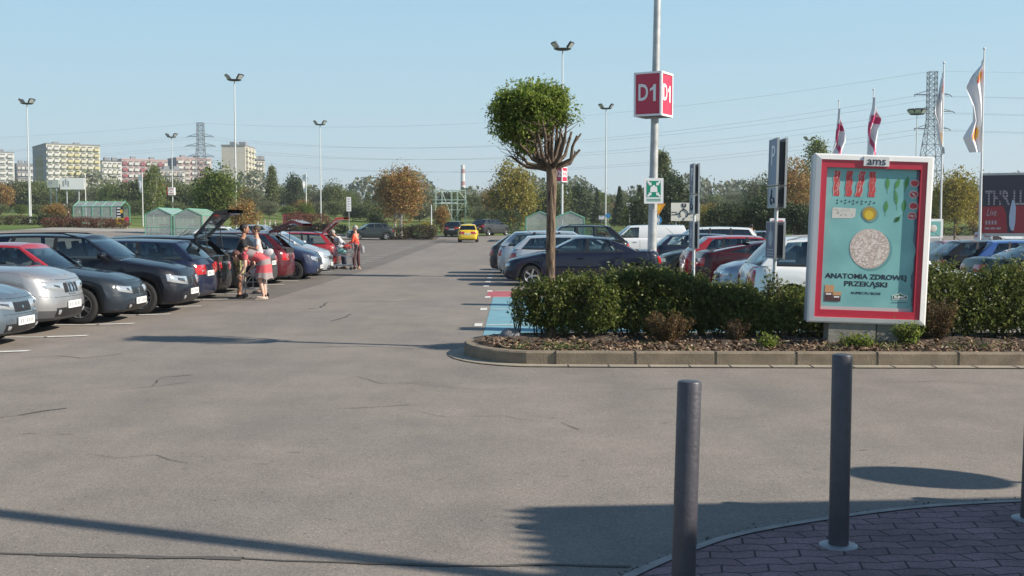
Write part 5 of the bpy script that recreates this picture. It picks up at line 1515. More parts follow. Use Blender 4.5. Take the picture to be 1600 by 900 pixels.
# ------------------------------------------------------------------ flood light masts
FLG = mat('flood_glass', (.55, .58, .62), .15, .3, coat=1)
def mast_proto(h, r0=.11, r1=.055, heads=4, s=1.0):
    root = thing('floodlight_mast', (0, 0, 0))
    m_ = MB(); m_.cyl((0, 0, -.2), (0, 0, h - .3), r0, r1, 14); m_.build('pole', M['polepaint'], root, smooth=35)
    m_ = MB(); m_.lathe([(.0, h - .30), (.55 * s, h - .24), (.75 * s, h - .16), (.55 * s, h - .12), (0, h - .1)], n=20); m_.build('head_ring', M['dark_metal'], root, smooth=30)
    for k in range(heads):
        a = math.pi / 4 * .7 + k * 2 * math.pi / heads if heads > 4 else [.35, math.pi - .35, math.pi + .5, -.5][k]
        c_ = Vector((math.cos(a) * .72 * s, math.sin(a) * .72 * s, h + .12)); rot = (Matrix.Rotation(a, 3, 'Z') @ Matrix.Rotation(R(38), 3, 'Y'))
        f_ = MB(); f_.box(c_, (.16 * s, .62 * s, .60 * s), rot, 1); f_.cyl(c_ + Vector((0, 0, -.1)), Vector((math.cos(a) * .5 * s, math.sin(a) * .5 * s, h - .2)), .04)
        fo = f_.build('floodlight', M['dark_metal'], root)
        g_ = MB(); g_.box(c_ + rot @ Vector((.088 * s, 0, 0)), (.02, .52 * s, .48 * s), rot); g_.build('lens', FLG, fo)
    return root
mp0 = mast_proto(17.0)
MG = 'floodlight masts of the car park'
def mast(px, pytop, Y, label, proto, h=17.0, first=[True]):
    p = P(px, pytop, Y); rt = proto if first[0] else dup(proto)
    first[0] = False
    rt.location = (p.x, Y, p.z - h - .35); tag(rt, label, 'lamp mast', MG); return rt
mast(366, 117, 115, 'tall white floodlight mast right of the trolley shelters', mp0)
mast(42, 155, 135, 'floodlight mast at the far left in front of the tower blocks', mp0)
mast(268, 209, 178, 'distant floodlight mast carrying a small red and white sign box', mp0)
mast(500, 189, 162, 'lone floodlight mast left of the orange tree', mp0)
mast(947, 163, 142, 'slim floodlight mast right of the clipped tree', mp0)
mast(1264, 214, 196, 'small distant floodlight mast above the poster box', mp0)
mr8 = mast_proto(17.0, heads=8, s=1.35)
p = P(1433, 172, 152); mr8.location = (p.x, 152, p.z - 17.35); tag(mr8, 'floodlight mast with a wide ring of lamps left of the large pylon', 'lamp mast', MG)

# box signs on poles
def box_sign(word, px, py, Y, s, hgt, label, yaw=0, fs=.62, sub=None):
    c_ = P(px, py, Y); root = thing('row_sign', (c_.x, c_.y, c_.z - hgt / 2), R(-30) + yaw, label, 'sign')
    m_ = MB(); m_.box((0, 0, hgt / 2), (s - .04, s - .04, hgt - .02)); m_.build('box', M['dark_metal'], root)
    for k in range(4):
        a = k * math.pi / 2; rot = Matrix.Rotation(a, 4, 'Z')
        f_ = MB(); f_.box((0, -s / 2 + .01, hgt / 2), (s - .10, .02, hgt - .10)); fo = f_.build('face_panel', M['red_sign'], root); fo.data.transform(rot)
        e_ = MB()
        for (x_, z_, sx_, sz_) in ((0, .03, s + .02, .06), (0, hgt - .03, s + .02, .06), (-s / 2 + .02, hgt / 2, .05, hgt - .12), (s / 2 - .02, hgt / 2, .05, hgt - .12)): e_.box((x_, -s / 2 - .005, z_), (sx_ - .004 * k, .05, sz_))
        eo = e_.build('frame', M['white_sign'], root); eo.data.transform(rot)
        if k in (0, 1, 3):
            if word == 'D1':
                g1_ = MB(); x0_, hh_ = .17, fs * .36
                g1_.prism([(x0_ + .02, -hh_), (x0_ + .11, -hh_), (x0_ + .11, hh_), (x0_ + .03, hh_), (x0_ + .0, hh_ * .72), (x0_ - .09, hh_ * .50), (x0_ - .09, hh_ * .20), (x0_ + .02, hh_ * .42)], .012)
                go = g1_.build('lettering', M['white_sign'], fo); go.data.transform(Matrix.Translation((0, -s / 2 - .010, hgt * .52))); go.data.transform(rot)
                to = text('D', fs, M['white_sign'], fo, (0, 0, 0), 'lettering', width=s * .36, bold=.012, ext=.006); to.data.transform(Matrix.Translation((-.16, 0, 0)))
            else: to = text(word, fs, M['white_sign'], fo, (0, 0, 0), 'lettering', width=s * .80, bold=.02, ext=.006)
            to.data.transform(Matrix.Translation((0, -s / 2 - .010, hgt * .52))); to.data.transform(rot)
            if sub:
                t2 = text(sub, .07, M['white_sign'], fo, (0, 0, 0), 'lettering', ext=.004, width=s * .6); t2.data.transform(Matrix.Translation((0, -s / 2 - .010, hgt * .14))); t2.data.transform(rot)
    return root
# tall pole with D1
px_, Yp = 1018, 36.5
base = P(1018, 400, Yp); pole = thing('sign_mast', (base.x, Yp, 0), 0, 'tall grey steel mast leaving the top of the picture, carrying the D1 box', 'lamp mast')
pole.rotation_euler = (0, R(.85), 0)
m_ = MB(); m_.cyl((0, 0, -.1), (0, 0, 5.2), .155, .125, 24); m_.cyl((0, 0, 5.2), (0, 0, 17), .125, .085, 24); m_.build('pole', mat('mast_steel', (.40, .41, .41), .5, .25, noise=.28, nscale=3), pole, smooth=40)
m_ = MB(); m_.lathe([(.0, 16.7), (.55, 16.76), (.75, 16.84), (.0, 16.9)], n=20); m_.build('head_ring', M['dark_metal'], pole)
m_ = MB(); m_.box((0, 0, -.02), (.5, .5, .06)); m_.cyl((0, 0, 0), (0, 0, .5), .17, .165); m_.build('foot_plate', M['galv'], pole)
box_sign('D1', 1021, 149, Yp, .92, 1.40, 'big red box sign reading D1 on the tall mast', fs=.74)
m2 = dup(mp0); p = P(879, 67, 95); m2.location = (p.x, 95, p.z - 17.35); tag(m2, 'floodlight mast directly behind the clipped tree, carrying the D2 box', 'lamp mast', MG)
box_sign('D2', 874.5, 273, 95, .92, 1.25, 'small red box sign reading D2 beside the clipped tree trunk', fs=.70)
c_ = P(268, 298, 178); root = thing('row_sign', (c_.x, c_.y - .2, c_.z - .7), 0, 'small distant sign box with a red side on the left mast', 'sign')
m_ = MB(); m_.box((.1, 0, .6), (1.0, .5, 1.2)); m_.build('box', M['white_sign'], root); m_ = MB(); m_.box((-.5, 0, .6), (.2, .48, 1.15)); m_.build('side_panel', M['red_sign'], root)
for z_ in (.22, .6, .98):
    q = MB(); q.box((.1, -.26, z_), (.7 if z_ != .6 else .25, .02, .12)); q.build('bar', M['red_sign'], root)

# assembly point sign on the mast
c_ = P(1022, 298, 36.2); root = thing('assembly_point_sign', (c_.x, 36.28, c_.z - .41), 0, 'white square sign with green assembly-point symbol strapped to the tall mast', 'sign')
m_ = MB(); m_.box((0, 0, .41), (.62, .02, .82)); m_.build('panel', M['white_sign'], root)
m_ = MB(); m_.box((0, -.012, .47), (.45, .01, .52)); gp__ = m_.build('green_field', M['green_sign'], root)
m_ = MB()
def arrow(ax, az, dx, dz):
    d = Vector((dx, dz)).normalized(); n_ = Vector((-d.y, d.x)); o_ = Vector((ax, az))
    q = lambda a, b: (lambda v: (v.x, -.0205, v.y))(o_ + d * a + n_ * b)
    m_.poly([q(-.10, -.03), q(.0, -.03), q(.0, .03), q(-.10, .03)]); m_.poly([q(0, -.07), q(.08, 0), q(0, .07)])
for sx in (-1, 1):
    for sz in (-1, 1): arrow(sx * .13, .47 + sz * .17, -sx, -sz)
for (x_, z_, r_) in ((0, .55, .045), (-.07, .51, .038), (.07, .51, .038)):
    m_.poly([(x_ + r_ * math.cos(a), -.0215, z_ + r_ * math.sin(a)) for a in np.linspace(0, 6.28, 14)[:-1]])
m_.poly([(-.12, -.0212, .37), (.12, -.0212, .37), (.11, -.0212, .48), (.05, -.0212, .51), (-.05, -.0212, .51), (-.11, -.0212, .48)])
m_.build('symbol', M['white_sign'], root, fixn=False)
for z_ in (.14, .09):
    q = MB(); q.box((0, -.012, z_), (.45, .01, .022)); q.build('text_bar', M['green_sign'], root)

# ------------------------------------------------------------------ parking sign posts in the bed
PUR = mat('sign_purple_grey', (.13, .12, .19), .5); PBL = mat('sign_blue_grey', (.17, .22, .33), .45); PLG = mat('sign_pale_grey', (.36, .38, .42), .5)
def sign_post(px, Y, panels, label, lean=0, gap=.14):
    x = P(px, 450, Y).x; root = thing('parking_sign', (x, Y, gz(x, Y)), 0, label, 'sign'); root.rotation_euler = (0, R(lean), 0)
    top = max(P(px, p[0], Y).z for p in panels)
    m_ = MB(); m_.cyl((0, 0, 0), (0, 0, top - .05), .030, n=14); m_.build('post', M['polepaint'], root, smooth=35)
    for (p0_, p1_, wid, mt, deco) in panels:
        z1 = P(px, p0_, Y).z; z0 = P(px, p1_, Y).z
        for s_ in (-1, 1):
            b_ = MB(); b_.box((s_ * gap / 2, 0, (z0 + z1) / 2), (.018, wid - .03, z1 - z0 - .03)); bo = b_.build('panel', mt if s_ < 0 else M['grey_back'], root)
            e_ = MB()
            for (yy, z_, sy, sz) in ((0, z0 + .008, wid, .018), (0, z1 - .008, wid, .018), (-wid / 2 + .008, (z0 + z1) / 2, .018, z1 - z0 - .034), (wid / 2 - .008, (z0 + z1) / 2, .018, z1 - z0 - .034)): e_.box((s_ * gap / 2, yy, z_), (.034, sy, sz))
            e_.build('edge', M['galv'], bo)
        q = MB(); q.box((0, -wid / 2 + .05, (z0 + z1) / 2), (gap, .02, z1 - z0 - .12)); q.build('spacer', M['dark_metal'], root)
        def on_panel(o_, zc): o_.data.transform(Matrix.Rotation(R(-90), 4, 'Z')); o_.data.transform(Matrix.Translation((-gap / 2 - .012, 0, zc)))
        if deco == 'P': o_ = text('P', (z1 - z0) * .62, M['white_sign'], root, (0, 0, 0), 'lettering', width=wid * .38, ext=.003); on_panel(o_, (z0 + z1) / 2 + (z1 - z0) * .12)
        elif deco == 'chair':
            w_ = MB(); zc = (z0 + z1) / 2; s2 = (z1 - z0) * .34
            pts = [(-gap / 2 - .014, s2 * .6 * math.cos(a) + .02, zc - s2 * .35 + s2 * .6 * math.sin(a)) for a in np.linspace(R(200), R(440), 12)]
            w_.tube(pts, .012, 5); w_.tube([(-gap / 2 - .014, .03, zc + s2 * .55), (-gap / 2 - .014, .0, zc - s2 * .1), (-gap / 2 - .014, -.14, zc - s2 * .2), (-gap / 2 - .014, -.18, zc - s2 * .8)], .014, 5); w_.ell((-gap / 2 - .014, .03, zc + s2 * .85), (.01, .035, .035)); w_.build('symbol', M['ink'], root)
        elif deco == 'family':
            w_ = MB(); zc = (z0 + z1) / 2 + .03
            w_.ell((-gap / 2 - .012, 0, zc), (.006, wid * .23, (z1 - z0) * .22)); w_.box((-gap / 2 - .012, 0, zc + (z1 - z0) * .30), (.008, .05, (z1 - z0) * .22)); w_.build('symbol', PLG, root)
            for k_ in range(3):
                w_ = MB(); w_.box((-gap / 2 - .012, 0, z0 + .05 + k_ * .045), (.006, wid * .7, .018)); w_.build('text_bar', PLG, root)
    return root
sign_post(1208, 17.6, [(217, 290, .56, PBL, 'P'), (292, 325, .56, PLG, 'chair'), (346, 404, .62, PUR, 'family')], 'tall double-sided parking and wheelchair sign on a thin post left of the poster box', 1.0, .13)
sign_post(1083, 23.5, [(256, 303, .50, PUR, 'P'), (305, 334, .50, PLG, 'chair'), (346, 388, .54, PUR, 'family')], 'smaller double-sided parking sign on a thin post between the mast and the tall parking sign', .3, .10)

# roundabout direction sign
c_ = P(1071, 331, 72); root = thing('roundabout_sign', (c_.x, 72, gz(c_.x, 72)), 0, 'cream direction sign with a black roundabout diagram and P square', 'road sign'); zc = c_.z - gz(c_.x, 72)
m_ = MB(); m_.box((0, 0, zc), (1.85, .05, 1.16)); m_.build('panel', mat('cream_sign', (.72, .71, .62), .5), root)
m_ = MB(); m_.cyl((-.6, .08, 0), (-.6, .08, zc + .5), .04); m_.cyl((.6, .08, 0), (.6, .08, zc + .5), .04); m_.build('post', M['galv'], root)
m_ = MB()
m_.tube([(-.10 + .26 * math.cos(a), -.035, zc - .12 + .26 * math.sin(a)) for a in np.linspace(R(-60), R(230), 18)], .035, 4)
for a_, b_ in (((-.10, zc + .12), (-.10, zc + .30)), ((-.37, zc - .12), (-.60, zc - .12)), ((.17, zc - .12), (.45, zc - .12)), ((-.10, zc - .38), (-.10, zc - .52))): m_.cyl((a_[0], -.035, a_[1]), (b_[0], -.035, b_[1]), .03, n=4)
m_.box((-.10, -.035, zc + .42), (.28, .02, .22)); m_.build('diagram', M['ink'], root)
text('P', .2, M['white_sign'], root, (-.10, -.05, zc + .41))
for k_ in range(2):
    q = MB(); q.box((-.72, -.035, zc - .02 - k_ * .16), (.34, .012, .05)); q.build('text_bar', M['ink'], root)
def small_sign(px, py, Y, shape, m1, label, r=.3, m2=None):
    c_ = P(px, py, Y); zc = c_.z - gz(c_.x, Y); root = thing('road_sign', (c_.x, Y, gz(c_.x, Y)), 0, label, 'road sign')
    q = MB(); q.cyl((0, .04, 0), (0, .04, zc), .035); q.build('post', M['galv'], root)
    q = MB()
    if shape == 'disc': q.lathe([(0, -.02), (r, -.02), (r, .01), (0, .01)], (0, 0, zc), n=20, axis='y')
    elif shape == 'tri': q.prism([(-r, zc + r * .6), (r, zc + r * .6), (0, zc - r)], .03)
    else: q.box((0, 0, zc), (r * 2, .03, r * 1.4))
    q.build('sign_face', m1, root)
    if m2:
        q = MB()
        if shape == 'disc': q.lathe([(0, -.028), (r * .5, -.028), (r * .5, -.02), (0, -.02)], (0, 0, zc), n=20, axis='y')
        else: q.prism([(-r * .55, zc + r * .38), (r * .55, zc + r * .38), (0, zc - r * .5)], .04)
        q.build('symbol', m2, root)
BLS = mat('blue_sign', (.03, .20, .42), .4); YLS = mat('yellow_sign', (.70, .40, .02), .5); ORS = mat('orange_sign', (.60, .24, .02), .5)
small_sign(1029, 325, 66, 'tri', ORS, 'orange give-way triangle half hidden behind the tall mast', .42, YLS)
small_sign(1027, 347 - 3, 66.3, 'disc', BLS, 'blue round sign with white centre right of the tall mast', .27, M['white_sign'])
small_sign(950, 337, 100, 'disc', BLS, 'small blue round sign right of the slim mast', .22)
small_sign(940, 340, 101, 'rect', M['white_sign'], 'small white plate sign left of the slim mast', .25)
small_sign(984, 320, 104, 'rect', M['white_sign'], 'small white square sign left of the white van', .3)
small_sign(545, 319, 98, 'rect', M['white_sign'], 'tall narrow white banner sign on a thin post by the dark hatchback', .22) if False else None
c_ = P(545, 319, 98); root = thing('banner_sign', (c_.x, 98, gz(c_.x, 98)), 0, 'tall narrow white banner sign on a thin post left of the dark green hatchback', 'sign'); zc = c_.z - gz(c_.x, 98)
q = MB(); q.box((0, 0, zc), (.40, .03, 1.25)); q.build('panel', M['white_sign'], root); q = MB(); q.cyl((0, .04, 0), (0, .04, zc + .6), .03); q.build('post', M['galv'], root)
for k_ in range(5):
    q = MB(); q.box((0, -.02, zc + .45 - k_ * .22), (.2, .01, .07)); q.build('print', M['galv'], root)
# red sign board on the far verge (white lettering, mostly illegible in the photograph)
a_ = P(442, 334, 116); b_ = P(486, 334, 116); root = thing('red_sign_board', (a_.x, 116, a_.z - 1.15), 0, 'low red sign board with a white capital letter behind the olive hedge', 'sign')
q = MB(); q.box(((b_.x - a_.x) / 2, 0, .5), (b_.x - a_.x, .15, 1.25)); q.build('board', mat('brick_red', (.26, .05, .06), .6), root)
for k_, (w_, h_) in enumerate(((.12, .22), (.1, .16), (.12, .2), (.1, .12), (.12, .16), (.08, .2))):
    q = MB(); q.box((.95 + k_ * .22, -.09, .55 - k_ * .01), (w_, .02, h_ * .5)); q.build('lettering', M['white_sign'], root)
text('C', .62, M['white_sign'], root, (.62, -.10, .62), bold=.02)

# ------------------------------------------------------------------ trolley shelters
def shelter(px0, px1, Y, L_, depth, label, gable_front, h=2.25, ridge=.5, group='trolley shelters'):
    a_ = P(px0, 352, Y); b_ = P(px1, 352, Y); W_ = b_.x - a_.x; z0 = gz((a_.x + b_.x) / 2, Y)
    root = thing('trolley_shelter', ((a_.x + b_.x) / 2, Y, z0), 0, label, 'trolley shelter', group)
    eh = h - ridge
    fr = MB(); D = depth
    if gable_front:
        xs_ = (-W_ / 2, W_ / 2); n_ = 4
        for k_ in range(n_ + 1):
            y_ = D * k_ / n_
            for x_ in xs_: fr.box((x_, y_, eh / 2), (.07, .07, eh))
            fr.cyl((-W_ / 2, y_, eh), (0, y_, h), .045, n=6); fr.cyl((W_ / 2, y_, eh), (0, y_, h), .045, n=6)
        for x_, z_ in ((-W_ / 2, eh), (W_ / 2, eh), (0, h), (-W_ / 2, eh * .45), (W_ / 2, eh * .45)): fr.cyl((x_, 0, z_), (x_, D, z_), .045, n=6)
        fr.cyl((-W_ / 2, 0, eh * .45), (W_ / 2, 0, eh * .45), .02, n=5); 
        fr.build('frame', M['green_metal'], root)
        for s_ in (-1, 1):
            q = MB(); q.poly([(s_ * W_ / 2, 0, eh), (s_ * W_ / 2, D, eh), (0, D, h), (0, 0, h)]); q.build('roof_sheet', M['poly'], root)
            q = MB(); q.poly([(s_ * W_ / 2, 0, .15), (s_ * W_ / 2, D, .15), (s_ * W_ / 2, D, eh), (s_ * W_ / 2, 0, eh)]); q.build('side_sheet', M['poly'], root)
        q = MB(); q.poly([(-W_ / 2, D, .15), (W_ / 2, D, .15), (W_ / 2, D, eh), (0, D, h), (-W_ / 2, D, eh)]); q.build('end_sheet', M['poly'], root)
        q = MB(); q.poly([(-W_ / 2, 0, .15), (W_ / 2, 0, .15), (W_ / 2, 0, eh), (0, 0, h), (-W_ / 2, 0, eh)]); q.build('end_sheet', M['poly'], root)
    else:
        n_ = 5
        for k_ in range(n_ + 1):
            x_ = -W_ / 2 + W_ * k_ / n_
            for y_ in (0, D): fr.box((x_, y_, eh / 2), (.07, .07, eh))
            fr.cyl((x_, 0, eh), (x_, D / 2, h), .04, n=6); fr.cyl((x_, D, eh), (x_, D / 2, h), .04, n=6)
            if k_ in (0, n_): fr.cyl((x_, D / 2, h), (x_, D / 2, h + .18), .03, n=6)
        for y_, z_ in ((0, eh), (D, eh), (D / 2, h), (0, .2), (D, .2)): fr.cyl((-W_ / 2, y_, z_), (W_ / 2, y_, z_), .04, n=6)
        fr.build('frame', M['green_metal'], root)
        q = MB(); q.poly([(-W_ / 2, 0, eh), (W_ / 2, 0, eh), (W_ / 2, D / 2, h), (-W_ / 2, D / 2, h)]); q.build('roof_sheet', M['poly'], root)
        q = MB(); q.poly([(-W_ / 2, D, eh), (W_ / 2, D, eh), (W_ / 2, D / 2, h), (-W_ / 2, D / 2, h)]); q.build('roof_sheet', M['poly'], root)
        for y_ in (0, D): q = MB(); q.poly([(-W_ / 2, y_, .2), (W_ / 2, y_, .2), (W_ / 2, y_, eh), (-W_ / 2, y_, eh)]); q.build('side_sheet', M['poly'], root)
        q = MB(); q.box((0, -.05, eh * .45), (W_ * .98, .03, .3)); q.build('pale_band', M['poly'], root)
    # rows of nested trolleys inside, seen through the sheets
    return root
s1_ = shelter(115, 189, 110, 0, 2.6, 'glass and green steel trolley shelter at the far left, seen side-on', False, h=2.55)
s2_ = shelter(227, 268, 88, 0, 5.5, 'green framed trolley shelter, left one of the pair behind the black estate car', True, h=2.35)
s3_ = shelter(272, 316, 88, 0, 5.5, 'green framed trolley shelter, right one of the pair behind the black estate car', True, h=2.35)
s4_ = shelter(822, 866, 92, 0, 5.5, 'green gabled trolley shelter behind the clipped tree trunk, left of the D2 mast', True, h=2.5)
s5_ = shelter(869, 913, 92, 0, 5.5, 'green gabled trolley shelter just right of the D2 mast', True, h=2.5)
# nested trolleys in the shelters
TW = M['galv']
def trolley(parent_name='shopping_trolley', full=False, child_seat=True):
    root = thing(parent_name, (0, 0, 0)); W2 = .27
    def bars(pa, pb, qa, qb, n, mb):
        for i in range(n + 1):
            t_ = i / n; mb.cyl(Vector(pa).lerp(Vector(pb), t_), Vector(qa).lerp(Vector(qb), t_), .0045, n=4, caps=False)
    b_ = MB(); zt, zb = 1.0, .50
    T = [(-.42, -W2, zt + .04), (-.42, W2, zt + .04), (.46, W2 * .8, zt - .06), (.46, -W2 * .8, zt - .06)]; B_ = [(-.34, -W2 * .9, zb), (-.34, W2 * .9, zb), (.38, W2 * .68, zb + .08), (.38, -W2 * .68, zb + .08)]
    for k in range(4):
        j = (k + 1) % 4; b_.cyl(T[k], T[j], .009, n=6); b_.cyl(B_[k], B_[j], .008, n=6); bars(T[k], T[j], B_[k], B_[j], 13 if k % 2 else 8, b_)
        for f in (.33, .66): b_.cyl(Vector(T[k]).lerp(Vector(B_[k]), f), Vector(T[j]).lerp(Vector(B_[j]), f), .0055, n=4)
    bars(B_[0], B_[3], B_[1], B_[2], 12, b_)
    b_.build('basket', M['chrome'], root)
    c_ = MB()
    for s_ in (-1, 1):
        c_.tube([(-.42, s_ * W2, 1.04), (-.46, s_ * W2, .9), (-.40, s_ * W2 * .95, .45), (-.34, s_ * W2 * .95, .16), (.38, s_ * W2 * .8, .18)], .012, 7)
    c_.cyl((-.34, -W2 * .95, .16), (-.34, W2 * .95, .16), .01); c_.cyl((.38, -W2 * .8, .18), (.38, W2 * .8, .18), .01); bars((-.3, -W2 * .9, .2), (.35, -W2 * .75, .2), (-.3, W2 * .9, .2), (.35, W2 * .75, .2), 8, c_)
    c_.build('chassis', M['chrome'], root)
    h_ = MB(); h_.cyl((-.50, -W2 - .01, 1.06), (-.50, W2 + .01, 1.06), .018, n=10); h_.build('handle', M['red_sign'], root)
    for (x_, y_) in ((-.34, -W2 * .95), (-.34, W2 * .95), (.38, -W2 * .8), (.38, W2 * .8)):
        w_ = MB(); w_.cyl((x_, y_ - .015, .06), (x_, y_ + .015, .06), .06, n=14); w_.box((x_, y_, .12), (.03, .045, .09)); w_.build('castor', M['dark_metal'], root)
    return root

# yellow and black board on the left shelter, red ball sign, bin
c_ = P(188, 340, 108.5); root = thing('notice_board', (c_.x, 108.4, c_.z - .8), 0, 'black and yellow notice board at the right end of the far left shelter', 'sign')
q = MB(); q.box((0, 0, 1.2), (.68, .05, 1.35)); q.build('board', M['ink'], root); q = MB(); q.box((0, -.03, .45), (.74, .05, .62)); q.build('lower_panel', mat('ad_yellow', (.72, .50, .02), .5), root)
for k_ in range(4):
    q = MB(); q.box((-.1, -.03, 1.7 - k_ * .28), (.34, .012, .12)); q.build('print', mat('ad_white', (.7, .7, .66), .5) if k_ == 0 else M['white_sign'], root)
q = MB(); q.box((.16, -.032, 1.4), (.24, .012, .34)); q.build('print', YLS, root); q = MB(); q.ell((.02, -.055, .5), (.2, .012, .14)); q.build('emblem', M['ink'], root)
small_sign(198, 342, 108, 'disc', M['red_sign'], 'round red sign right of the yellow and black board', .22)
# white billboards far left
def billboard(px0, px1, py0, py1, Y, label, m1, post=True, bars=3):
    a_ = P(px0, py0, Y); b_ = P(px1, py1, Y); z0 = gz(a_.x, Y); root = thing('billboard', (a_.x, Y, z0), 0, label, 'billboard'); W_ = b_.x - a_.x
    q = MB(); q.box((W_ / 2, 0, (a_.z + b_.z) / 2 - z0), (W_, .2, a_.z - b_.z)); q.build('panel', m1, root)
    q = MB(); q.cyl((W_ * .25, .15, -.3), (W_ * .25, .15, b_.z - z0 + .4), .12); q.build('post', M['galv'], root)
    q = MB(); q.cyl((W_ * .75, .15, -.3), (W_ * .75, .15, b_.z - z0 + .4), .12); q.build('post', M['galv'], root); 
    for k_ in range(bars): 
        r_ = MB(); r_.box((W_ * (.14 + .1 * k_), -.11, (a_.z + b_.z) / 2 - z0 + .3 * (k_ % 2)), (W_ * .06, .02, (a_.z - b_.z) * .5)); r_.build('print', M['galv'], root)
    return root
billboard(94, 132, 278, 296, 205, 'white billboard standing before the yellow tower block', M['white_sign'])
billboard(74, 92, 281, 293, 206, 'greenish-white see-through hoarding left of the white billboard', mat('hoarding', (.40, .45, .42), .6), bars=4)

# red framed posters far away
def far_poster(px0, px1, py0, py1, Y, fm, im, label):
    a_ = P(px0, py0, Y); b_ = P(px1, py1, Y); z0 = gz(a_.x, Y); root = thing('poster_box', (a_.x, Y, z0), 0, label, 'poster box'); W_ = b_.x - a_.x; hh = a_.z - b_.z; zc = (a_.z + b_.z) / 2 - z0
    q = MB(); q.box((W_ / 2, 0, zc), (W_, .2, hh)); q.build('housing', fm, root); q = MB(); q.box((W_ / 2, -.105, zc), (W_ - .24, .03, hh - .24)); q.build('poster', im, root)
    q = MB(); q.box((W_ / 2, 0, (zc - hh / 2) / 2), (W_ * .7, .2, max(.1, zc - hh / 2))); q.build('pedestal', M['galv'], root); return root
TEAL = mat('poster_teal', (.17, .42, .40), .6)
far_poster(1203, 1226, 341, 362, 62, M['white_sign'], M['red_sign'], 'small red and white poster box behind the tall parking sign')
r_ = far_poster(1443, 1472, 342, 372, 56, M['white_sign'], TEAL, 'small teal poster box seen just right of the big poster box')
q = MB(); q.ell((.45, -.13, 1.75 + 0.0), (.18, .02, .18)); q.build('print', mat('print_pale', (.6, .55, .5), .7), r_)
far_poster(1238, 1244, 348, 362, 70, M['white_sign'], M['white_sign'], 'narrow white panel behind the tree shade left of the poster box')
far_poster(1247, 1258, 347, 363, 70, M['white_sign'], M['white_sign'], 'broader white panel close to the left edge of the poster box')

# ------------------------------------------------------------------ steel scaffold on the meadow
a_ = P(680, 300, 150); b_ = P(735, 300, 150); W_ = b_.x - a_.x; z0 = gz(a_.x, 150); tz = P(0, 296, 150).z - z0; root = thing('steel_scaffold', (a_.x, 150, z0), 0, 'pale green tubular steel scaffold standing in the meadow left of the chimney', 'scaffold')
sc_ = MB(); xs_ = [W_ * f for f in (.0, .18, .45, .62, .85)]; r_ = .034; D = 2.2
for x_ in xs_:
    for y_ in (0, D): sc_.cyl((x_, y_, tz * .0), (x_, y_, tz if x_ != xs_[0] else tz * .98), r_, n=5)
for z_ in (tz * .45, tz * .72, tz * .98, tz * .62):
    for y_ in (0, D): sc_.cyl((xs_[0] - .3, y_, z_), (xs_[-1] + .1, y_, z_), r_, n=5)
    for x_ in xs_: sc_.cyl((x_, 0, z_), (x_, D, z_), r_ * .8, n=4)
sc_.cyl((xs_[2] - .2, 0, 0), (xs_[-1], 0, tz * .7), r_, n=5); sc_.cyl((xs_[-1], 0, tz * .8), (W_ * 1.08, 0, 0), r_, n=5); sc_.cyl((xs_[1], 0, tz * .98), (xs_[2] + .5, 0, 0), r_, n=5); sc_.cyl((xs_[3], 0, tz), (xs_[-1], 0, tz * .75), r_, n=5)
sc_.build('frame', mat('scaffold_paint', (.38, .50, .44), .5), root)
q = MB(); q.box((W_ * .36, 1, tz * .64), (W_ * .5, 1.2, .12)); q.build('deck', M['white_sign'], root)
# pennant poles
def thin_pole(px, py0, py1, Y, label, flag=None):
    a_ = P(px, py0, Y); z0 = gz(a_.x, Y); root = thing('thin_pole', (a_.x, Y, z0), 0, label, 'pole', 'thin white poles on the verge'); q = MB(); q.cyl((0, 0, -.1), (0, 0, a_.z - z0), .06, .04, 8); q.build('pole', M['white_metal'], root)
    if flag:
        f_ = MB(); z1 = P(px, flag[0], Y).z - z0; z2 = P(px, flag[1], Y).z - z0
        for k_ in range(8):
            t0, t1 = k_ / 8, (k_ + 1) / 8; w0, w1 = .45 * (1 - t0 * .4), .45 * (1 - t1 * .4)
            f_.poly([(0, 0, z1 + (z2 - z1) * t0), (-w0, .1 * math.sin(k_), z1 + (z2 - z1) * t0 - .1), (-w1, .1 * math.sin(k_ + 1), z1 + (z2 - z1) * t1 - .1), (0, 0, z1 + (z2 - z1) * t1)])
        f_.build('pennant', M['white_sign'], root, smooth=60, fixn=False)
thin_pole(478, 270, 340, 125, 'white pole with a drooping pale pennant left of the lone mast', (272, 300)); thin_pole(222, 268, 350, 118, 'thin white pole with a pale pennant left of the birch', (272, 300))
thin_pole(133, 272, 345, 126, 'thin pale pole at the right end of the white billboard'); thin_pole(47, 265, 340, 140, 'thin pole just right of the far left mast'); thin_pole(674, 320, 362, 101, 'thin white post at the end of the left hedge')
# concrete posts along the far road
for k_, px in enumerate((408, 412, 416)): pass
def post(px, Y, label): 
    p_ = P(px, 352, Y); t_ = thing('road_post', (p_.x, Y, gz(p_.x, Y)), 0, label, 'post', 'white road posts left of the red sign board'); q = MB(); q.box((0, 0, .45), (.12, .12, .9)); q.build('shaft', M['white_metal'], t_); q = MB(); q.box((0, 0, .78), (.125, .125, .1)); q.build('reflector', M['red_sign'], t_)
for px in (403, 414, 422, 430): post(px, 122, 'short white road post left of the red sign board')

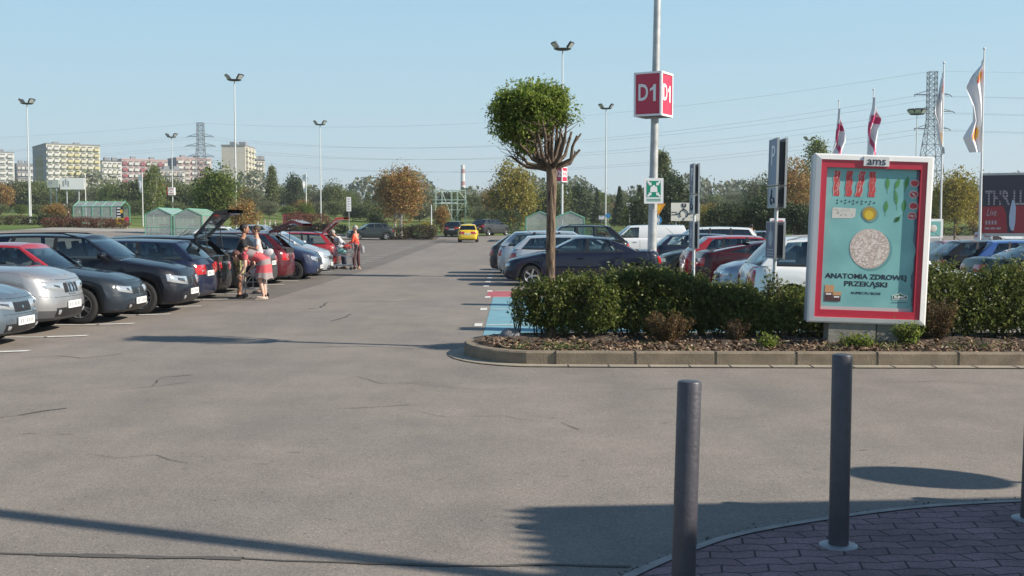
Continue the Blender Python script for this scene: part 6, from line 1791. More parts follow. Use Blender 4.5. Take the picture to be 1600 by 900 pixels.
# ------------------------------------------------------------------ flags on the right
FLAGW = mat('flag_white', (.74, .74, .76), .7); FLAGR = mat('flag_print_red', (.52, .04, .14), .7); FLAGY = mat('flag_print_yellow', (.75, .50, .04), .7)
def flag(px, pytop, Y, f0, f1, label, prof, kind, lean=0):
    top = P(px, pytop, Y); z0 = gz(top.x, Y); root = thing('flagpole', (top.x, Y, z0), 0, label, 'flagpole', 'flags in a row on the right')
    root.rotation_euler = (0, R(lean), 0)
    h = top.z - z0; q = MB(); q.cyl((0, 0, -.1), (0, 0, h), .055, .032, 12); q.ell((0, 0, h), (.07, .07, .06)); q.build('pole', M['white_metal'], root, smooth=40)
    z1 = P(px, f0, Y).z - z0; z2 = P(px, f1, Y).z - z0; sc = Y / F
    NV, NU = 44, 16; mb = MB()
    col = []
    ks = [a[0] for a in prof]; vs = [a[1] for a in prof]; v0s = [a[2] if len(a) > 2 else 0 for a in prof]
    for j in range(NV + 1):
        t_ = j / NV; w_ = float(np.interp(t_, ks, vs)) * sc; w0_ = float(np.interp(t_, ks, v0s)) * sc
        for i in range(NU + 1):
            u = i / NU; fold = .16 * math.sin(u * 8 + t_ * 7) * (1.15 - .3 * t_) * min(1, u * 3)
            droop = .35 * u * (1 - t_) ** 2
            mb.v.append((w0_ + (w_ - w0_) * u + (0 if w0_ else (.04 if w_ > 0 else -.04)), fold - (.12 if w0_ else 0), z1 + (z2 - z1) * t_ - droop * (1 if t_ < .9 else .6)))
    for j in range(NV):
        for i in range(NU):
            t_ = (j + .5) / NV; u = (i + .5) / NU; c_ = 0
            if kind == 'red':
                cen = .5 + .38 * math.sin(t_ * 7.5 + 1.0)
                if abs(u - cen) < .16 and t_ > .22: c_ = 1
                if (u - .35) ** 2 / .05 + (t_ - .86) ** 2 / .004 < 1: c_ = 0
                if .30 < t_ < .42 and u > .15: c_ = 1
                if (u - .4) ** 2 / .02 + (t_ - .68) ** 2 / .001 < 1: c_ = 1
            else:
                for (tc_, uc) in ((.17, .30), (.80, .42)):
                    du, dt = (u - uc) * 1.0, (t_ - tc_) * 4.4
                    if du * du / .055 + dt * dt / .14 < 1: c_ = 1 if (math.sin(u * 22) > -.2 and du > -.08) else 2
            mb.cur = c_; a = j * (NU + 1) + i; mb.face((a, a + 1, a + NU + 2, a + NU + 1))
    mb.build('flag_cloth', [FLAGW, FLAGR, FLAGY], root, smooth=70, fixn=False)
    for k_ in range(4):
        r_ = MB(); r_.box((-.0, -.02, z1 + (z2 - z1) * (.05 + .28 * k_)), (.14, .02, .03)); r_.build('clip', M['white_metal'], root)
    return root
flag(1538, 76, 52, 92, 238, 'rightmost and tallest flag, white with a small red and yellow emblem', [(0, -3), (.12, -16), (.27, -27), (.35, -23), (.5, -16), (.66, -14), (.84, -27), (.92, -22), (1, -17)], 'emblem')
flag(1475, 98, 57, 112, 240, 'second flag from the right, white with a small emblem, narrow against the pylon', [(0, -1), (.2, -5), (.4, -12), (.5, -13), (.62, -8), (.8, -5), (1, 4)], 'emblem')
flag(1365, 140, 68, 148, 254, 'third flag from the right, pink-white with a curling red band', [(0, 1, -1), (.2, 5, -3), (.33, 11, -7), (.5, 6, -9), (.75, 5, -9), (1, 6, -10)], 'red')
flag(1311, 157, 74, 166, 256, 'leftmost flag, white with a thin red curl, above the poster box', [(0, 1, -1), (.25, 4, -3), (.45, 8, -5), (.6, 10, -6), (.8, 5, -10), (1, 2, -14)], 'red')

# ------------------------------------------------------------------ concert billboard at the right
DKB = mat('billboard_navy', (.022, .022, .045), .45); RDB = mat('billboard_red', (.30, .015, .03), .45); TXT = mat('billboard_lettering', (.36, .31, .35), .5)
a_ = P(1532, 365, 60); root = thing('billboard', (a_.x, 60, gz(a_.x, 60)), R(-24), 'large dark navy and red show billboard cut by the right edge', 'billboard')
zb = a_.z - gz(a_.x, 60); zt = P(1532, 274, 60).z - gz(a_.x, 60); WB = 6.2; hb = zt - zb
q = MB(); q.box((WB / 2, .12, (zb + zt) / 2), (WB, .2, hb)); q.build('panel', DKB, root)
q = MB(); q.poly([(.02, .012, zb + .03), (WB - .02, .012, zb + .03), (WB - .02, .012, zb + hb * .56), (.02, .012, zb + hb * .46)]); q.build('red_field', RDB, root)
for (x_, z_, sx_, sz_) in ((WB / 2, zb - .06, WB + .2, .16), (WB / 2, zt + .05, WB + .2, .12), (-.05, (zb + zt) / 2, .12, hb), (WB + .05, (zb + zt) / 2, .12, hb)):
    q = MB(); q.box((x_, .1, z_), (sx_, .3, sz_)); q.build('frame', M['galv'], root)
for x_ in (.75, 4.6): q = MB(); q.box((x_, .25, zb / 2), (.30, .2, zb)); q.build('post', mat('old_post', (.25, .22, .2), .8), root)
t1_ = text('THRILLER', 1.05, TXT, root, (1.50, -.0, zb + hb * .60), width=2.65, bold=.02)
# horizontal dark bars through the letters
for k_ in range(6):
    q = MB(); q.box((1.50, -.012, zb + hb * .60 - .36 + k_ * .14), (2.8, .006, .035)); q.build('letter_stripe', DKB, root)
text('Live', .55, TXT, root, (.50, -.0, zb + hb * .36), shear=.4, width=.5, bold=.0)
for k_ in range(4): q = MB(); q.box((.28 + k_ * .15, .0, zb + hb * .19), (.09, .01, .20)); q.build('text_bar', TXT, root)
for k_ in range(3): q = MB(); q.box((.32 + k_ * .28, .0, zb + hb * .09), (.22, .01, .09)); q.build('text_bar', TXT, root)
for k_, (w_, z_) in enumerate(((.9, .50), (.8, .40), (.8, .33), (.9, .27))): q = MB(); q.box((2.5, 0, zb + hb * z_ - .1), (w_ * .6, .01, .10)); q.build('text_bar', TXT, root)
# plain dancing figure (dark, white shirt)
fg = MB(); z_ = lambda f: zb + hb * f
fg.cur = 0
fg.poly([(2.02, -.016, z_(.02)), (2.5, -.016, z_(.02)), (2.45, -.016, z_(.3)), (2.3, -.016, z_(.45)), (1.95, -.016, z_(.5)), (1.5, -.016, z_(.62)), (1.0, -.016, z_(.70)), (.95, -.016, z_(.62)), (1.45, -.016, z_(.5)), (1.85, -.016, z_(.36))])
fg.poly([(2.15, -.017, z_(.5)), (2.4, -.017, z_(.45)), (2.5, -.017, z_(.7)), (2.42, -.017, z_(.88)), (2.25, -.017, z_(.9)), (2.12, -.017, z_(.7))])
fg.cur = 1
fg.poly([(2.18, -.019, z_(.14)), (2.35, -.019, z_(.06)), (2.62, -.019, z_(.05)), (2.75, -.019, z_(.2)), (2.78, -.019, z_(.45)), (2.6, -.019, z_(.56)), (2.42, -.019, z_(.58)), (2.25, -.019, z_(.45)), (2.14, -.019, z_(.3))])
fg.v = [((v[0] - 2.3) * .50 + 1.46, v[1], v[2]) for v in fg.v]
fg.build('figure_print', [DKB, mat('shirt_print', (.40, .47, .62), .6)], root, fixn=False)

# ------------------------------------------------------------------ the big poster box
PX = P(1347, 540, 14.85).x
cl = thing('poster_box', (PX, 14.72, Z - .02), 0, 'large white-framed poster box with a teal food poster on a concrete pedestal', 'poster box')
cl.rotation_euler = (0, R(1.9), R(-1.5))
BW, BH, BD, zb = 1.55, 2.22, .26, .30
ALW = mat('white_powdercoat', (.70, .70, .69), .35, noise=.05, nscale=4); SDG = mat('side_greyblue', (.40, .43, .47), .4)
q = MB(); q.box((-.17, .17, .13), (.62, .26, .40)); q.box((.32, .17, .12), (.32, .24, .38)); q.build('pedestal', mat('pedestal_concrete', (.24, .23, .20), .9, noise=.25, nscale=6, bump=.4), cl)
q = MB(); q.box((0, BD / 2 + .035, zb + BH / 2), (BW - .02, BD - .10, BH - .02)); q.build('housing', SDG, cl)
# frame with a bevelled face: outer 0 -> inner
def ring(mb, w0, h0, y0, w1, h1, y1, zc, zoff=0):
    o_ = [(-w0 / 2, y0, zc - h0 / 2), (w0 / 2, y0, zc - h0 / 2), (w0 / 2, y0, zc + h0 / 2), (-w0 / 2, y0, zc + h0 / 2)]
    i_ = [(-w1 / 2, y1, zc - h1 / 2 + zoff), (w1 / 2, y1, zc - h1 / 2 + zoff), (w1 / 2, y1, zc + h1 / 2 + zoff), (-w1 / 2, y1, zc + h1 / 2 + zoff)]
    for k in range(4): j = (k + 1) % 4; mb.poly([o_[k], o_[j], i_[j], i_[k]])
zc = zb + BH / 2
fr = MB(); ring(fr, BW, BH, .07, BW, BH, .015, zc); ring(fr, BW, BH, .015, BW - .04, BH - .04, .0, zc); ring(fr, BW - .04, BH - .04, 0, BW - .17, BH - .15, -.012, zc); ring(fr, BW - .17, BH - .15, -.012, BW - .17, BH - .15, .015, zc); ring(fr, BW, BH, .07, BW - .1, BH - .1, .075, zc)
fr.build('frame', ALW, cl, fixn=False)
rd = MB(); rd_h = BH - .15; ring(rd, BW - .17, rd_h, .004, BW - .33, rd_h - .20, .004, zc); ring(rd, BW - .33, rd_h - .20, .004, BW - .33, rd_h - .20, .062, zc)
rd.build('red_border', mat('red_border', (.48, .022, .05), .3, coat=.3), cl, fixn=False)
PW, PH = BW - .31, rd_h - .18
# poster with gentle waves and a worn torn right edge
def poster_mat():
    m = bpy.data.materials.new('poster_paper'); t, b = nodes_of(m); tc = t.nodes.new('ShaderNodeTexCoord')
    n = t.nodes.new('ShaderNodeTexNoise'); n.inputs['Scale'].default_value = 2.2; n.inputs['Detail'].default_value = 5; t.links.new(tc.outputs['Object'], n.inputs['Vector'])
    r = t.nodes.new('ShaderNodeValToRGB'); e = r.color_ramp.elements; e[0].position = .3; e[0].color = (.15, .37, .38, 1); e[1].position = .7; e[1].color = (.22, .50, .49, 1)
    t.links.new(n.outputs[0], r.inputs[0]); t.links.new(r.outputs[0], b.inputs['Base Color']); b.inputs['Roughness'].default_value = .55; return m
pp_ = MB(); NX, NY = 26, 36
yP = lambda x_, z_: .0530 - .0008 * math.sin(x_ * 7 + z_ * 3) 
for j in range(NY + 1):
    for i in range(NX + 1):
        x_ = -PW / 2 + PW * i / NX; z_ = zc - PH / 2 + PH * j / NY
        if i == NX: x_ -= .035 + .018 * math.sin(z_ * 9) + .012 * math.sin(z_ * 23)
        pp_.v.append((x_, yP(x_, z_), z_))
for j in range(NY):
    for i in range(NX): a = j * (NX + 1) + i; pp_.face((a, a + 1, a + NX + 2, a + NX + 1))
po = pp_.build('poster', poster_mat(), cl, smooth=80, fixn=False)
q = MB(); q.poly([(-PW / 2 - .02, .0665, zc - PH / 2 - .02), (PW / 2 + .02, .0665, zc - PH / 2 - .02), (PW / 2 + .02, .0665, zc + PH / 2 + .02), (-PW / 2 - .02, .0665, zc + PH / 2 + .02)]); q.build('backing', mat('backing_blue', (.14, .20, .27), .6), cl, fixn=False)
q = MB(); q.poly([(-PW / 2, .050, zc - PH / 2), (PW / 2 - .03, .050, zc - PH / 2), (PW / 2 - .03, .050, zc - PH / 2 + .055), (-PW / 2, .050, zc - PH / 2 + .055)]); q.build('lower_strip', mat('strip_grey', (.42, .45, .44), .6), cl, fixn=False)
# name plate
q = MB(); q.box((.02, -.008, zb + BH - .085), (.33, .03, .125)); npl = q.build('name_plate', ALW, cl)
text('ams', .155, M['ink'], cl, (.02, -.026, zb + BH - .085), width=.24, ext=.002)
# poster print: u,v in 0..1 from the top left of the poster
Yp_ = .0505
def U(u, v): return (-PW / 2 + PW * u, zc + PH / 2 - PH * v)
def blob(mb, cu, cv, ru, rv, n=16, jit=0, rot=0, y=Yp_, ph=0):
    c0, c1 = U(cu, cv); pts = []
    for k in range(n):
        a = 2 * math.pi * k / n; r_ = 1 + jit * math.sin(3 * a + ph) + random.uniform(-jit, jit) * .5; dx, dz = ru * r_ * math.cos(a), rv * r_ * math.sin(a)
        pts.append((c0 + dx * math.cos(rot) - dz * math.sin(rot), y, c1 + dx * math.sin(rot) + dz * math.cos(rot)))
    mb.poly(pts[::-1])
pm_ = {k: mat('print_' + k, c, .6) for k, c in dict(bacon=(.50, .055, .06), fat=(.66, .38, .36), pink=(.62, .18, .18), black=(.01, .012, .02), cheese=(.58, .58, .55), oil=(.62, .45, .04), oild=(.40, .27, .03), bowl=(.26, .25, .17), green=(.07, .25, .07), dgreen=(.03, .14, .04), tomato=(.50, .07, .08), rim=(.66, .50, .48), cake=(.56, .47, .42), caked=(.30, .21, .18), cakel=(.70, .63, .58), brown=(.50, .29, .15), dark=(.07, .03, .035), shade=(.12, .30, .31), lg=(.02, .16, .09)).items()}
def printed(name, mb, key): return mb.build(name, pm_[key], po, fixn=False)
for k, uu in enumerate((.125, .255, .375, .50)):
    q = MB(); c0, c1 = U(uu, .115); w_ = .042; rr = [(-w_, .0), (w_, .0)]
    L_ = []; R_ = []
    for j in range(13):
        zz_ = c1 + .165 - .33 * j / 12; sh_ = (.006 * math.sin(j * 1.3 + k) + (.02 * (6 - j) / 6 if k == 2 else 0)); L_.append((c0 - w_ + sh_, Yp_, zz_)); R_.append((c0 + w_ + sh_ * 1.1, Yp_, zz_))
    for j in range(12): q.poly([L_[j], L_[j + 1], R_[j + 1], R_[j]])
    printed('bacon_print', q, 'fat' if False else 'bacon')
    f_ = MB()
    for j in range(11):
        zz_ = c1 + .15 - .30 * j / 11 + random.uniform(-.01, .01); x_ = c0 + random.uniform(-.025, .025); l_ = random.uniform(.012, .03)
        f_.poly([(x_ - l_ * .5, Yp_ - .0012, zz_ - l_), (x_ + .002, Yp_ - .0012, zz_ - l_ * .8), (x_ + l_ * .6, Yp_ - .0012, zz_ + l_), (x_ + l_ * .2, Yp_ - .0012, zz_ + l_)])
    for s_ in (-1, 1): 
        for j in range(12):
            A_, B2 = (L_[j], L_[j + 1]) if s_ < 0 else (R_[j + 1], R_[j]); o_ = -.008 * s_
            f_.poly([(A_[0], Yp_ - .001, A_[2]), (B2[0], Yp_ - .001, B2[2]), (B2[0] + o_, Yp_ - .001, B2[2]), (A_[0] + o_, Yp_ - .001, A_[2])])
    printed('bacon_fat_print', f_, 'pink' if k % 2 else 'fat')
q = MB()
for (u_, v_) in ((.14, .232), (.14, .252), (.185, .239), (.225, .231), (.225, .25), (.27, .239), (.31, .234), (.31, .254), (.352, .241), (.40, .234), (.40, .252), (.445, .238), (.49, .234), (.48, .252), (.53, .243)): blob(q, u_, v_, .0105, .0105, 10)
printed('peppercorn_print', q, 'black')
q = MB(); c0, c1 = U(.215, .318); q.poly([(c0 - .155, Yp_, c1 - .075), (c0 + .10, Yp_, c1 - .07), (c0 + .15, Yp_, c1 - .045), (c0 + .155, Yp_, c1 + .06), (c0 - .13, Yp_, c1 + .068), (c0 - .15, Yp_, c1 + .05)]); printed('cheese_print', q, 'cheese')
q = MB()
for k in range(26): blob(q, .215 + random.uniform(-.10, .10), .318 + random.uniform(-.03, .03), random.uniform(.003, .012), random.uniform(.002, .008), 7, .4, random.random() * 3, Yp_ - .001)
printed('cheese_mark_print', q, 'bowl')
q = MB(); blob(q, .50, .328, .105, .100, 30, 0, 0, Yp_ - .0002); printed('oil_shadow_print', q, 'shade')
q = MB(); blob(q, .485, .318, .100, .098, 30, 0, 0, Yp_ - .001); printed('bowl_print', q, 'bowl')
q = MB(); blob(q, .485, .320, .086, .084, 28, 0, 0, Yp_ - .002); printed('oil_print', q, 'oild')
q = MB(); blob(q, .48, .328, .06, .06, 24, 0, 0, Yp_ - .003); printed('oil_light_print', q, 'oil')
def leafprint(u_, v_, l_, ang, key):
    q = MB(); c0, c1 = U(u_, v_); d = Vector((math.sin(ang), math.cos(ang))); n_ = Vector((d.y, -d.x)); o_ = Vector((c0, c1))
    w3 = lambda v, y=Yp_: (v.x, y, v.y)
    q.poly([w3(o_ - d * l_ * .6 - n_ * .003), w3(o_ - d * l_ * .6 + n_ * .003), w3(o_ + d * l_ * .5 + n_ * .002), w3(o_ + d * l_ * .5 - n_ * .002)])
    for k in range(7):
        p_ = o_ + d * l_ * (-.2 + .12 * k); ww = .034 * math.sin(math.pi * (k + 1.2) / 8)
        for s_ in (-1, 1): q.poly([w3(p_ - d * .008, Yp_ - .001), w3(p_ + n_ * s_ * ww * .6 - d * .006, Yp_ - .001), w3(p_ + n_ * s_ * ww + d * .012, Yp_ - .001), w3(p_ + d * .014, Yp_ - .001)])
    printed('rocket_leaf_print', q, key)
for a in ((.66, .12, .17, -.02, 'green'), (.755, .12, .17, .35, 'green'), (.855, .11, .18, .18, 'green'), (.655, .28, .17, .05, 'green'), (.845, .27, .18, .03, 'green'), (.79, .345, .10, -2.4, 'dgreen'), (.76, .22, .22, -.12, 'green')): leafprint(*a)
for k, (u_, v_, kk) in enumerate(((.955, .098, 0), (.95, .175, 1), (.955, .255, 0), (.945, .325, 1))):
    u_ -= .012
    q = MB(); blob(q, u_, v_, .062, .050, 22, .03, 0, Yp_ - .001, k); printed('tomato_rim_print', q, 'rim')
    q = MB(); blob(q, u_, v_, .049, .038, 20, .06, 0, Yp_ - .002, k); printed('tomato_print', q, 'tomato')
    if kk: q = MB(); blob(q, u_, v_, .045, .008, 12, .1, -.6 if k == 1 else 0, Yp_ - .003); blob(q, u_, v_, .012, .022, 10, .1, .4, Yp_ - .0035); printed('tomato_core_print', q, 'rim')
q = MB(); blob(q, .53, .573, .266, .266, 40, 0, 0, Yp_ - .0004); printed('cake_shadow_print', q, 'shade')
q = MB(); blob(q, .505, .562, .262, .262, 40, .006, 0, Yp_ - .001); printed('rice_cake_print', q, 'cake')
c0, c1 = U(.505, .562); q = MB(); q2 = MB(); q3 = MB()
for k in range(440):
    a = random.random() * 6.28; r_ = .245 * math.sqrt(random.random()); x_, z_ = c0 + r_ * math.cos(a), c1 + r_ * math.sin(a); th = random.random() * 3; s1, s2 = random.uniform(.013, .024), random.uniform(.009, .014)
    for (mb, off, y_, kk) in ((q2, (.004, -.005), Yp_ - .0016 - k * 1e-6, 1.0), ((q, q3)[k % 2], (0, 0), Yp_ - .0022 - k * 1e-6, 1.0)):
        mb.poly([(x_ + off[0] + kk * (s1 * math.cos(b_) * math.cos(th) - s2 * math.sin(b_) * math.sin(th)), y_, z_ + off[1] + kk * (s1 * math.cos(b_) * math.sin(th) + s2 * math.sin(b_) * math.cos(th))) for b_ in np.linspace(6.28, 0, 8)[:-1]])
printed('rice_gap_print', q2, 'caked'); printed('rice_grain_print', q, 'cake'); printed('rice_grain_print', q3, 'cakel')
def ptext(s, size, u_, v_, w_, m_=None, bold=.004, y=Yp_ - .002): c0, c1 = U(u_, v_); return text(s, size, m_ or M['ink'], po, (c0, y, c1), width=w_, bold=bold, ext=.0008)
ptext('ANATOMIA ZDROWEJ', .090, .485, .760, PW * .86, bold=.0024, y=Yp_ + .0008)
ptext('PRZEKĄSKI', .090, .485, .812, PW * .455, bold=.0024, y=Yp_ + .0008)
ptext('KUPIEC.PL/ BLOG', .042, .49, .875, PW * .31, bold=.0012, y=Yp_ + .0008)
q = MB(); c0, c1 = U(.10, .885); q.poly([(c0 - .055, Yp_ - .001, c1 - .07), (c0 + .065, Yp_ - .001, c1 - .07), (c0 + .065, Yp_ - .001, c1 + .115), (c0 - .055, Yp_ - .001, c1 + .115)]); printed('packet_print', q, 'brown')
q = MB(); q.poly([(c0 - .055, Yp_ - .002, c1 - .10), (c0 + .045, Yp_ - .002, c1 - .10), (c0 + .045, Yp_ - .002, c1 + .015), (c0 - .055, Yp_ - .002, c1 + .015)]); printed('packet_label_print', q, 'dark')
q = MB(); q.poly([(c0 + .05, Yp_ - .003, c1 - .10), (c0 + .155, Yp_ - .003, c1 - .10), (c0 + .155, Yp_ - .003, c1 - .02), (c0 + .05, Yp_ - .003, c1 - .02)]); printed('packet_label_print', q, 'dark')
q = MB(); q.poly([(c0 + .05, Yp_ - .003, c1 - .02), (c0 + .16, Yp_ - .003, c1 - .02), (c0 + .16, Yp_ - .003, c1 + .03), (c0 + .05, Yp_ - .003, c1 + .03)]); printed('packet_print', q, 'brown')
q = MB(); q.box((c0 - .005, Yp_ - .003, c1 - .005), (.07, .0006, .018)); q.build('print_line', M['white_sign'], po); q = MB(); q.box((c0 + .102, Yp_ - .004, c1 - .04), (.07, .0006, .018)); q.build('print_line', M['white_sign'], po)
c0, c1 = U(.855, .895)
q = MB(); q.poly([(c0 - .105, Yp_ - .001, c1 - .032), (c0 + .095, Yp_ - .001, c1 - .032), (c0 + .095, Yp_ - .001, c1 + .028), (c0 + .03, Yp_ - .001, c1 + .04), (c0, Yp_ - .001, c1 + .068), (c0 - .03, Yp_ - .001, c1 + .04), (c0 - .105, Yp_ - .001, c1 + .028)]); q.build('emblem_rim', M['white_sign'], po, fixn=False)
q = MB(); q.poly([(c0 - .096, Yp_ - .002, c1 - .024), (c0 + .086, Yp_ - .002, c1 - .024), (c0 + .086, Yp_ - .002, c1 + .022), (c0 + .022, Yp_ - .002, c1 + .034), (c0, Yp_ - .002, c1 + .055), (c0 - .022, Yp_ - .002, c1 + .034), (c0 - .096, Yp_ - .002, c1 + .022)]); printed('emblem', q, 'lg')
text('KUPIEC', .045, M['white_sign'], po, (c0 - .005, Yp_ - .0035, c1), ext=.0006, width=.15, bold=.002)
q = MB(); q.box((c0 - .01, Yp_ - .001, c1 - .068), (.2, .0006, .006)); q.build('print_line', M['ink'], po)
# ================================================================== PEOPLE
def skin_mesh(joints, edges, name, m, parent, root_i=0, sub=2, extra=None, smooth=True):
    """joints: (x, y, z, rx[, ry]); one continuous surface grown round the edges"""
    me = bpy.data.meshes.new(name); me.from_pydata([j[:3] for j in joints], edges, []); o = bpy.data.objects.new(name, me); COL.objects.link(o)
    md = o.modifiers.new('s', 'SKIN'); md.use_smooth_shade = True
    md.branch_smoothing = .4
    lay = me.skin_vertices[0] if me.skin_vertices else None
    if lay is None:
        bm = bmesh.new(); bm.from_mesh(me); bm.verts.layers.skin.verify(); bm.to_mesh(me); bm.free(); lay = me.skin_vertices[0]
    for i, j in enumerate(joints):
        lay.data[i].radius = (j[3], j[4] if len(j) > 4 else j[3]); lay.data[i].use_root = (i == root_i)
    sd = o.modifiers.new('d', 'SUBSURF'); sd.levels = sub; sd.render_levels = sub
    bpy.context.view_layer.update()
    m2 = bpy.data.meshes.new_from_object(o.evaluated_get(bpy.context.evaluated_depsgraph_get())); bpy.data.objects.remove(o)
    if extra is not None:
        bm = bmesh.new(); bm.from_mesh(m2); t_ = bpy.data.meshes.new('t'); t_.from_pydata(extra.v, [], extra.f); bm.from_mesh(t_); bm.to_mesh(m2); bm.free()
    m2.materials.clear(); m2.materials.append(m); m2.polygons.foreach_set('use_smooth', [True] * len(m2.polygons))
    return link(name, m2, parent)

def hand(mb, wrist, d, up, s=1.0, curl=.5):
    """palm, four bent fingers of unequal length and a thumb from the side of the palm"""
    d = Vector(d).normalized(); side = d.cross(Vector(up)).normalized(); n = side.cross(d).normalized(); w_ = Vector(wrist)
    rot = Matrix((side, d, n)).transposed()
    mb.ell(w_ + d * .045 * s, (.040 * s, .052 * s, .016 * s), 10, 7, rot)
    for k, (off, L_) in enumerate(((-.028, .066), (-.010, .076), (.009, .072), (.027, .056))):
        b_ = w_ + d * .085 * s + side * off * s; c1 = b_ + (d * math.cos(curl * .6) - n * math.sin(curl * .6)) * L_ * .5 * s; c2 = c1 + (d * math.cos(curl * 1.6) - n * math.sin(curl * 1.6)) * L_ * .5 * s
        mb.tube([b_ - d * .02 * s, b_, c1, c2], [.0095 * s, .0095 * s, .0085 * s, .0065 * s], 7)
    t0 = w_ + d * .02 * s - side * .034 * s; t1 = t0 + (d * .6 - side * .75 - n * .2).normalized() * .035 * s; t2 = t1 + (d * .9 - side * .25 - n * .4).normalized() * .028 * s
    mb.tube([t0, t1, t2], [.013 * s, .011 * s, .008 * s], 7)

HAIR = {k: mat('hair_' + k, c, .7, noise=.3, nscale=60) for k, c in dict(brown=(.06, .035, .022), grey=(.36, .34, .32), dark=(.02, .016, .014), red=(.10, .04, .03), cap=(.55, .52, .5)).items()}
def head_parts(mb, c, f, up):
    """nose, ears, eye sockets on a head centred at c facing f"""
    f = Vector(f).normalized(); up = Vector(up); up = (up - f * up.dot(f)).normalized(); s_ = f.cross(up)
    rot = Matrix((s_, f, up)).transposed(); c = Vector(c)
    mb.ell(c + f * .014, (.074, .094, .114), 16, 11, rot)
    mb.ell(c + f * .108 - up * .018, (.013, .018, .022), 8, 6, rot)
    mb.ell(c + f * .085 - up * .085, (.035, .022, .018), 8, 6, rot)
    for q in (-1, 1): mb.ell(c + s_ * .078 * q - up * .01, (.011, .022, .032), 8, 6, rot)
    return rot
def face_detail(parent, c, f, up):
    f = Vector(f).normalized(); up = Vector(up); up = (up - f * up.dot(f)).normalized(); s_ = f.cross(up); rot = Matrix((s_, f, up)).transposed(); c = Vector(c)
    for q in (-1, 1):
        e = MB(); e.ell(c + f * .096 + s_ * .03 * q + up * .006, (.013, .008, .007), 8, 6, rot); e.build('eye', M['ink'], parent)
    e = MB(); e.ell(c + f * .102 - up * .055, (.022, .006, .005), 8, 5, rot); e.build('mouth', mat('lip', (.35, .10, .09), .5), parent)
def hair(parent, c, f, up, m, long=0):
    f = Vector(f).normalized(); up = Vector(up); up = (up - f * up.dot(f)).normalized(); s_ = f.cross(up); rot = Matrix((s_, f, up)).transposed(); c = Vector(c)
    e = MB(); e.ell(c - f * .012 + up * .030, (.090, .102, .105), 16, 11, rot)
    if long: e.ell(c - f * .05 - up * .06, (.085, .06, .11 + long), 14, 9, rot)
    b_ = len(e.v); e.build('hair', m, parent, smooth=80)

def person(x, y, rz, label, J, shirt, shirt_spec, legs, leg_spec, hairm, headf=(1, 0, 0), headup=(0, 0, 1), hands=None, group=None, shoes=None, long=0, shirtjoints=None, skin=None, s=1.0):
    root = thing('person', (x, y, gz(x, y)), rz, label, 'person', group); root.scale = (s, s, s)
    names = list(J.keys()); idx = {k: i for i, k in enumerate(names)}
    E = [('pelvis', 'waist'), ('waist', 'chest'), ('chest', 'neck'), ('neck', 'head'), ('chest', 'shL'), ('shL', 'elL'), ('elL', 'wrL'), ('chest', 'shR'), ('shR', 'elR'), ('elR', 'wrR'), ('pelvis', 'hipL'), ('hipL', 'knL'), ('knL', 'anL'), ('anL', 'toL'), ('pelvis', 'hipR'), ('hipR', 'knR'), ('knR', 'anR'), ('anR', 'toR')]
    rad = dict(pelvis=.125, waist=.115, chest=.14, neck=.052, head=.06, shL=.058, shR=.058, elL=.042, elR=.042, wrL=.027, wrR=.027, hipL=.088, hipR=.088, knL=.056, knR=.056, anL=.038, anR=.038, toL=.032, toR=.032)
    ex = MB(); hc = Vector(J['head']) + Vector(headup).normalized() * .055; head_parts(ex, hc, headf, headup)
    for sd in 'LR':
        wr = Vector(J['wr' + sd]); d = wr - Vector(J['el' + sd]); hand(ex, wr, d, (0, -1, .3) if sd == 'R' else (0, 1, .3), 1.0, (hands or .6))
    body = skin_mesh([(*J[k], rad[k]) for k in names], [(idx[a], idx[b]) for a, b in E], 'body', skin or M['skin'], root, idx['pelvis'], 2, ex)
    face_detail(body, hc, headf, headup); hair(root, hc, headf, headup, hairm, long)
    def garment(nm, spec, m_):
        ks = [k for k in spec]; id2 = {k: i for i, k in enumerate(ks)}
        js = []
        for k in ks:
            v = spec[k]
            if isinstance(v, tuple): a, b_, t_, r_ = v; p = Vector(J[a]).lerp(Vector(J[b_]), t_); js.append((*p, r_))
            else: js.append((*J[k], v))
        ed = [(id2[a], id2[b_]) for a, b_ in spec_edges[nm] if a in id2 and b_ in id2]
        skin_mesh(js, ed, nm, m_, root, 0, 2)
    if shirt: garment('shirt', shirt_spec, shirt)
    if legs: garment('trousers', leg_spec, legs)
    for sd in 'LR':
        a = Vector(J['an' + sd]); t_ = Vector(J['to' + sd]); d = (t_ - a); d.z = 0; d.normalize(); sm_ = MB(); rot = Matrix((Vector((-d.y, d.x, 0)), d, Vector((0, 0, 1)))).transposed()
        sm_.ell(a + d * .075 + Vector((0, 0, -a.z + .042)), (.046, .135, .042), 12, 7, rot); sm_.box(a + d * .07 + Vector((0, 0, -a.z + .012)), (.085, .25, .02), rot); sm_.build('shoe', shoes or M['dark_metal'], root, smooth=60)
    return root
spec_edges = dict(shirt=[('pelvis', 'waist'), ('waist', 'chest'), ('chest', 'collar'), ('chest', 'shL'), ('shL', 'cuffL'), ('chest', 'shR'), ('shR', 'cuffR')],
    trousers=[('pelvis', 'hipL'), ('hipL', 'knL'), ('knL', 'hemL'), ('pelvis', 'hipR'), ('hipR', 'knR'), ('knR', 'hemR'), ('hipL', 'shortL'), ('hipR', 'shortR')])
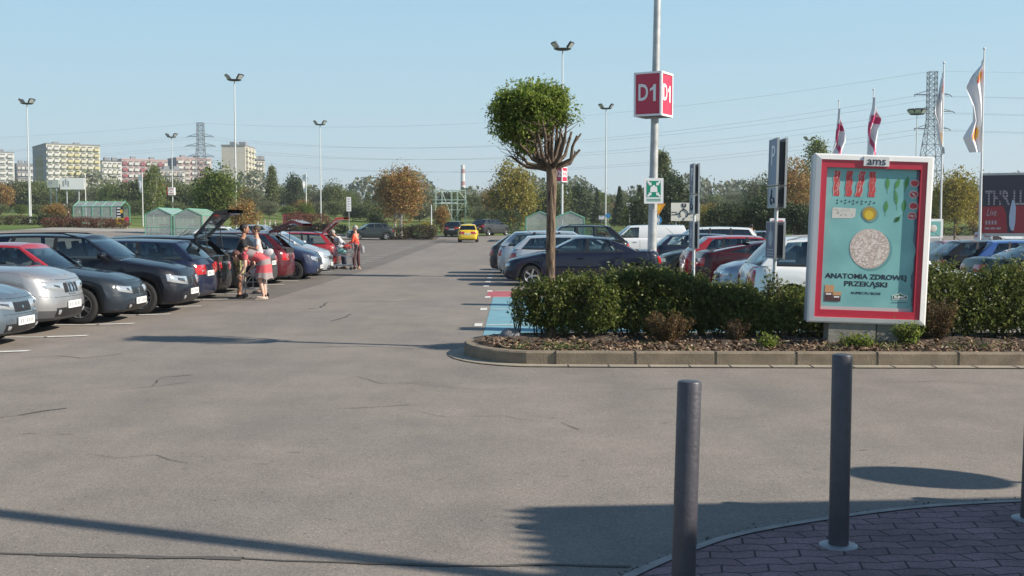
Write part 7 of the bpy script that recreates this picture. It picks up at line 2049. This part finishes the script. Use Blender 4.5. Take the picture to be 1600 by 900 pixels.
def stand(lean=0, armL=None, armR=None, wide=.1, stride=0):
    """person-local: +X is forward, +Y left"""
    ch = Vector((lean * .5, 0, 1.28)); 
    J = dict(pelvis=(0, 0, .94), waist=(lean * .18, 0, 1.08), chest=tuple(ch), neck=(lean * .62, 0, 1.46), head=(lean * .68 + .01, 0, 1.57), shL=(lean * .5, .18, 1.38), elL=(lean * .5 - .04, .24, 1.10), wrL=(lean * .5 + .08, .25, .86), shR=(lean * .5, -.18, 1.38), elR=(lean * .5 - .04, -.24, 1.10), wrR=(lean * .5 + .08, -.25, .86),
        hipL=(0, wide, .88), knL=(.03 + stride, wide * 1.1, .48), anL=(-.02 + stride, wide * 1.1, .08), toL=(.13 + stride, wide * 1.2, .035), hipR=(0, -wide, .88), knR=(.02 - stride, -wide * 1.1, .48), anR=(-.03 - stride, -wide * 1.1, .08), toR=(.12 - stride, -wide * 1.2, .035))
    if armL: J['elL'], J['wrL'] = armL
    if armR: J['elR'], J['wrR'] = armR
    return J
CL = {k: mat('cloth_' + k, c, .85, noise=.08, nscale=20) for k, c in dict(black=(.015, .015, .018), white=(.52, .50, .52), orange=(.56, .075, .035), maroon=(.06, .018, .02), shorts=(.09, .085, .05), red=(.50, .085, .10), navy=(.03, .035, .06), green=(.03, .30, .16), grey=(.3, .3, .32)).items()}
SH = dict(pelvis=.15, waist=.135, chest=.155, collar=('chest', 'neck', .75, .075), shL=.075, cuffL=('shL', 'elL', .75, .062), shR=.075, cuffR=('shR', 'elR', .75, .062))
SHL = dict(pelvis=.155, waist=.145, chest=.16, collar=('chest', 'neck', .8, .075), shL=.078, elL=.060, endL=('elL', 'wrL', .85, .044), shR=.078, elR=.060, endR=('elR', 'wrR', .85, .044))
spec_edges['shirt'] += [('shL', 'elL'), ('elL', 'endL'), ('shR', 'elR'), ('elR', 'endR')]
TR = dict(pelvis=.135, hipL=.105, knL=.078, hemL=('knL', 'anL', .92, .068), hipR=.105, knR=.078, hemR=('knR', 'anR', .92, .068))
SO = dict(pelvis=.135, hipL=.112, shortL=('hipL', 'knL', .95, .095), hipR=.112, shortR=('hipR', 'knR', .95, .095))
def camo():
    m = bpy.data.materials.new('camouflage'); t, b = nodes_of(m); tc = t.nodes.new('ShaderNodeTexCoord'); n = t.nodes.new('ShaderNodeTexNoise'); n.inputs['Scale'].default_value = 11; t.links.new(tc.outputs['Object'], n.inputs['Vector'])
    r = t.nodes.new('ShaderNodeValToRGB'); r.color_ramp.interpolation = 'CONSTANT'; e = r.color_ramp.elements; e[0].position = 0; e[0].color = (.06, .06, .025, 1); e[1].position = .46; e[1].color = (.30, .27, .12, 1); k = e.new(.56); k.color = (.50, .46, .22, 1)
    t.links.new(n.outputs[0], r.inputs[0]); t.links.new(r.outputs[0], b.inputs['Base Color']); b.inputs['Roughness'].default_value = .9; return m
def stripes():
    m = bpy.data.materials.new('striped_jersey'); t, b = nodes_of(m); tc = t.nodes.new('ShaderNodeTexCoord'); sx = t.nodes.new('ShaderNodeSeparateXYZ'); t.links.new(tc.outputs['UV'], sx.inputs[0])
    r = t.nodes.new('ShaderNodeValToRGB'); r.color_ramp.interpolation = 'CONSTANT'; e = r.color_ramp.elements; RC = (.50, .085, .10, 1); GC = (.27, .225, .225, 1)
    e[0].position = 0; e[0].color = RC; e[1].position = .24; e[1].color = GC
    for p_, c_ in ((.38, RC), (.60, GC), (.70, RC), (.86, GC)): k = e.new(p_); k.color = c_
    t.links.new(sx.outputs[1], r.inputs[0]); t.links.new(r.outputs[0], b.inputs['Base Color']); b.inputs['Roughness'].default_value = .85; return m
# man in camouflage shorts, dark top, seen from the aisle; facing right
px = P(372, 463, 27.0).x
J = stand(.16, ((.16, .24, 1.10), (.36, .14, 1.0)), ((.16, -.24, 1.08), (.38, -.12, .98)), .09)
person(px, 27.2, R(10), 'man in a dark sleeveless top and camouflage shorts standing at the trolley', J, CL['black'], SH, camo(), SO, HAIR['dark'], skin=mat('skin_tanned', (.33, .16, .10), .55), shoes=M['black_trim'], s=1.02)
# person in white behind, by the raised tailgate
px = P(402, 460, 28.3).x
J = stand(.10, ((.10, .26, 1.15), (.28, .12, 1.2)), ((.10, -.26, 1.15), (.30, -.10, 1.18)), .09)
person(px, 28.6, R(200), 'person in a white top behind the stooping woman', J, CL['white'], SH, CL['navy'], TR, HAIR['brown'])
# stooping woman in the striped dress, facing left
root_x = P(413, 463, 26.6).x
J = dict(pelvis=(0, 0, .92), waist=(.12, 0, 1.01), chest=(.34, 0, 1.06), neck=(.50, 0, 1.03), head=(.60, 0, .99), shL=(.38, .17, 1.06), elL=(.36, .22, .80), wrL=(.50, .18, .60), shR=(.38, -.17, 1.06), elR=(.28, -.24, .82), wrR=(.42, -.20, .62),
    hipL=(-.02, .10, .86), knL=(.05, .10, .47), anL=(-.04, .10, .08), toL=(.11, .11, .035), hipR=(-.02, -.10, .86), knR=(.02, -.10, .47), anR=(-.02, -.10, .08), toR=(.13, -.11, .035))
J = {k: (v[0] * 1.0, v[1], v[2]) for k, v in J.items()}
w_ = person(root_x, 26.5, R(176), 'woman in a red and grey striped dress bending over the trolley', J, None, None, None, None, HAIR['red'], headf=(.75, 0, -.65), headup=(.65, 0, .75), shoes=mat('sandal', (.62, .50, .42), .6), long=.04, hands=.8, skin=mat('skin_fair', (.56, .34, .26), .55), s=1.0)
# dress: rings from neck along the back down to the hem
DS = MB(); ringsd = [(.50, 1.05, .075, .085, -70), (.44, 1.07, .12, .17, -72), (.34, 1.07, .155, .20, -75), (.20, 1.03, .15, .175, -62), (.08, .98, .165, .175, -40), (-.02, .90, .19, .20, -15), (-.03, .76, .215, .225, -4), (-.02, .62, .235, .245, 0), (-.02, .50, .26, .27, 3)]
NR = 28; uvs = []
for k, (x_, z_, rx, ry, tilt) in enumerate(ringsd):
    rot = Matrix.Rotation(R(-tilt), 3, 'Y')
    for i in range(NR):
        a = 2 * math.pi * i / NR; fl = 1 + (.07 * math.sin(a * 7) * max(0, k - 5) / 3); p = rot @ Vector((rx * .84 * math.cos(a) * fl, ry * .88 * math.sin(a) * fl, 0)); DS.v.append((p.x + x_, p.y, p.z + z_ + (.02 * math.sin(a * 5) if k == 8 else 0)))
for k in range(len(ringsd) - 1):
    for i in range(NR): j = (i + 1) % NR; DS.face((k * NR + i, k * NR + j, (k + 1) * NR + j, (k + 1) * NR + i))
dress = DS.build('dress', stripes(), w_, smooth=80, fixn=False)
uv = dress.data.uv_layers.new(name='UVMap')
for l in dress.data.loops:
    k = l.vertex_index // NR; uv.data[l.index].uv = ((l.vertex_index % NR) / NR, k / (len(ringsd) - 1))
sp_ = bmesh.new(); sp_.from_mesh(dress.data); bmesh.ops.subdivide_edges(sp_, edges=sp_.edges, cuts=1, use_grid_fill=True, smooth=.0); sp_.to_mesh(dress.data); sp_.free()
# sleeves
for sd in 'LR':
    q = MB(); a = Vector(J['sh' + sd]); b_ = a.lerp(Vector(J['el' + sd]), .45); q.tube([a + Vector((-.02, 0, .02)), a, b_], [.075, .078, .068], 12); q.build('sleeve', CL['red'], w_, smooth=60)
q = MB(); q.tube([(-.08, -.10, 1.14), (.02, .0, 1.17), (.10, .12, 1.10)], .012, 6); q.ell((-.12, -.02, 1.10), (.14, .06, .09), 14, 9, Matrix.Rotation(R(25), 3, 'Y')); bo = q.build('shoulder_bag', CL['white'], None, smooth=60)
bo.location = w_.location; bo.rotation_euler = w_.rotation_euler; tag(bo, 'white shoulder bag on the back of the stooping woman', 'bag')
# their trolley: flat transport cart with a low crate and bags
t1 = thing('hand_trolley', (P(398, 464, 26.8).x, 26.75, 0), R(5), 'small grey wheeled shopping trolley with a barred basket between the man and the stooping woman', 'trolley')
fr = MB(); w2 = .24
for (x0_, z0_), (x1_, z1_) in (((-.24, .58), (.26, .58)), ((-.24, .24), (.26, .24))):
    for y_ in (-w2, w2): fr.cyl((x0_, y_, z0_), (x1_, y_, z1_), .013, n=6)
    for x_ in (x0_, x1_): fr.cyl((x_, -w2, z0_), (x_, w2, z0_), .013, n=6)
for x_ in (-.24, .26):
    for y_ in (-w2, w2): fr.cyl((x_, y_, .12), (x_, y_, .60 if x_ > 0 else 1.05), .014, n=6)
for y_ in (-w2, w2):
    fr.cyl((-.24, y_, .24), (.01, y_, .58), .009, n=5); fr.cyl((.26, y_, .24), (.01, y_, .58), .009, n=5); fr.cyl((-.24, y_, .41), (.26, y_, .41), .009, n=5); fr.cyl((.01, y_, .24), (.01, y_, .58), .009, n=5)
fr.cyl((-.24, -w2, 1.05), (-.24, w2, 1.05), .017, n=8); fr.build('frame', M['galv'], t1)
for (x_, y_) in ((-.24, -w2), (-.24, w2), (.26, -w2), (.26, w2)): q = MB(); q.cyl((x_, y_ - .015, .06), (x_, y_ + .015, .06), .06, n=14); q.build('wheel', M['rubber'], t1)
def bag(x, y, z, r, m_, label, cat='bag', par=None):
    q = MB(); q.ell((0, 0, r[2]), r, 14, 9)
    for v in range(len(q.v)):
        p = q.v[v]; q.v[v] = (p[0] * (1 + .12 * math.sin(p[2] * 30 + p[1] * 20)), p[1] * (1 + .12 * math.cos(p[2] * 26 + p[0] * 22)), p[2])
    for s_ in (-1, 1): q.tube([(-.05, s_ * .02, 1.9 * r[2]), (-.03, s_ * .03, 1.9 * r[2] + .08), (.03, s_ * .03, 1.9 * r[2] + .08), (.05, s_ * .02, 1.9 * r[2])], .006, 5)
    o = q.build('carrier_bag', m_, None, smooth=70); o.location = (x, y, z); tag(o, label, cat); return o
tx, ty = t1.location.x, t1.location.y
bag(tx + .0, ty, .26, (.20, .17, .15), CL['black'], 'black bag lying in the small grey trolley'); bag(tx + .05, ty - .05, .56, (.13, .12, .09), CL['white'], 'white bag on top of the small grey trolley'); bag(tx - .10, ty + .06, .55, (.11, .1, .12), CL['black'], 'dark bag beside the white bag on the small grey trolley')

# the pair by the red estate
px = P(530, 419, 45).x
J = stand(.42, ((.36, .22, 1.02), (.56, .12, .98)), ((.36, -.22, 1.02), (.56, -.12, 1.0)), .10); J['waist'] = (.10, 0, 1.05); J['chest'] = (.26, 0, 1.20); J['neck'] = (.38, 0, 1.34); J['head'] = (.46, 0, 1.42); J['shL'] = (.28, .18, 1.28); J['shR'] = (.28, -.18, 1.28)
person(P(538, 419, 45).x, 45.0, R(170), 'person in a white top leaning into the open boot of the red estate car', J, CL['white'], SH, CL['navy'], TR, HAIR['grey'], headf=(.9, 0, -.4), headup=(.4, 0, .9), s=.98)
J = stand(.05, ((.06, .25, 1.10), (.24, .22, 1.02)), ((.10, -.25, 1.10), (.30, -.20, 1.04)), .10, .04)
person(P(557, 420, 44.6).x, 44.6, R(165), 'person in an orange-red jacket and dark brown trousers holding the wire trolley', J, CL['orange'], SHL, CL['maroon'], TR, HAIR['grey'], s=1.0, shoes=mat('tan_shoe', (.5, .36, .26), .6))
hb_ = bag(P(567, 405, 44.6).x, 44.5, .62, (.08, .05, .16), CL['grey'], 'grey handbag hanging beside the person in the orange-red jacket')
tw = trolley(); tw.location = (P(538, 420, 44.2).x, 44.2, 0); tw.rotation_euler = (0, 0, R(172)); tag(tw, 'full wire shopping trolley beside the open boot of the red estate car', 'trolley')
tx, ty = tw.location.x, tw.location.y
bag(tx - .1, ty, .60, (.20, .16, .13), mat('bag_teal', (.16, .36, .34), .5), 'teal carrier bag low in the wire trolley'); bag(tx + .12, ty + .03, .80, (.18, .15, .10), mat('bag_red', (.5, .05, .04), .5), 'red carrier bag on top in the wire trolley'); bag(tx - .15, ty - .02, .84, (.13, .13, .08), CL['white'], 'white carrier bag on top in the wire trolley')
# two distant walkers
J = stand(.03, None, None, .09, .08)
p_ = P(108, 362, 109); person(p_.x, 109, R(200), 'distant walker in a dark red jacket left of the far left trolley shelter', J, CL['maroon'], SHL, CL['navy'], TR, HAIR['dark'])
p_ = P(1174, 380, 62); person(p_.x, 62, R(100), 'distant person in a bright green shirt behind the parked cars', J, CL['green'], SH, CL['navy'], TR, HAIR['dark'])
# trolleys nested in the far left shelters (a few seen through the sheets)
base_t = dup(tw)
base_t.location = (s2_.location.x, 89.5, s2_.location.z); base_t.rotation_euler = (0, 0, R(90)); tag(base_t, 'nested shopping trolley in the left shelter of the pair, front one', 'trolley', 'nested trolleys in the shelters')
for (sx_, yy, rz_, lb_) in ((s2_, 90.1, 90, 'nested shopping trolley in the left shelter of the pair, rear one'), (s3_, 89.5, 90, 'nested shopping trolley in the right shelter of the pair, front one'), (s3_, 90.1, 90, 'nested shopping trolley in the right shelter of the pair, rear one')):
    dup(tw, (sx_.location.x, yy, sx_.location.z), R(rz_), lb_, 'trolley', 'nested trolleys in the shelters')
# ================================================================== HAZE
hz = MB(); hz.box((0, 500, 43), (2600, 2900, 110 ))
hzm = bpy.data.materials.new('air'); hzm.use_nodes = True; ht = hzm.node_tree; ht.nodes.remove(ht.nodes['Principled BSDF'])
pv_ = ht.nodes.new('ShaderNodeVolumePrincipled'); pv_.inputs['Color'].default_value = (.82, .9, 1, 1); pv_.inputs['Density'].default_value = .00032; pv_.inputs['Anisotropy'].default_value = .2
ht.links.new(pv_.outputs[0], ht.nodes['Material Output'].inputs['Volume'])
HZ = hz.build('haze', hzm); tag(HZ, kind='stuff')
